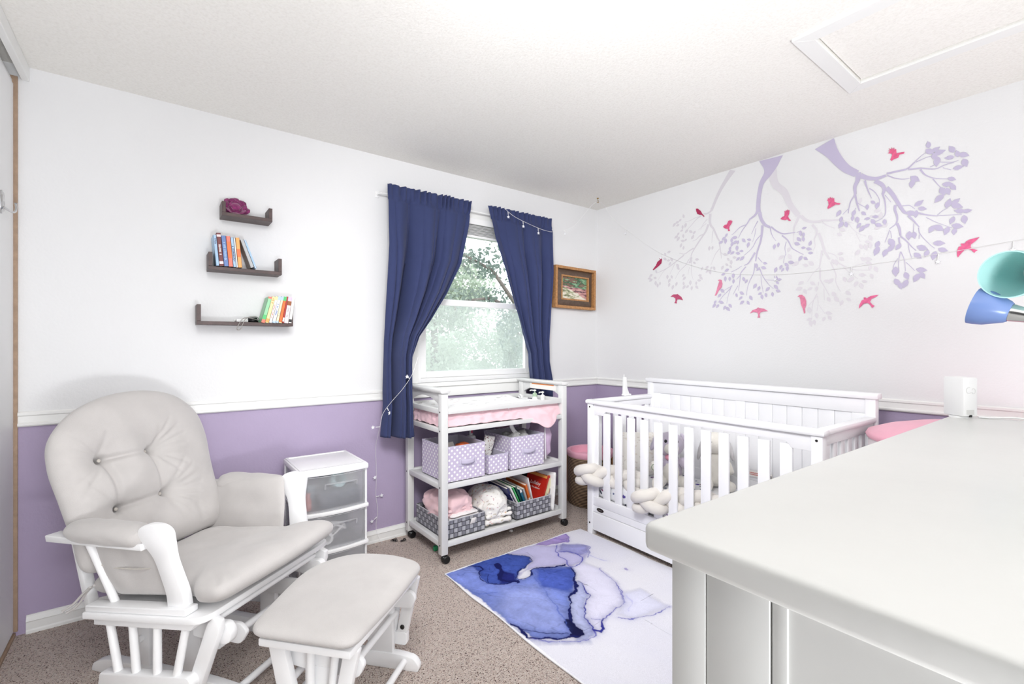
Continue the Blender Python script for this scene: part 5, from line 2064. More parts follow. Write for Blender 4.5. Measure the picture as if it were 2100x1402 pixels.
t = thing('white_strap', 'wide white strap dangling from the tray into the right polka dot box', 'strap', (CTX + 0.60, CTY + 0.10, SZ))
s = MB()
pth = smooth_path([(-0.035, 0.0, 0.288), (-0.030, 0.004, 0.262), (0.0, 0.012, 0.225), (0.045, 0.02, 0.195)], 8)
s.grid(lambda u, v: tuple(pth[min(len(pth) - 1, int(v * (len(pth) - 1)))] + Vector((0.026 * (u - 0.5), 0, 0.012 * (u - 0.5)))), 2, len(pth) - 1)
so = s.obj('webbing', MAT['wire'], t, recalc=False)
md = so.modifiers.new('strap_thickness', 'SOLIDIFY')
md.thickness = 0.002
MAT['bag_lilac'] = fabric('lilac_shopping_bag', (206, 180, 208), 0.7, 800, 0.10, 14, 0.1, 0.6, 16)
t = thing('hanging_bag', 'lilac patterned bag hanging at the right end of the middle shelf', 'bag', (CTX + 0.858, CTY + 0.155, SZ))
s = MB()
s.blob((0, 0, 0.142), (0.05, 0.10, 0.132), 0.8, 36, 0.02, 11, None, 3)
s.obj('body', MAT['bag_lilac'], t, smooth=70)
MAT['stripe_white'] = fabric('white_ribbon', (240, 236, 240), 0.8)
s = MB()
s.tube(smooth_path([(-0.03, -0.095, 0.02), (-0.045, -0.108, 0.10), (-0.04, -0.10, 0.18), (-0.02, -0.07, 0.25), (0.0, -0.02, 0.28)], 6), 0.005, 8)
s.obj('handle_cord', MAT['stripe_white'], t)
t = thing('gift_carton', 'mauve flat carton standing behind the right polka dot box', 'carton', (CTX + 0.66, CTY + 0.385, SZ), 0.05)
s = MB()
s.box((0, 0, 0), (0.15, 0.03, 0.275), 0.002)
s.obj('carton', pr('mauve_card', (176, 142, 168), 0.7, var=0.08, vscale=20), t)
t = thing('white_bottle', 'white dispenser bottle with a red label behind the small polka dot box', 'bottle', (CTX + 0.40, CTY + 0.33, SZ))
s = MB()
s.lathe([(0.034, 0), (0.035, 0.01), (0.035, 0.165), (0.030, 0.185), (0.012, 0.19), (0.012, 0.255), (0.0, 0.256)], 20)
s.obj('body', MAT['plastic_white'], t)
s = MB()
s.box((-0.006, -0.0142, 0.205), (0.006, -0.0125, 0.245), 0.0005)
s.obj('red_label', MAT['pink_stripe'], t)

# woven strap baskets on the lowest shelf


def weave_material(name, c1, c2):
    m, nt, bs = new_mat(name)
    uvn = nd(nt, 'ShaderNodeTexCoord')
    ck = nd(nt, 'ShaderNodeTexChecker', inp={'Scale': 1 / 0.027})
    lk(nt, uvn.outputs['UV'], ck.inputs['Vector'])
    ck.inputs['Color1'].default_value = lin(*c1)
    ck.inputs['Color2'].default_value = lin(*c2)
    mp = nd(nt, 'ShaderNodeMapping')
    mp.inputs['Scale'].default_value = (1 / 0.027,) * 3
    lk(nt, uvn.outputs['UV'], mp.inputs['Vector'])
    fr = nd(nt, 'ShaderNodeVectorMath', operation='FRACTION')
    lk(nt, mp.outputs['Vector'], fr.inputs[0])
    sb = nd(nt, 'ShaderNodeVectorMath', operation='SUBTRACT')
    lk(nt, fr.outputs['Vector'], sb.inputs[0])
    sb.inputs[1].default_value = (0.5, 0.5, 0.0)
    ab = nd(nt, 'ShaderNodeVectorMath', operation='ABSOLUTE')
    lk(nt, sb.outputs['Vector'], ab.inputs[0])
    sp = nd(nt, 'ShaderNodeSeparateXYZ')
    lk(nt, ab.outputs['Vector'], sp.inputs[0])
    mxx = nd(nt, 'ShaderNodeMath', operation='MAXIMUM')
    lk(nt, sp.outputs[0], mxx.inputs[0])
    lk(nt, sp.outputs[1], mxx.inputs[1])
    gap = ramp(nt, mxx.outputs[0], [(0.42, (1, 1, 1, 1)), (0.48, (0.06, 0.06, 0.07, 1))])
    mul = nd(nt, 'ShaderNodeMixRGB', blend_type='MULTIPLY', inp={'Fac': 1.0})
    lk(nt, ck.outputs['Color'], mul.inputs['Color1'])
    lk(nt, gap, mul.inputs['Color2'])
    lk(nt, mul.outputs['Color'], bs.inputs['Base Color'])
    bs.inputs['Roughness'].default_value = 0.6
    bump(nt, bs, gap, 0.8, 0.004)
    return m


MAT['weave'] = weave_material('grey_woven_strap', (176, 176, 182), (126, 126, 134))
MAT['rim'] = pr('grey_basket_rim', (190, 190, 194), 0.6)


def basket(label, lo, w, d, h, group):
    t = thing('woven_basket', label, 'basket', lo, 0, group)
    th = 0.005
    s = MB()
    for a, c in (((0, 0, 0), (w, th, h)), ((0, d - th, 0), (w, d, h)), ((0, th, 0), (th, d - th, h)), ((w - th, th, 0), (w, d - th, h)), ((th, th, 0), (w - th, d - th, 0.004))):
        s.box(a, c)
    s.obj('woven_walls', MAT['weave'], t, uv=True, merge=False, smooth=0)
    s = MB()
    s.tube([(0, 0, h), (w, 0, h), (w, d, h), (0, d, h), (0, 0, h)], 0.0035, 8)
    s.obj('rim', MAT['rim'], t)
    return t


BZ = 0.1215
basket('grey woven strap basket of folded blankets at the left of the lowest shelf', (CTX + 0.045, CTY + 0.035, BZ), 0.27, 0.38, 0.105, 'woven baskets on the lowest shelf')
basket('grey woven strap basket holding books at the right of the lowest shelf', (CTX + 0.56, CTY + 0.035, BZ), 0.29, 0.36, 0.105, 'woven baskets on the lowest shelf')
t = thing('fabric_tag', 'small white cloth tag hanging on the front of the left woven basket', 'tag', (CTX + 0.205, CTY + 0.031, BZ + 0.055))
s = MB()
s.grid(lambda u, v: (0.036 * u + 0.006 * v, -0.001 - 0.008 * math.sin(PI * v * 0.6), 0.036 * v), 4, 8)
so = s.obj('cloth', MAT['label_white'], t, recalc=False)
md = so.modifiers.new('cloth_thickness', 'SOLIDIFY')
md.thickness = 0.0012
MAT['blanket_pink'] = fabric('pink_muslin_blanket', (240, 204, 208), 0.95, 500, 0.06, 12, 0.3, 1.6, 30)
MAT['blanket_check'] = floral('white_checked_muslin', 24, [(0.0, lin(222, 226, 232)), (0.5, lin(232, 200, 206)), (0.9, lin(210, 216, 226))], (240, 236, 236))
MAT['swaddle'] = floral('printed_swaddle_cloth', 34, [(0.0, lin(200, 196, 188)), (0.3, lin(222, 206, 170)), (0.55, lin(196, 188, 200)), (0.8, lin(232, 190, 180))], (242, 239, 234))


def folded(name, label, loc, w, d, layers, th, mat, group, seed, rz=0.0, dome=0.0, edge_mat=None):
    """a folded cloth: stacked soft layers whose front folds show"""
    t = thing(name, label, 'blanket', loc, rz, group)
    rg = random.Random(seed)
    for k in range(layers):
        s = MB()
        ww = w * (1 - 0.04 * k) * rg.uniform(0.96, 1.0)
        dd = d * (1 - 0.03 * k) * rg.uniform(0.95, 1.0)
        out_ = densify(round_poly([(-ww / 2, -dd / 2), (ww / 2, -dd / 2), (ww / 2, dd / 2), (-ww / 2, dd / 2)], 0.03), 0.012)
        pad(s, out_, th * 0.62, 5, 0.6, 14, wob=0.012, seed=seed + k * 3.1, zoff=lambda x, y, k=k: th * (k + 0.5) + dome * math.exp(-((x / w) ** 2 + (y / d) ** 2) * 6) * (k + 1) / layers + 0.006 * noise.noise(Vector((x * 12, y * 12, seed + k))))
        s.obj('fold', mat if not (edge_mat and k == 0) else edge_mat, t, smooth=70)
    return t




def rumpled(name, label, loc, r, mat, group, seed, rz=0.0, hems=(), ridge=0.016):
    """a heap of cloth: a soft mound with sharp wandering folds, plus the folded hems that stick out in front"""
    t = thing(name, label, 'blanket', loc, rz, group)
    s = MB()
    n, nv = 90, 46
    for j in range(nv + 1):
        ph = -PI / 2 + PI * j / nv
        for i in range(n):
            th = 2 * PI * i / n
            sp = lambda v, e: math.copysign(abs(v) ** e, v)
            d = Vector((sp(math.cos(ph), 0.7) * sp(math.cos(th), 0.75), sp(math.cos(ph), 0.7) * sp(math.sin(th), 0.75), sp(math.sin(ph), 0.8)))
            p = Vector((d.x * r[0], d.y * r[1], d.z * r[2]))
            q = p * 13 + Vector((seed, seed * 2, seed * 3)) + Vector((noise.noise(p * 9 + Vector((seed, 0, 0))), noise.noise(p * 9 + Vector((0, seed, 0))), 0)) * 0.9
            f = ridge * (1 - 2.2 * abs(noise.noise(q))) + ridge * 0.5 * (1 - 2.2 * abs(noise.noise(q * 2.1)))
            p += d.normalized() * f if d.length > 1e-6 else Vector((0, 0, f))
            p.z = max(p.z + r[2], 0.002)
            s.v.append(tuple(p))
    for j in range(nv):
        for i in range(n):
            s.f.append((j * n + i, j * n + (i + 1) % n, (j + 1) * n + (i + 1) % n, (j + 1) * n + i))
            s.mi.append(0)
    s.obj('heap', mat, t, smooth=70)
    for (x0, x1, y, z, rr, sg) in hems:
        s = MB()
        pts = [(x0 + (x1 - x0) * k / 12, y + 0.008 * noise.noise(Vector((k * 0.5, seed, z * 40))), z + 0.006 * noise.noise(Vector((k * 0.6, seed + 5, z * 50)))) for k in range(13)]
        s.tube(pts, [rr * (0.75 + 0.4 * noise.noise(Vector((k * 0.7, seed, 9)))) for k in range(13)], 12)
        s.obj('hem', mat, t, smooth=80)
    return t


rumpled('folded_blanket', 'pink muslin blanket folded loosely in the left woven basket', (CTX + 0.165, CTY + 0.23, BZ + 0.06), (0.105, 0.15, 0.075), MAT['blanket_pink'], 'blankets on the lowest shelf', 3, 0.1, [(-0.10, 0.09, -0.135, 0.055, 0.012, 1), (-0.095, 0.08, -0.142, 0.078, 0.011, 1)], 0.018)
folded('folded_blanket', 'white checked muslin cloth folded over the front rim of the left woven basket', (CTX + 0.19, CTY + 0.125, BZ + 0.070), 0.22, 0.16, 3, 0.015, MAT['blanket_check'], 'blankets on the lowest shelf', 8, 0.05, 0.01)
rumpled('swaddle_pile', 'rounded heap of printed white swaddle cloth between the two woven baskets', (CTX + 0.428, CTY + 0.18, BZ + 0.002), (0.098, 0.14, 0.095), MAT['swaddle'], 'blankets on the lowest shelf', 13, -0.1, [(-0.09, 0.10, -0.135, 0.022, 0.02, 1), (-0.08, 0.105, -0.137, 0.055, 0.014, 1), (-0.06, 0.105, -0.13, 0.08, 0.012, 1)], 0.014)

# books in the right basket: leaning picture books


def book(label, loc, rot, w, d, h, cover, group, spine_items=(), name='picture_book', pages_mat=None, tilt_first=False):
    """w = thickness (local x), d = depth from spine to fore edge (local y, spine at y=0), h = height (local z)"""
    t = thing(name, label, 'book', loc, 0, group, rot=rot)
    c = 0.0016
    s = MB()
    s.box((0, 0, 0), (c, d, h), 0.0004)
    s.box((w - c, 0, 0), (w, d, h), 0.0004)
    s.box((0, 0, 0), (w, c, h), 0.0004)
    s.obj('cover', cover, t, merge=False, smooth=0)
    s = MB()
    s.box((c, c, 0.002), (w - c, d - 0.003, h - 0.002))
    s.obj('pages', pages_mat or MAT['paper'], t, smooth=0)
    for kind, z0, z1, m_ in spine_items:
        s = MB()
        if kind == 'band':
            s.box((w * 0.04, -0.0006, z0 * h), (w * 0.96, 0.0003, z1 * h))
            s.obj('spine_band', m_, t, smooth=0)
        elif kind == 'title':
            n = max(3, int((z1 - z0) * h / 0.006))
            rg = random.Random(int(h * 9999 + z0 * 100))
            for k in range(n):
                if rg.random() < 0.15:
                    continue
                zz = (z0 + (z1 - z0) * k / n) * h
                s.box((w * rg.uniform(0.22, 0.34), -0.0008, zz), (w * rg.uniform(0.62, 0.78), -0.0001, zz + 0.0036))
            s.obj('spine_lettering', m_, t, smooth=0, merge=False)
    return t


def cm(name, rgb, var=0.05):
    return pr(name, rgb, 0.4, var=var, vscale=35)


C_ = {k: cm('cover_' + k, v) for k, v in dict(navy=(34, 36, 96), white=(238, 236, 234), green=(80, 190, 110), dark_green=(20, 78, 66), teal=(36, 104, 130), grey=(176, 178, 180), orange=(224, 110, 44), red=(190, 40, 26), cream=(232, 226, 186), black=(26, 24, 28), maroon=(106, 26, 30), blue=(92, 122, 180), light_blue=(158, 190, 218), coral=(238, 118, 100), amber=(240, 164, 84), mint=(146, 206, 160), pale_yellow=(240, 222, 160), pink=(238, 214, 216), brown=(150, 84, 40), red2=(176, 44, 42), sky=(180, 204, 236), lilac=(214, 196, 226)).items()}
WHT = C_['white']
gb = 'picture books in the woven basket'
bz = BZ + 0.006
yb = CTY + 0.075
specs = [('navy hardback leaning farthest left in the book basket', 'navy', 0.012, 0.235, 0.645, -0.58, 0.20, [('title', 0.1, 0.8, WHT)]),
         ('white spined picture book leaning just right of the navy hardback', 'white', 0.012, 0.235, 0.662, -0.55, 0.2, []),
         ('bright green picture book leaning in the basket', 'green', 0.009, 0.225, 0.678, -0.53, 0.2, []),
         ('dark green book beside the bright green one', 'dark_green', 0.012, 0.22, 0.691, -0.50, 0.2, []),
         ('teal board book with a white corner', 'teal', 0.016, 0.19, 0.708, -0.46, 0.19, [('band', 0.86, 0.98, WHT)]),
         ('grey paperback between the teal and the orange books', 'grey', 0.014, 0.185, 0.728, -0.42, 0.19, []),
         ('white book with orange cover lettering', 'orange', 0.016, 0.205, 0.747, -0.38, 0.2, [('band', 0.0, 0.5, WHT)]),
         ('tall white book leaning against the red one', 'white', 0.012, 0.25, 0.768, -0.34, 0.2, [])]
for lab, ck, wd_, h_, px_, an, dd, sp_ in specs:
    book(lab, (CTX + px_ - 0.02, yb + 0.012, bz), (0.10, an, 0.04), wd_, dd, h_, C_[ck], gb, sp_)
# the red book shows its front cover, leaning the other way
rb_ = book('red hardback showing its front cover with a script title', (CTX + 0.772, CTY + 0.062, bz), (0.04, 0.355, 0.12), 0.016, 0.19, 0.235, C_['red'], gb)
text_part('Lullaby', 0.034, WHT, rb_, (-0.0006, 0.095, 0.165), (PI / 2, 0, -PI / 2), 'cover_title')
text_part('for the silence', 0.017, WHT, rb_, (-0.0006, 0.095, 0.135), (PI / 2, 0, -PI / 2), 'cover_subtitle')
s = MB()
s.box((-0.0006, 0.005, 0.213), (0.0, 0.185, 0.232))
s.obj('orange_band', C_['amber'], rb_, smooth=0)
book('cream spined board book with red letters leaning right', (CTX + 0.791, CTY + 0.060, bz), (0.04, 0.36, 0.12), 0.026, 0.19, 0.215, C_['cream'], gb, [('band', 0.14, 0.24, C_['red'])])
book('thick grey white book leaning right at the end of the basket', (CTX + 0.8205, CTY + 0.062, bz), (0.04, 0.38, 0.1), 0.028, 0.19, 0.24, C_['grey'], gb)
book('black picture book behind the thick grey one', (CTX + 0.825, CTY + 0.262, bz), (0.04, 0.34, 0.1), 0.012, 0.115, 0.235, C_['black'], gb)
t = thing('picture_magazine', 'thin white magazine with coloured lettering wedged between basket and right leg', 'magazine', (CTX + 0.868, CTY + 0.022, BZ), rot=(0.0, 0.10, 0.3))
s = MB()
s.grid(lambda u, v: (0.028 * math.sin(v * 2.6) * 0.3 + 0.10 * (1 - u) * 0.0, 0.15 * u, 0.25 * v), 6, 10)
so = s.obj('cover', C_['white'], t, recalc=False)
md = so.modifiers.new('paper_thickness', 'SOLIDIFY')
md.thickness = 0.005
s = MB()
for k in range(16):
    s.box((-0.0062, 0.04, 0.06 + k * 0.0105), (-0.0052 + 0.004, 0.055, 0.067 + k * 0.0105))
s.obj('orange_letters', C_['orange'], t, merge=False, smooth=0)
s = MB()
for k in range(17):
    s.box((-0.0062, 0.065, 0.05 + k * 0.0105), (-0.0052 + 0.004, 0.076, 0.057 + k * 0.0105))
s.obj('dark_letters', C_['black'], t, merge=False, smooth=0)

# ================================================================ laundry hamper behind the crib end
MAT['bamboo'], nt, bs = new_mat('dark_bamboo_strips')
tc = nd(nt, 'ShaderNodeTexCoord')
sp = nd(nt, 'ShaderNodeSeparateXYZ')
lk(nt, tc.outputs['Object'], sp.inputs[0])
ml = nd(nt, 'ShaderNodeMath', operation='MULTIPLY')
lk(nt, sp.outputs[2], ml.inputs[0])
ml.inputs[1].default_value = 1 / 0.0115
fr = nd(nt, 'ShaderNodeMath', operation='FRACT')
lk(nt, ml.outputs[0], fr.inputs[0])
cc = ramp(nt, fr.outputs[0], [(0.0, lin(46, 30, 26)), (0.55, lin(70, 46, 38)), (0.62, lin(190, 160, 126)), (0.95, lin(206, 178, 146))])
lk(nt, cc, bs.inputs['Base Color'])
bs.inputs['Roughness'].default_value = 0.55
bump(nt, bs, fr.outputs[0], 0.5, 0.004)
t = thing('laundry_hamper', 'round dark striped bamboo hamper with a pink liner behind the left end of the crib', 'hamper', (2.74, 2.59, 0))
s = MB()
s.lathe([(0.172, 0.0), (0.178, 0.01), (0.182, 0.39), (0.177, 0.39), (0.170, 0.02), (0.0, 0.02)], 48)
s.obj('wall', MAT['bamboo'], t, smooth=60)
s = MB()
s.lathe([(0.176, 0.36), (0.187, 0.378), (0.19, 0.40), (0.186, 0.412), (0.176, 0.416), (0.16, 0.41), (0.150, 0.34), (0.0, 0.34)], 48)
s.obj('liner', MAT['pink_cloth'], t, smooth=60)
s = MB()
s.blob((-0.06, -0.16, 0.425), (0.018, 0.012, 0.016), 0.8, 14, 0.006, 60)
s.obj('bow', MAT['pink_cloth'], t, smooth=60)
MAT['tan_leather'] = pr('tan_trim', (176, 122, 66), 0.6, var=0.1)
for a in (-2.2, -1.2, 0.8, 2.4):
    s = MB()
    c0, s0 = math.cos(a), math.sin(a)
    s.prism([(-0.018, 0.0), (0.018, 0.0), (0.018, 0.372), (-0.018, 0.372)], 0.004, Matrix.Translation((c0 * 0.184, s0 * 0.184, 0.005)) @ Matrix.Rotation(a + PI / 2, 4, 'Z') @ XZ, 0.001)
    s.obj('trim_strip', MAT['tan_leather'], t)

# ================================================================ wall painting of branches and birds on the right wall
MURAL_LIMBS = (
(((1.633,2.434,.0429),(1.678,2.381,.0307),(1.725,2.317,.0246),(1.763,2.248,.0209),(1.79,2.189,.0184)),((1.787,2.209,.0165),(1.795,2.187,.0138),(1.824,2.176,.0111),(1.85,2.182,.0084)),((1.798,2.17,.0193),(1.802,2.123,.0174),(1.795,2.087,.0154),(1.773,2.055,.0134),(1.744,1.988,.0114),(1.726,1.958,.0095)),((1.733,1.959,.0095),(1.726,1.917,.0072),(1.719,1.869,.005),(1.716,1.841,.0027)),((1.777,2.049,.0055),(1.784,2.009,.0038),(1.787,1.962,.0021)),((1.813,2.098,.0166),(1.832,2.053,.0145),(1.862,2.016,.0123),(1.907,1.961,.0102),(1.939,1.916,.008),(1.95,1.89,.0057)),((1.847,2.035,.0084),(1.881,2.027,.0066),(1.907,2.007,.0047),(1.935,2,.0028)),((1.927,1.947,.01),(1.962,1.934,.0079),(2.002,1.916,.0058),(2.047,1.93,.0037)),((2.006,1.909,.0101),(2.051,1.883,.0088),(2.093,1.859,.0074),(2.152,1.83,.006),(2.222,1.809,.0046),(2.249,1.805,.0031)),((2.084,1.858,.0044),(2.101,1.824,.0033),(2.127,1.782,.0022)),((2.152,1.83,.0037),(2.187,1.805,.003),(2.231,1.749,.0023)),((1.966,1.871,.0072),(1.994,1.831,.0055),(2.043,1.794,.0039),(2.08,1.74,.0022)),((1.946,1.882,.0057),(1.946,1.839,.0045),(1.946,1.775,.0033),(1.931,1.716,.0021)),((1.962,1.813,.0036),(1.974,1.757,.0022)),((1.869,2.169,.007),(1.907,2.152,.0057),(1.946,2.118,.0043),(1.978,2.095,.0029)),((1.869,2.169,.0056),(1.915,2.165,.0045),(1.954,2.155,.0033),(2.002,2.152,.0022)),((1.821,2.137,.0055),(1.854,2.106,.0038),(1.873,2.068,.0021)),((1.828,2.108,.0042),(1.865,2.087,.0032),(1.892,2.071,.0021)),((1.73,1.911,.0054),(1.758,1.881,.0043),(1.777,1.843,.0032),(1.795,1.804,.0021)),((1.719,1.882,.0041),(1.695,1.861,.0034),(1.681,1.869,.0027))),
(((1.387,2.432,.1446),(1.391,2.383,.0926),(1.406,2.34,.0524),(1.443,2.291,.0313),(1.46,2.217,.0266),(1.466,2.146,.0266),(1.464,2.103,.029)),((1.465,2.134,.019),(1.483,2.094,.0147),(1.518,2.073,.0103)),((1.518,2.076,.009),(1.541,2.042,.0069),(1.573,2.003,.0048),(1.596,1.961,.0026)),((1.547,2.04,.0065),(1.586,2.031,.0052),(1.62,2.005,.004),(1.643,1.99,.0027)),((1.458,2.101,.0228),(1.446,2.054,.0198),(1.422,2.014,.0167),(1.392,1.993,.0137)),((1.392,1.993,.0062),(1.386,1.96,.0048),(1.374,1.927,.0033),(1.356,1.899,.0018)),((1.386,1.995,.0099),(1.356,1.964,.0086),(1.316,1.937,.0073),(1.276,1.933,.006),(1.243,1.931,.0048)),((1.44,2.015,.0164),(1.443,1.965,.0142),(1.452,1.91,.012),(1.474,1.844,.0099),(1.483,1.788,.0077)),((1.487,1.775,.0064),(1.496,1.713,.0054),(1.521,1.664,.0045),(1.537,1.614,.0036),(1.541,1.569,.0026)),((1.487,1.846,.0115),(1.509,1.811,.0094),(1.531,1.782,.0073),(1.557,1.771,.0052)),((1.547,1.761,.0078),(1.58,1.723,.0061),(1.586,1.678,.0044),(1.596,1.607,.0026)),((1.58,1.713,.0052),(1.609,1.684,.0033)),((1.6,1.64,.0039),(1.633,1.584,.002)),((1.647,1.738,.004),(1.606,1.753,.0036),(1.573,1.771,.0033)),((1.64,1.647,.0066),(1.66,1.619,.0053),(1.702,1.583,.004),(1.741,1.535,.0027)),((1.647,1.641,.004),(1.681,1.625,.003),(1.716,1.604,.002)),((1.643,1.644,.004),(1.667,1.58,.003),(1.677,1.527,.002)),((1.468,1.811,.0051),(1.44,1.775,.0032)),((1.455,1.733,.0063),(1.434,1.68,.0048),(1.398,1.626,.0033),(1.371,1.599,.0019)),((1.428,1.662,.0031),(1.368,1.651,.0019)),((1.449,1.688,.0038),(1.443,1.631,.0028),(1.434,1.579,.0019)),((1.443,1.959,.0063),(1.477,1.927,.0054),(1.496,1.892,.0045),(1.521,1.864,.0035),(1.56,1.838,.0026)),((1.468,2.049,.0063),(1.49,2.012,.0045),(1.509,1.971,.0026)),((1.48,2.004,.0038),(1.49,1.955,.0029),(1.502,1.919,.0019)),((1.32,1.927,.0085),(1.286,1.89,.0071),(1.264,1.841,.0057),(1.231,1.812,.0043),(1.198,1.789,.003)),((1.295,1.885,.0049),(1.303,1.847,.0036),(1.298,1.804,.0024)),((1.298,1.81,.003),(1.309,1.775,.0024),(1.312,1.751,.0018)),((1.236,1.929,.0036),(1.212,1.936,.0024))),
(((1.379,2.356,.0521),(1.362,2.263,.0424),(1.307,2.195,.0395),(1.275,2.112,.0322),(1.227,2.033,.0295)),((1.22,2.036,.0202),(1.233,2.003,.0155),(1.25,1.964,.0108),(1.253,1.917,.006)),((1.253,1.923,.0036),(1.255,1.881,.003),(1.258,1.858,.0024)),((1.212,2.025,.0201),(1.187,1.996,.0177),(1.151,1.977,.0151),(1.104,1.971,.0126)),((1.104,1.977,.0103),(1.054,1.965,.0091),(1.005,1.959,.0078)),((1.005,1.96,.0045),(.967,1.938,.0036),(.939,1.924,.0027)),((1.099,1.969,.0057),(1.074,1.941,.0043),(1.034,1.916,.0028)),((1.151,1.959,.014),(1.132,1.932,.0116),(1.127,1.905,.0093),(1.14,1.873,.007)),((1.14,1.873,.0041),(1.135,1.831,.0032),(1.145,1.804,.0023)),((1.117,1.903,.015),(1.099,1.848,.013),(1.084,1.788,.011),(1.059,1.739,.0091)),((1.099,1.797,.0103),(1.104,1.751,.008),(1.112,1.701,.0058)),((1.112,1.701,.0046),(1.145,1.67,.0035),(1.177,1.621,.0023)),((1.109,1.695,.0092),(1.109,1.631,.0069)),((1.109,1.628,.0069),(1.089,1.589,.0049),(1.061,1.529,.0028)),((1.117,1.615,.0046),(1.119,1.592,.0035)),((1.125,1.546,.004),(1.143,1.507,.0033),(1.151,1.461,.0025),(1.153,1.391,.0017)),((1.122,1.534,.0035),(1.119,1.488,.0026),(1.125,1.442,.0017)),((1.125,1.529,.0029),(1.172,1.477,.0018)),((1.089,1.572,.0034),(1.086,1.503,.0023)),((1.114,1.476,.0029),(1.084,1.426,.0017)),((1.054,1.721,.0068),(1.034,1.668,.0058),(1.027,1.639,.0048),(1.029,1.605,.0038),(1.005,1.547,.0028)),((1.02,1.717,.0067),(.986,1.69,.0052),(.939,1.664,.0036),(.863,1.652,.0021)),((.991,1.685,.0033),(.963,1.653,.0025),(.921,1.61,.0016)),((1.069,1.78,.004),(1.034,1.761,.0031),(1.02,1.739,.0022)),((.967,1.933,.0044),(.949,1.899,.0035),(.921,1.866,.0025),(.885,1.843,.0016)),((.93,1.865,.0033),(.91,1.815,.0016)),((.935,1.686,.0027),(.894,1.694,.0016))),
(((1.089,2.431,.1079),(1.05,2.36,.0646),(1.013,2.294,.0499),(.975,2.241,.0417),(.927,2.199,.0361)),((.92,2.203,.0274),(.922,2.163,.022),(.935,2.129,.0167),(.933,2.085,.0112)),((.935,2.086,.01),(.925,2.033,.0075),(.914,1.987,.005)),((.938,2.08,.0063),(.956,2.05,.0052),(.964,2.011,.0042),(.967,1.987,.0032)),((.967,2.012,.0032),(.994,1.986,.0019)),((.925,2.036,.0037),(.884,1.999,.0025)),((.93,2.009,.0031),(.946,1.982,.0019)),((.909,2.184,.026),(.878,2.162,.0217),(.838,2.147,.0174),(.794,2.151,.0132)),((.792,2.16,.0108),(.742,2.16,.009),(.705,2.161,.0074),(.674,2.186,.0058)),((.674,2.188,.0046),(.652,2.207,.0031),(.63,2.22,.0017)),((.669,2.184,.004),(.63,2.195,.0028),(.604,2.195,.0017)),((.701,2.156,.0081),(.652,2.147,.0066),(.596,2.127,.005),(.554,2.137,.0036),(.525,2.137,.0022)),((.615,2.142,.0039),(.591,2.15,.0028)),((.566,2.124,.0028),(.535,2.104,.0016)),((.575,2.155,.0028),(.529,2.141,.0022),(.509,2.143,.0016)),((.789,2.15,.006),(.756,2.126,.0047),(.724,2.112,.0035),(.696,2.107,.0023)),((.652,2.14,.008),(.632,2.107,.0059),(.596,2.08,.0037),(.546,2.062,.0017)),((.604,2.08,.0039),(.579,2.036,.0028),(.566,2.022,.0017)),((.889,2.151,.0111),(.884,2.128,.0082),(.873,2.088,.0053),(.858,2.045,.0024)),((.868,2.102,.0049),(.843,2.074,.0038),(.823,2.027,.0028),(.826,1.997,.0018)),((.843,2.135,.0219),(.814,2.109,.0184),(.802,2.081,.0152),(.809,2.053,.012)),((.809,2.053,.0072),(.799,2.009,.0056),(.797,1.949,.004),(.809,1.927,.0024)),((.809,1.924,.003),(.858,1.907,.0018)),((.799,2.048,.003),(.773,2.003,.0018)),((.792,2.085,.0203),(.766,2.042,.0178),(.742,1.989,.0153),(.719,1.94,.0128),(.703,1.928,.0105)),((.754,1.983,.013),(.756,1.957,.0106),(.747,1.92,.0082),(.751,1.885,.0059),(.78,1.861,.0036)),((.779,1.855,.0036),(.789,1.822,.0027),(.799,1.793,.0018)),((.775,1.849,.0024),(.77,1.812,.0018)),((.747,1.884,.0118),(.737,1.853,.01),(.733,1.817,.0082)),((.733,1.814,.007),(.71,1.787,.0056),(.687,1.751,.0042),(.669,1.728,.0029)),((.74,1.809,.0082),(.737,1.777,.0059)),((.701,1.765,.0035),(.696,1.729,.0026),(.685,1.687,.0017)),((.733,1.732,.0041),(.74,1.689,.0029),(.74,1.624,.0018)),((.731,1.732,.0041),(.717,1.686,.0029),(.712,1.627,.0017)),((.744,1.699,.0029),(.762,1.663,.0024),(.761,1.639,.0018)),((.71,1.673,.0029),(.692,1.65,.0023),(.674,1.625,.0017)),((.701,1.915,.0104),(.678,1.882,.0069),(.656,1.846,.0034)),((.66,1.844,.004),(.652,1.808,.0032),(.617,1.753,.0024),(.596,1.727,.0017)),((.678,1.87,.0029),(.68,1.819,.0017)),((.656,1.808,.0023),(.658,1.786,.0017)),((.665,1.922,.008),(.625,1.902,.0057),(.587,1.889,.0034)),((.587,1.889,.0034),(.541,1.883,.0025),(.497,1.876,.0016)),((.587,1.893,.0028),(.566,1.911,.0022),(.546,1.92,.0017)),((.63,1.891,.0034),(.591,1.858,.0025),(.533,1.818,.0016)),((.726,1.972,.0041),(.696,1.967,.0032),(.674,1.944,.0023))))
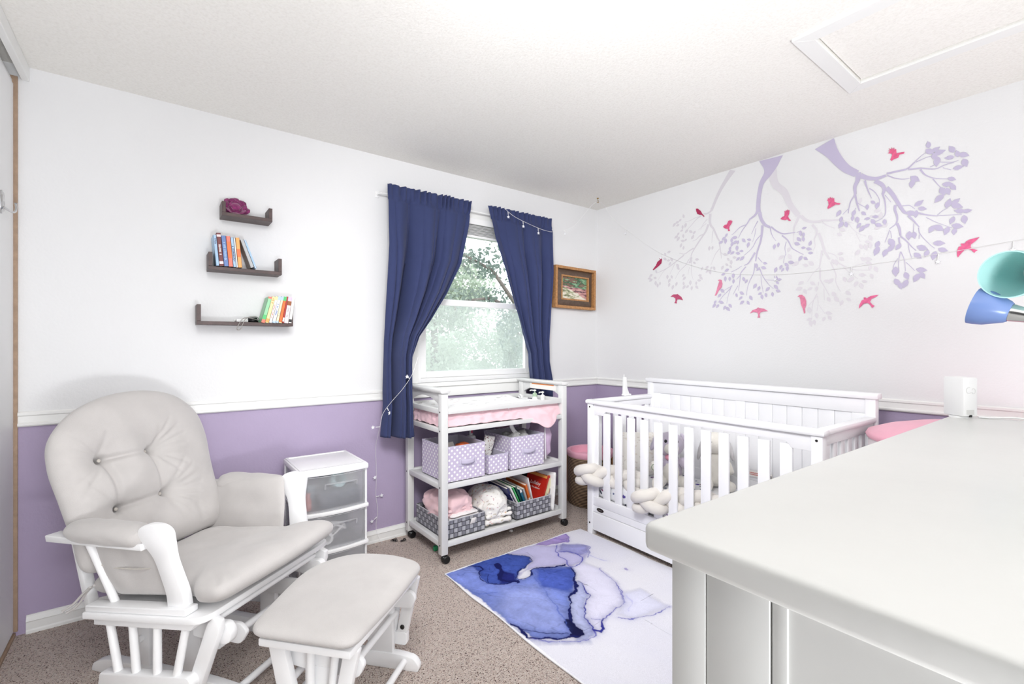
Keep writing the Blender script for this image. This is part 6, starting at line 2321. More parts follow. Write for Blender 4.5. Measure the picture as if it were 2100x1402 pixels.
MURAL_LEAVES = (
((2.039,2.174,-.55,.029),(2.064,2.163,-.26,.035),(2.059,2.141,-.14,.03),(2.089,2.15,-.73,.037),(2.01,2.199,1.28,.032),(1.994,2.127,-1.27,.038),(2.018,2.118,-1.64,.033),(2.026,2.094,-.29,.028),(1.986,2.082,-.73,.035),(2.055,2.074,-.73,.03),(2.072,2.055,-.33,.037),(2.012,2.051,-1.68,.032),(2.055,2.037,-.91,.039),(2.018,2.016,.31,.033),(1.994,2.018,-.51,.028),(2.031,1.985,2,.035),(2.01,1.964,1.77,.03),(1.95,2.072,-2.51,.036),(1.923,2.06,-.67,.031),(1.935,2.03,2.17,.038),(2.135,1.952,-.22,.034),(2.168,1.941,.93,.029),(2.17,1.904,.65,.036),(2.139,1.888,.07,.031),(2.111,1.892,.99,.038),(2.127,1.86,-.99,.033),(2.059,1.836,-2.11,.039),(2.055,1.818,.8,.034),(2.249,1.816,-1.93,.03),(2.299,1.791,-.48,.037),(2.313,1.77,-.11,.032),(2.299,1.754,-.46,.039),(2.26,1.768,.21,.033),(2.254,1.725,-1.69,.04),(2.236,1.705,-1.61,.035),(2.215,1.718,-1.51,.03),(2.148,1.762,-1.57,.036),(2.11,1.758,-1.94,.031),(2.131,1.732,-1.03,.038),(2.133,1.7,-1.21,.033),(2.101,1.679,-1.2,.039),(2.07,1.7,-1.14,.034),(2.012,1.758,-.7,.028),(2.004,1.735,-.71,.035),(2.009,1.697,-1.76,.03),(2.006,1.67,-.84,.037),(1.978,1.671,-.58,.031),(1.954,1.697,-1.52,.038),(1.943,1.657,-1.42,.033),(1.907,1.689,-1.56,.028),(1.902,1.66,-2.3,.034),(1.877,1.743,3.13,.029),(1.869,1.723,-2.33,.035),(1.884,1.707,-2.83,.031),(1.95,1.872,-1.2,.038),(1.9,1.861,-3.01,.033),(1.921,1.839,-2.59,.028),(1.954,1.851,-.43,.035),(1.862,1.789,-.96,.029),(1.824,1.791,-.85,.035),(1.821,1.766,-.67,.03),(1.8,1.757,-1.86,.037),(1.769,1.779,-1.97,.032),(1.791,1.783,-1.07,.027),(1.806,1.925,-1.49,.033),(1.782,1.925,-1.42,.028),(1.688,1.864,-2.56,.034),(1.667,1.827,-2.17,.029),(1.647,1.804,-1.59,.035),(1.623,1.834,-2.86,.03),(1.65,1.775,-2.23,.026),(1.709,1.776,-1.17,.033),(1.677,1.792,-2.45,.028)),
((1.681,1.995,-.98,.03),(1.7,1.975,-.67,.037),(1.719,1.953,-.28,.032),(1.686,1.955,-1.39,.038),(1.643,1.953,-1.57,.033),(1.623,1.969,.06,.04),(1.641,1.926,-1.25,.035),(1.6,1.932,-1.37,.029),(1.62,1.936,-.48,.036),(1.655,1.899,-1.19,.031),(1.66,1.876,-.78,.038),(1.638,1.867,-.49,.033),(1.606,1.894,-1.58,.039),(1.6,1.859,.38,.034),(1.576,1.87,.16,.029),(1.56,1.938,-2.27,.036),(1.525,1.937,.39,.03),(1.531,1.904,-1.24,.037),(1.6,1.821,-.63,.032),(1.572,1.82,-.66,.039),(1.677,1.755,-.34,.035),(1.703,1.73,-.22,.03),(1.688,1.696,-1.59,.037),(1.657,1.692,-1.54,.031),(1.632,1.711,-1.52,.038),(1.63,1.673,-1.46,.033),(1.709,1.617,-2.36,.04),(1.73,1.585,-.75,.035),(1.762,1.541,-.95,.03),(1.769,1.517,-.82,.037),(1.744,1.512,-.9,.032),(1.716,1.537,-2.76,.039),(1.693,1.498,-1.02,.033),(1.669,1.488,-2.31,.04),(1.653,1.509,-2.25,.035),(1.609,1.577,-1.94,.029),(1.573,1.588,-2.58,.036),(1.581,1.556,-.69,.031),(1.572,1.525,-.64,.037),(1.531,1.52,-2.07,.032),(1.513,1.551,-2.09,.038),(1.56,1.68,-1.94,.034),(1.544,1.664,-.96,.029),(1.477,1.757,-1.59,.035),(1.422,1.767,-2.74,.029),(1.431,1.739,-2.73,.036),(1.466,1.735,-.66,.031),(1.487,1.627,-.98,.038),(1.462,1.609,-1.15,.033),(1.455,1.575,-.37,.028),(1.442,1.552,-1.76,.034),(1.417,1.562,-1.88,.029),(1.407,1.599,-.78,.036),(1.377,1.563,-1.7,.031),(1.356,1.608,-2.27,.037),(1.343,1.582,-2.82,.032),(1.347,1.634,-2.21,.027),(1.355,1.666,-2.41,.034),(1.336,1.653,-3.11,.029),(1.366,1.864,-1.39,.035),(1.342,1.872,-1.38,.03),(1.358,1.716,-1.23,.037),(1.327,1.729,-1.11,.032),(1.316,1.712,-.9,.027),(1.293,1.74,-2.36,.033),(1.291,1.715,-1.69,.028),(1.193,1.948,-3.34,.028),(1.214,1.92,-1.64,.035),(1.198,1.908,-1.49,.03),(1.223,1.885,-2.25,.037),(1.199,1.882,-1.74,.031),(1.233,1.86,-2.63,.038),(1.161,1.851,1.93,.033),(1.198,1.83,-2.96,.028),(1.168,1.818,3.45,.034),(1.159,1.792,-2.97,.029),(1.215,1.768,-.94,.037),(1.186,1.763,-2.43,.031),(1.267,1.751,-2.84,.039),(1.289,1.715,-1.6,.034)),
((1.005,1.765,-3.24,.029),(1,1.733,-2.35,.036),(1.042,1.725,-1.85,.031),(1.026,1.717,-1.76,.038),(.898,1.718,.79,.032),(.874,1.715,3.57,.038),(.872,1.692,-2.72,.033),(.865,1.665,-1.17,.028),(.839,1.654,-1.9,.035),(.858,1.619,-1.9,.03),(.901,1.63,-2.9,.037),(.984,1.614,-1.83,.033),(.956,1.611,-.62,.039),(.93,1.584,-1.02,.034),(.89,1.593,-2.75,.028),(.905,1.57,-1.83,.035),(1.075,1.616,3.16,.032),(1.054,1.613,-.81,.039),(1.212,1.619,-.44,.035),(1.223,1.584,-.29,.042),(1.148,1.609,-2.55,.036),(1.162,1.578,-.43,.031),(1.189,1.564,-2.02,.038),(1.127,1.575,-1.48,.032),(1.037,1.534,-2.22,.038),(1.064,1.507,-1.98,.033),(1.024,1.504,-2.26,.04),(1,1.482,-1.15,.035),(.965,1.499,-2.46,.029),(.967,1.535,-2.32,.036),(1.167,1.395,-.25,.033),(1.158,1.371,-1.69,.04),(1.139,1.376,-1.71,.034),(1.166,1.45,-1.72,.042),(1.127,1.416,-1.65,.036),(1.089,1.394,-1.11,.03),(1.064,1.427,-2.86,.037),(1.059,1.399,-2.06,.032),(.923,1.758,-.92,.037),(.907,1.788,-1.99,.032),(.885,1.781,-1.88,.038),(.865,1.787,-1.72,.033),(.876,1.809,-2.73,.028),(.863,1.828,-1.89,.035),(1.01,1.875,-2.55,.031),(.996,1.9,-2.5,.038),(.832,1.971,3.25,.031),(.819,1.942,1.79,.038),(.912,2.043,2.15,.034),(.854,1.944,3.62,.028),(.798,1.885,2.53,.034),(.832,1.878,2.99,.03),(1.156,1.73,.8,.04),(1.187,1.722,.41,.035),(1.242,1.739,-.48,.043),(1.275,1.788,-1.98,.037),(1.281,1.832,-1.23,.032),(1.326,1.79,-.55,.04)),
((.621,2.257,1.46,.037),(.616,2.221,-2.33,.045),(.594,2.224,2.77,.038),(.579,2.205,-3.24,.047),(.598,2.19,-1.81,.04),(.588,2.162,-1.45,.049),(.533,2.205,1.12,.042),(.513,2.177,1.41,.035),(.49,2.164,3.69,.043),(.542,2.167,.19,.038),(.486,2.124,-1.86,.045),(.51,2.108,-3.17,.039),(.674,2.099,-2.36,.05),(.686,2.077,-1.41,.044),(.533,2.059,-2.57,.035),(.548,2.037,-2.87,.044),(.528,2.017,-2.08,.037),(.567,2.008,-1.9,.046),(.548,2.002,-1.87,.04),(.58,1.975,-.76,.049),(.658,1.969,2.6,.043),(.645,1.939,-2.75,.037),(.689,1.925,-2.72,.046),(.67,1.917,-1.49,.039),(.546,1.942,1.93,.046),(.519,1.944,2.51,.039),(.515,1.922,-2.62,.048),(.505,1.895,.36,.041),(.478,1.889,-3.15,.035),(.488,1.85,-1.64,.043),(.532,1.855,-1.16,.038),(.513,1.823,-2.74,.046),(.609,1.827,-.99,.041),(.581,1.827,-2.36,.049),(.552,1.807,-1.14,.042),(.524,1.799,-1.44,.035),(.698,1.811,-1.48,.046),(.677,1.809,-1.67,.039),(.581,1.751,3.36,.047),(.566,1.715,-2.68,.04),(.645,1.738,-2.63,.05),(.663,1.701,-2.28,.044),(.628,1.707,-1.14,.037),(.599,1.692,-1.28,.045),(.832,1.787,-1.27,.041),(.836,1.752,-1.15,.051),(.799,1.736,-1.21,.043),(.77,1.787,-2.05,.052),(.775,1.756,-.82,.045),(.742,1.76,-.96,.038),(.648,1.626,-2.87,.046),(.644,1.597,-2.01,.039),(.668,1.588,-1.08,.048),(.708,1.603,-1.9,.042),(.754,1.631,-1.58,.052),(.747,1.573,-2.07,.045),(.733,1.553,-1.77,.038),(.713,1.562,-1.2,.046),(.851,2.021,-2.33,.029),(.833,1.999,-1.32,.036),(.878,2.001,-1.53,.031),(1.014,1.997,-.9,.039),(1.002,1.959,-1.4,.034),(1.003,1.929,-.97,.041),(.977,1.925,-1.81,.035),(.946,1.954,-1.45,.03),(.941,1.982,-1.22,.037),(.894,1.97,-2.31,.031),(.924,1.94,-1.67,.038),(.917,1.907,-.93,.033),(.902,1.887,-.86,.04),(.881,1.898,-.54,.034),(.878,1.937,-.02,.029),(.851,1.915,-2.1,.036),(.841,1.94,.26,.031),(.827,1.892,-2.66,.037),(.8,1.903,-1.67,.032)))
BIRD_OUTLINES = (
((1.907,2.23),(1.892,2.227),(1.869,2.204),(1.859,2.184),(1.841,2.162),(1.845,2.156),(1.862,2.175),(1.878,2.179),(1.896,2.189),(1.904,2.208),(1.907,2.219)),
((2.218,1.915),(2.209,1.919),(2.196,1.915),(2.194,1.904),(2.2,1.874),(2.231,1.852),(2.272,1.83),(2.28,1.835),(2.249,1.866),(2.236,1.891),(2.214,1.903)),
((1.703,2.058),(1.691,2.069),(1.677,2.068),(1.668,2.085),(1.666,2.093),(1.66,2.088),(1.657,2.096),(1.652,2.088),(1.647,2.095),(1.643,2.085),(1.636,2.085),(1.641,2.072),(1.647,2.063),(1.657,2.052),(1.659,2.036),(1.653,2.018),(1.667,2.021),(1.668,2.036),(1.684,2.041),(1.698,2.05)),
((2.12,1.609),(2.093,1.624),(2.068,1.622),(2.058,1.624),(2.049,1.616),(2.026,1.599),(2.012,1.573),(2.039,1.582),(2.059,1.584),(2.066,1.569),(2.064,1.553),(2.086,1.558),(2.076,1.572),(2.076,1.592),(2.097,1.606)),
((1.741,1.692),(1.726,1.697),(1.712,1.689),(1.707,1.664),(1.712,1.641),(1.733,1.62),(1.753,1.587),(1.764,1.587),(1.751,1.618),(1.743,1.648),(1.73,1.684)),
((1.519,1.449),(1.502,1.47),(1.474,1.478),(1.466,1.487),(1.457,1.48),(1.428,1.475),(1.404,1.458),(1.434,1.457),(1.452,1.451),(1.457,1.436),(1.452,1.418),(1.47,1.419),(1.465,1.436),(1.471,1.452),(1.496,1.457)),
((1.329,2.032),(1.319,2.042),(1.306,2.045),(1.304,2.069),(1.307,2.079),(1.299,2.072),(1.296,2.083),(1.292,2.074),(1.286,2.083),(1.284,2.073),(1.276,2.077),(1.276,2.063),(1.278,2.051),(1.285,2.039),(1.278,2.024),(1.267,2.009),(1.279,2.009),(1.289,2.021),(1.3,2.018),(1.317,2.024)),
((1.07,2.042),(1.064,2.058),(1.066,2.078),(1.073,2.088),(1.066,2.09),(1.069,2.1),(1.06,2.092),(1.056,2.103),(1.051,2.091),(1.045,2.097),(1.043,2.087),(1.036,2.091),(1.034,2.068),(1.022,2.059),(1.004,2.052),(1.01,2.045),(1.029,2.051),(1.042,2.044),(1.056,2.039),(1.068,2.034)),
((1.231,1.536),(1.22,1.546),(1.206,1.546),(1.19,1.531),(1.182,1.507),(1.182,1.481),(1.189,1.461),(1.187,1.435),(1.194,1.431),(1.201,1.461),(1.212,1.489),(1.215,1.519),(1.22,1.534)),
((.916,1.444),(.914,1.465),(.903,1.489),(.893,1.493),(.894,1.505),(.885,1.504),(.88,1.498),(.863,1.51),(.826,1.514),(.839,1.503),(.858,1.494),(.865,1.478),(.856,1.464),(.844,1.454),(.856,1.444),(.863,1.459),(.874,1.472),(.892,1.471),(.905,1.457)),
((.776,2.229),(.768,2.25),(.77,2.26),(.787,2.268),(.776,2.272),(.786,2.281),(.775,2.279),(.783,2.292),(.771,2.284),(.77,2.295),(.765,2.281),(.759,2.289),(.758,2.277),(.751,2.279),(.749,2.256),(.715,2.252),(.719,2.243),(.737,2.244),(.742,2.23),(.761,2.227),(.77,2.222)),
((.514,1.678),(.514,1.699),(.508,1.721),(.496,1.721),(.501,1.729),(.5,1.735),(.487,1.733),(.482,1.742),(.47,1.749),(.435,1.755),(.446,1.741),(.465,1.724),(.466,1.711),(.459,1.703),(.441,1.693),(.448,1.69),(.453,1.682),(.463,1.696),(.475,1.703),(.488,1.701),(.5,1.686),(.511,1.669)))

MAT['limb_pale'] = pr('mural_pale_grey_paint', (214, 210, 216), 0.7)
MAT['limb_lilac'] = pr('mural_lilac_paint', (196, 188, 212), 0.7)
MAT['limb_faint'] = pr('mural_faint_lilac_paint', (221, 217, 223), 0.7)
MAT['limb_violet'] = pr('mural_violet_paint', (194, 186, 211), 0.7)
LIMB_LABELS = ('pale grey painted branch, farthest left of the wall mural', 'lilac painted branch with many small leaves, second from the room corner in the mural',
               'faintest painted branch, hanging lowest between the two lilac ones', 'large violet painted branch spreading right at the dresser end of the mural')
LIMB_MATS = ('limb_pale', 'limb_lilac', 'limb_faint', 'limb_violet')
for bi in range(4):
    xw = WB - 0.0006 - 0.0007 * (0.6, 2.4, 1.5, 3.3)[bi]
    c = MURAL_LIMBS[bi][0][0]
    t = thing('wall_mural_branch', LIMB_LABELS[bi], 'wall mural', (xw, c[0], c[1]), 0, 'painted branches on the mural wall')
    s = MB()
    for li, limb_ in enumerate(MURAL_LIMBS[bi]):
        P2 = smooth_path([(y, z, w) for y, z, w in limb_], 5) if len(limb_) > 2 else [Vector(p) for p in limb_]
        L_, R__ = [], []
        for i, p in enumerate(P2):
            a = P2[max(0, i - 1)]
            b_ = P2[min(len(P2) - 1, i + 1)]
            d = Vector((b_.x - a.x, b_.y - a.y)).normalized()
            n_ = Vector((-d.y, d.x)) * max(0.0012, p.z * 0.5)
            L_.append((0.00001 * (li % 8), p.x + n_.x - c[0], min(p.y + n_.y, CZ - 0.004) - c[1]))
            R__.append((0.00001 * (li % 8), p.x - n_.x - c[0], min(p.y - n_.y, CZ - 0.004) - c[1]))
        k = len(L_)
        s.add(L_ + R__, [(i, i + 1, k + i + 1, k + i) for i in range(k - 1)])
    s.obj('stems', MAT[LIMB_MATS[bi]], t, smooth=0, merge=False)
    s = MB()
    for li, (y, z, a, ln) in enumerate(MURAL_LEAVES[bi]):
        ca, sa = math.cos(a), math.sin(a)
        pts = []
        for u, w in ((-0.5, 0), (-0.3, 0.2), (-0.05, 0.29), (0.2, 0.22), (0.38, 0.08), (0.54, -0.02), (0.3, -0.15), (0.08, -0.27), (-0.2, -0.26), (-0.4, -0.12)):
            u *= ln
            w *= ln
            pts.append((-0.00008 - 0.000006 * li, y + u * ca - w * sa - c[0], z + u * sa + w * ca - c[1]))
        s.add(pts, [tuple(range(len(pts)))])
    s.obj('leaves', MAT[LIMB_MATS[bi]], t, smooth=0, merge=False)
BIRD_COL = ((168, 42, 84), (170, 44, 86), (214, 90, 132), (186, 76, 112), (222, 134, 164), (222, 132, 164), (216, 92, 134), (224, 100, 142), (226, 134, 164), (228, 108, 152), (222, 96, 136), (228, 104, 148))
BIRD_LABELS = ('dark rose perched bird decal at the fork of the leftmost painted branch', 'dark rose perched bird decal lowest left, nearest the room corner',
               'pink flying bird decal between the left grey and the lilac branches', 'dark pink flying bird decal below the pale grey branch, wings spread down',
               'pale pink perched bird decal at the left edge of the lilac branch', 'pale pink flying bird decal with wings spread wide below the lilac branch',
               'pink flying bird decal just left of the faint branch fork', 'pink flying bird decal between the faint branch and the violet branch',
               'pale pink perched bird decal with its head up left below the faint branch', 'pink swooping bird decal lowest right, below the violet branch tips',
               'pink flying bird decal highest of all near the ceiling', 'large pink swallow decal right of the violet branch above the lamp')
for i, ol_ in enumerate(BIRD_OUTLINES):
    cy_ = sum(p[0] for p in ol_) / len(ol_)
    cz_ = sum(p[1] for p in ol_) / len(ol_)
    s = MB()
    s.prism([(y - cy_, z - cz_) for y, z in ol_], 0.0006, YZ)
    o = s.obj('bird_decal', pr('bird_rose_%d' % i, BIRD_COL[i], 0.7, var=0.14, vscale=60), smooth=0)
    o.location = (WB - 0.0042, cy_, cz_)
    tag(o, BIRD_LABELS[i], 'wall decal', 'bird decals on the mural wall')

# ================================================================ U shaped wall shelves


def ushelf(label, x0, x1, z0, z1, dep=0.113, th=0.017):
    t = thing('wall_shelf', label, 'shelf', (x0, WA - dep, z0), 0, 'dark wooden U shaped wall shelves')
    w = x1 - x0
    s = MB()
    s.box((0, 0, 0), (w, dep - 0.001, th), 0.001)
    s.obj('board', [MAT['wenge']], t, smooth=0)
    for a in (0, w - th):
        s = MB()
        s.box((a, 0, th + 0.0002), (a + th, dep - 0.001, z1 - z0), 0.001)
        s.obj('upright_end', MAT['wenge'], t, smooth=0)
    return t


ushelf('smallest dark U shaped wall shelf, topmost, holding the purple flower', 0.259, 0.489, 1.896, 1.967)
ushelf('middle dark U shaped wall shelf holding the taller book row', 0.202, 0.535, 1.618, 1.705)
ushelf('longest dark U shaped wall shelf, lowest of the three', 0.154, 0.591, 1.343, 1.442)

# fabric rose
MAT['rose'] = fabric('plum_silk', (132, 50, 102), 0.7, 500, 0.45, 55, 0.5)
t = thing('fabric_rose', 'plum purple fabric rose on the topmost wall shelf', 'flower', (0.325, WA - 0.058, 1.9135))
s = MB()
s.blob((0, 0.012, 0.036), (0.036, 0.032, 0.034), 1, 16)
s.obj('heart', MAT['rose'], t, smooth=70)
rg = random.Random(2)
for ring, (n_, r_, ln, tilt) in enumerate(((5, 0.012, 0.034, 0.25), (6, 0.024, 0.040, 0.6), (7, 0.034, 0.046, 1.0), (8, 0.040, 0.050, 1.35))):
    for k in range(n_):
        a = 2 * PI * k / n_ + ring * 0.5 + rg.uniform(-.15, .15)
        s = MB()

        def petal(u, v, a=a, r_=r_, ln=ln, tilt=tilt, sd=ring * 10 + k):
            w_ = ln * 0.95 * math.sin(PI * min(1, 0.12 + v * 0.80)) ** 0.7
            x = (u - 0.5) * w_
            y = v * ln
            zc = -0.35 * x * x / 0.03 + 0.006 * math.sin(v * 3) + 0.003 * noise.noise(Vector((u * 5, v * 5, sd))) + (0.006 * v * v * v)
            up = y * math.cos(tilt) + zc * math.sin(tilt)
            out_ = r_ * 0.5 + y * math.sin(tilt) - zc * math.cos(tilt)
            # rose axis points out of the wall and slightly up
            p = Vector((math.cos(a) * out_ - math.sin(a) * x, math.sin(a) * out_ + math.cos(a) * x, up - 0.012))
            q = Matrix.Rotation(math.radians(62), 3, 'X') @ p
            return q + Vector((0, 0.008, 0.040))
        s.grid(petal, 7, 7)
        po = s.obj('petal', MAT['rose'], t, smooth=80, recalc=False)
        zmin = min(v_.co.z for v_ in po.data.vertices)
        for v_ in po.data.vertices:
            v_.co.z = max(v_.co.z, 0.001)
            v_.co.y = min(v_.co.y, 0.054)
        md = po.modifiers.new('petal_thickness', 'SOLIDIFY')
        md.thickness = 0.0012

# books on the middle shelf: local y points from spine to wall
gm_ = 'books on the middle wall shelf'
sz = 1.6355
ysp = WA - 0.122


def lean(deg):
    return (0, math.radians(-deg), 0)


# bottom-left corner x, lean, thickness, height
ln_ = 5.0
x = 0.2335
row = [('light blue thin paperback at the left end of the middle shelf row', 'light_blue', 0.014, 0.152, [('title', 0.72, 0.9, C_['navy'])]),
       ('dark maroon book with a white spine title, second from the left on the middle shelf', 'maroon', 0.019, 0.164, [('title', 0.34, 0.70, WHT), ('band', 0.06, 0.14, C_['pink']), ('band', 0.88, 0.95, C_['pink'])]),
       ('dusty blue paperback right of the maroon one', 'blue', 0.020, 0.153, [('title', 0.2, 0.8, C_['light_blue'])]),
       ('coral red paperback in the middle shelf row', 'coral', 0.019, 0.153, [('band', 0.28, 0.82, C_['orange'])]),
       ('pale blue book with dark lettering left of the orange one', 'light_blue', 0.013, 0.150, [('title', 0.2, 0.72, C_['navy'])]),
       ('thin white paperback between the pale blue and the amber book', 'white', 0.007, 0.147, []),
       ('amber orange paperback at the right of the upright row', 'amber', 0.018, 0.151, [('band', 0.35, 0.62, C_['orange'])])]
for lab, ck, w_, h_, sp_ in row:
    book(lab, (x, ysp, sz + w_ * math.sin(math.radians(ln_)) + 0.0005), lean(ln_), w_, 0.105, h_, C_[ck], gm_, sp_, 'paperback')
    x += (w_ + 0.0006) / math.cos(math.radians(ln_))
for lab, ck, w_, h_, xx, dg in (('grey backed book leaning hard against the amber one', 'grey', 0.016, 0.148, 0.392, 19), ('thin light blue book leaning at the right end of the middle row', 'sky', 0.009, 0.150, 0.411, 19.5)):
    book(lab, (xx - 0.006, ysp, sz + w_ * math.sin(math.radians(dg)) + 0.0005), lean(dg), w_, 0.105, h_, C_[ck], gm_, [('band', 0.1, 0.9, C_['light_blue'])] if ck == 'sky' else [], 'paperback')

# books on the lowest shelf, leaning left to right
gl_ = 'books on the lowest wall shelf'
sz = 1.3605
dg = 14.5
row = [('green and red spined book at the left end of the lowest shelf row', 'mint', 0.018, 0.142, [('band', 0.0, 0.13, C_['coral']), ('band', 0.13, 0.3, C_['green']), ('band', 0.93, 1.0, C_['coral'])]),
       ('pale yellow paperback second from the left on the lowest shelf', 'pale_yellow', 0.017, 0.143, [('band', 0.02, 0.16, C_['amber']), ('title', 0.75, 0.95, C_['orange'])]),
       ('white paperback with pink spine print on the lowest shelf', 'white', 0.014, 0.144, [('title', 0.2, 0.7, C_['coral']), ('band', 0.86, 1.0, C_['pale_yellow'])]),
       ('white and blue paperback with blue lettering on the lowest shelf', 'white', 0.017, 0.145, [('title', 0.25, 0.78, C_['blue']), ('band', 0.86, 1.0, C_['sky']), ('band', 0.0, 0.07, C_['sky'])]),
       ('cream paperback with a blue top between the white and orange ones', 'cream', 0.013, 0.145, [('band', 0.86, 1.0, C_['sky']), ('band', 0.0, 0.07, C_['sky']), ('title', 0.2, 0.4, C_['grey'])]),
       ('orange paperback with a green top on the lowest shelf', 'orange', 0.016, 0.144, [('band', 0.84, 1.0, C_['green']), ('band', 0.0, 0.03, C_['pale_yellow'])]),
       ('dark red paperback right of the orange one on the lowest shelf', 'red2', 0.009, 0.144, [('band', 0.05, 0.2, WHT)]),
       ('white paperback with a brown picture and lilac top near the right end', 'pink', 0.021, 0.143, [('band', 0.68, 0.84, C_['brown']), ('band', 0.86, 1.0, C_['lilac']), ('title', 0.2, 0.6, C_['grey'])]),
       ('white paperback with a small black square at the right end of the lowest shelf', 'white', 0.016, 0.140, [('band', 0.04, 0.15, C_['black'])])]
x = 0.4335
for lab, ck, w_, h_, sp_ in row:
    th_ = math.radians(dg)
    book(lab, (x, ysp, sz + 0.0005), (0, th_, 0), w_, 0.105, h_, C_[ck], gl_, sp_, 'paperback')
    x += (w_ + 0.0005) / math.cos(th_)
    dg -= 0.85

# cable and a white plug pack on the lowest shelf
MAT['grey_cable'] = pr('grey_cable', (150, 146, 142), 0.5)
t = thing('charging_cable', 'grey cable looping over the front edge of the lowest wall shelf', 'cable', (0.37, WA - 0.06, 1.3605))
s = MB()
s.tube(smooth_path([(0.06, 0.02, 0.004), (0.05, -0.02, 0.014), (0.0, -0.05, 0.022), (-0.025, -0.060, 0.010), (-0.045, -0.064, -0.03), (-0.043, -0.062, -0.042), (-0.03, -0.062, -0.036), (-0.012, -0.060, 0.008), (0.01, -0.045, 0.026), (0.05, -0.01, 0.03), (0.065, 0.02, 0.016), (0.04, 0.03, 0.008)], 8), 0.0019, 8)
s.obj('cord', MAT['grey_cable'], t)
t = thing('plug_pack', 'small white plug pack lying on the lowest wall shelf beside the cable', 'charger', (0.352, WA - 0.055, 1.3605), 0.2)
s = MB()
s.box((-0.028, -0.018, 0.0), (0.028, 0.018, 0.016), 0.004)
s.obj('case', MAT['plastic_white'], t)
s = MB()
s.box((-0.034, -0.006, 0.005), (-0.028, 0.006, 0.011), 0.001)
s.obj('plug', MAT['chrome'], t)
t = thing('dark_coil', 'dark coiled cord heaped on the lowest wall shelf left of the leaning books', 'cable', (0.405, WA - 0.05, 1.3605))
s = MB()
s.tube([(0.024 * math.cos(a * 0.45) * (1 - 0.003 * a), 0.02 * math.sin(a * 0.45), 0.0045 + 0.00028 * a) for a in range(0, 70)], 0.0038, 8)
s.obj('cord', MAT['black_plastic'], t)

# ================================================================ framed painting
MAT['oak'] = pr('oak_frame', (182, 132, 84), 0.5, var=0.25, vscale=60, bmp=0.1, bscale=150)
MAT['oak_dark'] = pr('dark_frame_slip', (98, 80, 68), 0.5, var=0.2, vscale=60)
PX0, PX1, PZ0, PZ1 = 2.585, 3.058, 1.545, 1.893
pcx, pcz = (PX0 + PX1) / 2, (PZ0 + PZ1) / 2
pw, ph = (PX1 - PX0) / 2, (PZ1 - PZ0) / 2
t = thing('framed_painting', 'small landscape painting in a deep oak and dark frame right of the window', 'painting', (pcx, WA - 0.002, pcz), rot=(0, math.radians(0.8), 0))


def frame_ring(m, w0, h0, w1, h1, y0, y1, bev=0.002):
    """rectangular ring between half sizes 0 (outer) and 1 (inner), mitred, from y0 to y1"""
    o_ = [(-w0, -h0), (w0, -h0), (w0, h0), (-w0, h0)]
    i_ = [(-w1, -h1), (w1, -h1), (w1, h1), (-w1, h1)]
    for k in range(4):
        a, b_ = k, (k + 1) % 4
        m.prism([o_[a], o_[b_], i_[b_], i_[a]], abs(y1 - y0), Matrix.Translation((0, (y0 + y1) / 2, 0)) @ XZ, bev)


s = MB()
frame_ring(s, pw, ph, pw - 0.022, ph - 0.022, -0.048, 0.0)
s.obj('outer_frame', MAT['oak'], t, smooth=0, merge=False)
s = MB()
o_ = [(-pw + 0.0222, -ph + 0.0222), (pw - 0.0222, -ph + 0.0222), (pw - 0.0222, ph - 0.0222), (-pw + 0.0222, ph - 0.0222)]
i_ = [(-pw + 0.075, -ph + 0.07), (pw - 0.075, -ph + 0.07), (pw - 0.075, ph - 0.07), (-pw + 0.075, ph - 0.07)]
for k in range(4):
    a, b_ = k, (k + 1) % 4
    s.add([(o_[a][0], -0.016, o_[a][1]), (o_[b_][0], -0.016, o_[b_][1]), (i_[b_][0], -0.032, i_[b_][1]), (i_[a][0], -0.032, i_[a][1])], [(0, 1, 2, 3)])
s.obj('dark_slope', MAT['oak_dark'], t, smooth=0, merge=False)
s = MB()
frame_ring(s, pw - 0.075, ph - 0.07, pw - 0.088, ph - 0.083, -0.036, -0.012, 0.0015)
s.obj('inner_frame', MAT['oak'], t, smooth=0, merge=False)
MAT['canvas'] = print_material('oil_painting', 0.55, 0.35, 260)
cw, ch_ = pw - 0.087, ph - 0.082


def canvas_colour(x, y):
    u = x / (2 * cw) + 0.5
    v = y / (2 * ch_) + 0.5
    n1 = fbm(u * 1.0, v * 1.6, 5, 1)
    n2 = fbm(u * 1.0 + v * 1.2, v * 2.2, 8, 2)
    col = np.zeros(u.shape + (3,))
    L3 = lambda *c: np.array(lin(*c)[:3])
    green = np.where((n1 > 0.06)[..., None], L3(116, 156, 124), np.where((n1 > -0.12)[..., None], L3(82, 106, 84), L3(134, 108, 96)))
    green = np.where((n2 > 0.25)[..., None], L3(150, 186, 150), green)
    rock = np.where((n2 > 0.05)[..., None], L3(216, 172, 166), np.where((n2 > -0.2)[..., None], L3(184, 134, 134), L3(112, 84, 92)))
    water = np.where((n2 > -0.02)[..., None], L3(236, 230, 216), np.where((n2 > -0.3)[..., None], L3(178, 182, 148), L3(116, 120, 96)))
    line1 = 0.60 - 0.12 * u + 0.10 * n1
    line2 = 0.52 - 0.52 * np.clip(u - 0.15, 0, 1) + 0.10 * n1
    col = np.where((v > line1)[..., None], green, np.where((v > line2)[..., None], rock, water))
    return col


cv = painted_sheet('canvas', 110, 80, lambda u, v: ((u - 0.5) * 2 * cw, (v - 0.5) * 2 * ch_), canvas_colour, lambda u, v: 0 * u, MAT['canvas'])
cv.parent = t
cv.location = (0, -0.018, 0)
cv.rotation_euler = (PI / 2, 0, 0)

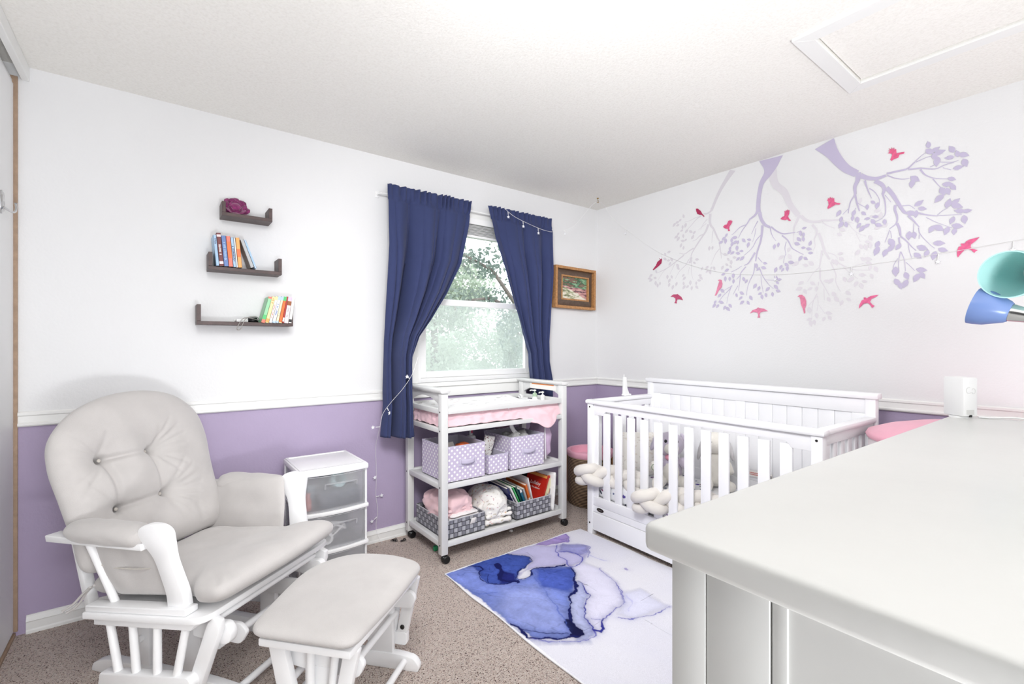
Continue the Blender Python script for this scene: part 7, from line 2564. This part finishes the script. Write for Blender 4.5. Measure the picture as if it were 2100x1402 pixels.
# ================================================================ closet door hook
t = thing('coat_hook', 'chrome double coat hook screwed to the white closet door', 'hook', (WL, 2.655, 1.80))
s = MB()
s.lathe([(1.0, 0), (1.0, 0.55), (0.8, 1.0), (0.0, 1.0)], 24, Matrix.Rotation(PI / 2, 4, 'Y') @ Matrix.Diagonal((0.046, 0.020, 0.009, 1)))
s.obj('plate', MAT['chrome'], t)
s = MB()
s.tube(smooth_path([(0.008, 0.0, -0.020), (0.022, 0.045, -0.026), (0.026, 0.085, -0.016), (0.026, 0.102, 0.004), (0.024, 0.106, 0.022)], 8), [0.004] * 32 + [0.006], 10)
s.obj('hook', MAT['chrome'], t)

# ================================================================ string lights with star lamps
MAT['star'] = pr('clear_star_lamp', (244, 244, 248), 0.15)


def star_string(name, label, base, pts, stars, n=10, wire_r=0.0012):
    """wire through pts (world) with small star shaped lamps hanging at some of them"""
    b0 = Vector(base)
    t = thing(name, label, 'string lights', base)
    path = smooth_path([Vector(p) - b0 for p in pts], n)
    s = MB()
    s.tube(path, wire_r, 6)
    s.obj('wire', MAT['wire'], t)
    for (i, dx, dy, dz_) in stars:
        p = path[min(len(path) - 1, int(i * (len(path) - 1)))]
        q = p + Vector((dx, dy, dz_))
        s = MB()
        s.tube([p, p.lerp(q, 0.6)], 0.0022, 6)
        sk = s.obj('socket', MAT['wire'], t)
        s = MB()
        st = []
        for k in range(10):
            r_ = 0.013 if k % 2 == 0 else 0.0058
            st.append((r_ * math.sin(PI * k / 5), r_ * math.cos(PI * k / 5)))
        s.prism(st, 0.006, Matrix.Translation(q) @ (YZ if (q + b0).x > 3.08 else XZ), 0.001)
        s.obj('star_lamp', MAT['star'], t, smooth=0)
    return t


star_string('star_string_lights', 'white star string lights along the right curtain top, over to the mural wall', (2.2, 2.74, 2.15),
            [(1.985, 2.735, 2.238), (2.09, 2.735, 2.185), (2.26, 2.735, 2.145), (2.40, 2.735, 2.125), (2.51, 2.745, 2.138), (2.70, 2.73, 2.21), (2.868, 2.63, 2.412), (3.02, 2.60, 2.29), (3.115, 2.50, 2.17), (3.116, 2.2, 1.95), (3.117, 1.8, 1.77), (3.117, 1.4, 1.69), (3.117, 0.95, 1.68), (3.117, 0.45, 1.705), (3.117, 0.2, 1.725), (3.117, -0.3, 1.76)],
            [(0.035, 0, -0.004, -0.04), (0.10, 0.0, -0.004, -0.04), (0.165, -0.0, -0.004, -0.04), (0.30, 0.005, -0.003, -0.03), (0.52, -0.004, 0, -0.035), (0.60, -0.004, 0, -0.035), (0.74, -0.004, 0, -0.03), (0.80, -0.004, 0, -0.04), (0.85, -0.004, 0, -0.04), (0.90, -0.004, 0, -0.04)])
star_string('star_string_lights', 'white star string lights trailing down the left curtain to the carpet', (1.15, 2.60, 0.9),
            [(1.235, 2.555, 1.17), (1.20, 2.56, 1.07), (1.16, 2.60, 0.985), (1.115, 2.66, 0.905), (1.085, 2.72, 0.83), (1.075, 2.74, 0.76), (1.083, 2.80, 0.68), (1.092, 2.858, 0.60), (1.097, 2.862, 0.42), (1.094, 2.862, 0.30), (1.106, 2.862, 0.20), (1.092, 2.855, 0.11), (1.10, 2.84, 0.05), (1.12, 2.82, 0.004)],
            [(0.10, -0.02, -0.005, 0.012), (0.27, 0.015, -0.005, -0.035), (0.40, -0.045, -0.006, 0.002), (0.62, -0.012, -0.004, -0.010), (0.70, 0.035, -0.004, 0.002), (0.80, -0.035, -0.004, -0.02)])

# ================================================================ clear drawer tower
MAT['frost'], nt, bs = new_mat('frosted_clear_plastic')
outn = nt.nodes['Material Output']
bs.inputs['Base Color'].default_value = lin(240, 240, 242)
bs.inputs['Roughness'].default_value = 0.25
g1 = nd(nt, 'ShaderNodeBsdfTransparent', inp={'Color': (0.96, 0.965, 0.97, 1)})
gtr = nd(nt, 'ShaderNodeBsdfTranslucent', inp={'Color': lin(242, 242, 244)})
ga = nd(nt, 'ShaderNodeMixShader', inp={'Fac': 0.5})
lk(nt, bs.outputs[0], ga.inputs[1])
lk(nt, gtr.outputs[0], ga.inputs[2])
gm = nd(nt, 'ShaderNodeMixShader', inp={'Fac': 0.28})
lk(nt, g1.outputs[0], gm.inputs[1])
lk(nt, ga.outputs[0], gm.inputs[2])
lk(nt, gm.outputs[0], outn.inputs['Surface'])
DX, DY = 0.548, 2.418
dw, dd = 0.342, 0.375
tower = thing('drawer_tower', 'white plastic tower of clear drawers against the purple wall beside the glider', 'drawers', (DX, DY, 0))


def bowed(x0, x1, y, bow, n=10):
    return [(x0 + (x1 - x0) * k / n, y - bow * math.sin(PI * k / n)) for k in range(n + 1)]


FR = bowed(0.0, dw, 0.012, 0.018)
top = FR + [(dw, dd), (0, dd)]
s = MB()
s.prism(top, 0.028, Matrix.Translation((0, 0, 0.606)), 0.006)
s.obj('top', MAT['plastic_white'], tower)
s = MB()
rim = [(0.022, 0.035), (dw - 0.022, 0.035), (dw - 0.022, dd - 0.02), (0.022, dd - 0.02)]
o4 = [(0.008, 0.02), (dw - 0.008, 0.02), (dw - 0.008, dd - 0.006), (0.008, dd - 0.006)]
for k in range(4):
    s.prism([o4[k], o4[(k + 1) % 4], rim[(k + 1) % 4], rim[k]], 0.005, Matrix.Translation((0, 0, 0.6222)), 0.001)
s.obj('top_lip', MAT['plastic_white'], tower, merge=False)
for z0 in (0.012, 0.209, 0.401):
    s = MB()
    lip = bowed(0.0, dw, 0.010, 0.020) + [(dw, 0.05), (0, 0.05)]
    s.prism(lip, 0.020, Matrix.Translation((0, 0, z0)), 0.004)
    s.box((0.004, 0.05, z0 - 0.01), (0.03, dd - 0.004, z0 + 0.01), 0.002)
    s.box((dw - 0.03, 0.05, z0 - 0.01), (dw - 0.004, dd - 0.004, z0 + 0.01), 0.002)
    s.obj('crossbar', MAT['plastic_white'], tower, merge=False)
for x0 in (0.002, dw - 0.014):
    for y0 in (0.03, dd - 0.04):
        s = MB()
        s.box((x0, y0, 0.022), (x0 + 0.012, y0 + 0.035, 0.592), 0.003)
        s.obj('corner_post', MAT['plastic_white'], tower)
for x0 in (0.004, dw - 0.0065):
    s = MB()
    s.box((x0, 0.066, 0.022), (x0 + 0.0025, dd - 0.04, 0.592), 0.0005)
    s.obj('side_panel', MAT['frost'], tower, smooth=0)
s = MB()
s.box((0.014, dd - 0.008, 0.022), (dw - 0.014, dd - 0.005, 0.592), 0.0005)
s.obj('rear_panel', MAT['frost'], tower, smooth=0)
for z0, z1 in ((0.024, 0.197), (0.221, 0.389), (0.413, 0.59)):
    s = MB()
    f0 = bowed(0.018, dw - 0.018, 0.014, 0.020, 14)
    k = len(f0)
    s.add([(x, y, z0) for x, y in f0] + [(x, y, z1) for x, y in f0], [(i, i + 1, k + i + 1, k + i) for i in range(k - 1)])
    df = s.obj('drawer', MAT['frost'], tower, smooth=60, recalc=False)
    md = df.modifiers.new('plastic_thickness', 'SOLIDIFY')
    md.thickness = 0.002
    s = MB()
    for a, c in (((0.02, 0.02, z0), (dw - 0.02, dd - 0.02, z0 + 0.002)), ((0.018, 0.02, z0), (0.0195, dd - 0.02, z1 - 0.03)), ((dw - 0.0195, 0.02, z0), (dw - 0.018, dd - 0.02, z1 - 0.03))):
        s.box(a, c)
    s.obj('tray', MAT['frost'], df, merge=False, smooth=0)
    s = MB()
    hx0, hx1 = dw * 0.34, dw * 0.80
    hp = [(hx0 + (hx1 - hx0) * i / 10, -0.006 - 0.006 * math.sin(PI * i / 10)) for i in range(11)]
    s.tube([(hx0, -0.006, z1 - 0.066)] + [(x, y, z1 - 0.042) for x, y in hp] + [(hx1, -0.006, z1 - 0.066)], 0.0045, 8)
    s.obj('handle', MAT['frost'], df)
    s = MB()
    s.tube([(x, y - 0.002, z1 - 0.002) for x, y in f0], 0.0025, 8)
    s.obj('rolled_edge', MAT['frost'], df)


def in_tower(name, label, cat, loc, rz, build, mat, group=None):
    t = thing(name, label, cat, (DX + loc[0], DY + loc[1], loc[2]), rz, group)
    s = MB()
    build(s)
    s.obj('body', mat, t, merge=False)
    return t


gd = 'things inside the clear drawers'
MAT['starry'], nt, bs = new_mat('dark_speckled_paper')
v = coords(nt)
vo = nd(nt, 'ShaderNodeTexVoronoi', inp={'Scale': 160.0})
lk(nt, v, vo.inputs['Vector'])
lk(nt, ramp(nt, vo.outputs['Distance'], [(0.16, lin(216, 218, 226)), (0.24, lin(56, 60, 78))]), bs.inputs['Base Color'])
in_tower('speckled_box', 'dark speckled paper box in the top clear drawer', 'box', (0.10, 0.03, 0.4165), 0.05, lambda s: s.box((0, 0, 0), (0.205, 0.12, 0.082), 0.002), MAT['starry'], gd)
in_tower('dark_folder', 'dark slate folder upright in the top clear drawer', 'folder', (0.135, 0.16, 0.4165), 0.06, lambda s: s.box((0, 0, 0), (0.11, 0.02, 0.155), 0.002), pr('slate_card', (70, 80, 98), 0.6), gd)
in_tower('paper_sheets', 'white paper sheets standing at the right of the top clear drawer', 'papers', (0.235, 0.14, 0.4165), 0.04, lambda s: s.box((0, 0, 0), (0.085, 0.012, 0.15), 0.001), C_['white'], gd)
in_tower('ribbon_roll', 'shiny teal ribbon roll on the speckled box', 'ribbon', (0.20, 0.09, 0.4995), 0.3, lambda s: s.lathe([(0.022, 0), (0.042, 0), (0.042, 0.022), (0.022, 0.022), (0.022, 0)], 28, Matrix.Translation((0, 0, 0.036)) @ Matrix.Rotation(1.15, 4, 'X')), pr('teal_satin', (176, 204, 204), 0.2, var=0.3, vscale=40), gd)
in_tower('card_box', 'teal grey carton at the left of the top clear drawer', 'carton', (0.05, 0.12, 0.4165), 0.0, lambda s: s.box((0, 0, 0), (0.05, 0.15, 0.10), 0.002), pr('teal_grey_card', (110, 128, 140), 0.6), gd)
in_tower('pink_bottle', 'small coral pink bottle at the left of the top clear drawer', 'bottle', (0.05, 0.06, 0.4165), 0.0, lambda s: s.lathe([(0.017, 0), (0.018, 0.05), (0.012, 0.06), (0.013, 0.085), (0.0, 0.086)], 16), pr('coral_glass', (214, 130, 124), 0.3), gd)
in_tower('cable_coil', 'white coiled cables in the middle clear drawer', 'cable', (0.19, 0.10, 0.225), 0.0, lambda s: [s.tube([(0.045 * math.cos(a * PI / 10) * (1 + 0.1 * k), 0.03 * math.sin(a * PI / 10), 0.045 + 0.012 * k + 0.034 * math.cos(a * PI / 10 + k)) for a in range(21)], 0.0055, 8) for k in range(4)], C_['white'], gd)
in_tower('tan_carton', 'tan cardboard wedge at the left of the middle clear drawer', 'carton', (0.06, 0.06, 0.225), 0.5, lambda s: s.prism([(0, 0), (0.09, 0), (0.02, 0.085)], 0.03, Matrix.Translation((0, 0, 0)) @ XZ, 0.001), pr('tan_card', (206, 176, 150), 0.7), gd)
in_tower('tape_roll', 'white roll lying in the middle clear drawer', 'roll', (0.14, 0.055, 0.225), 0.1, lambda s: s.lathe([(0.016, -0.012), (0.03, -0.012), (0.03, 0.012), (0.016, 0.012), (0.016, -0.012)], 24, Matrix.Translation((0, 0, 0.032)) @ Matrix.Rotation(1.3, 4, 'X')), C_['white'], gd)
in_tower('striped_box', 'white and red striped small box leaning in the middle clear drawer', 'box', (0.125, 0.14, 0.228), 0.2, lambda s: s.box((0, 0, 0.0), (0.06, 0.02, 0.115), 0.002, Matrix.Rotation(-0.35, 3, 'Y')), floral('red_white_box_print', 40, [(0.0, lin(220, 140, 110)), (0.5, lin(200, 120, 120)), (0.9, lin(236, 190, 170))]), gd)
in_tower('dark_pouch', 'dark blue grey pouch at the back of the middle clear drawer', 'pouch', (0.20, 0.17, 0.2235), 0.0, lambda s: s.box((0, 0, 0), (0.09, 0.03, 0.13), 0.012), pr('blue_grey_cloth', (96, 102, 122), 0.8), gd)

# ================================================================ small things left on the carpet
t = thing('toy_bead', 'small green toy piece on the carpet beside the front castor', 'toy', (1.338, 2.533, 0.0))
s = MB()
s.blob((0, 0, 0.016), (0.014, 0.012, 0.015), 0.5, 14)
s.obj('body', pr('green_toy_plastic', (36, 150, 96), 0.3), t)
s = MB()
s.tube([(0.008, 0, 0.02), (0.03, -0.008, 0.026)], 0.0016, 6)
s.obj('pin', MAT['wire'], t)
t = thing('paper_scrap', 'tiny white paper scrap on the carpet under the changing table front', 'scrap', (1.872, 2.485, 0.001))
s = MB()
s.blob((0, 0, 0.008), (0.014, 0.008, 0.009), 0.7, 12, 0.006, 90)
s.obj('paper', C_['white'], t, smooth=0)
for i, (x, y, lab) in enumerate(((1.19, 2.80, 'dark wisp of lint on the carpet at the baseboard left of the changing table'), (1.235, 2.77, 'dark lint curl on the carpet nearest the left rear castor'))):
    t = thing('lint_wisp', lab, 'lint', (x, y, 0.002))
    s = MB()
    rg = random.Random(i + 3)
    for k in range(5):
        s.tube(smooth_path([(rg.uniform(-.02, .02), rg.uniform(-.015, .015), rg.uniform(0.002, 0.02)) for q in range(5)], 4), 0.0014, 5)
    s.obj('fibres', MAT['black_plastic'], t, merge=False)
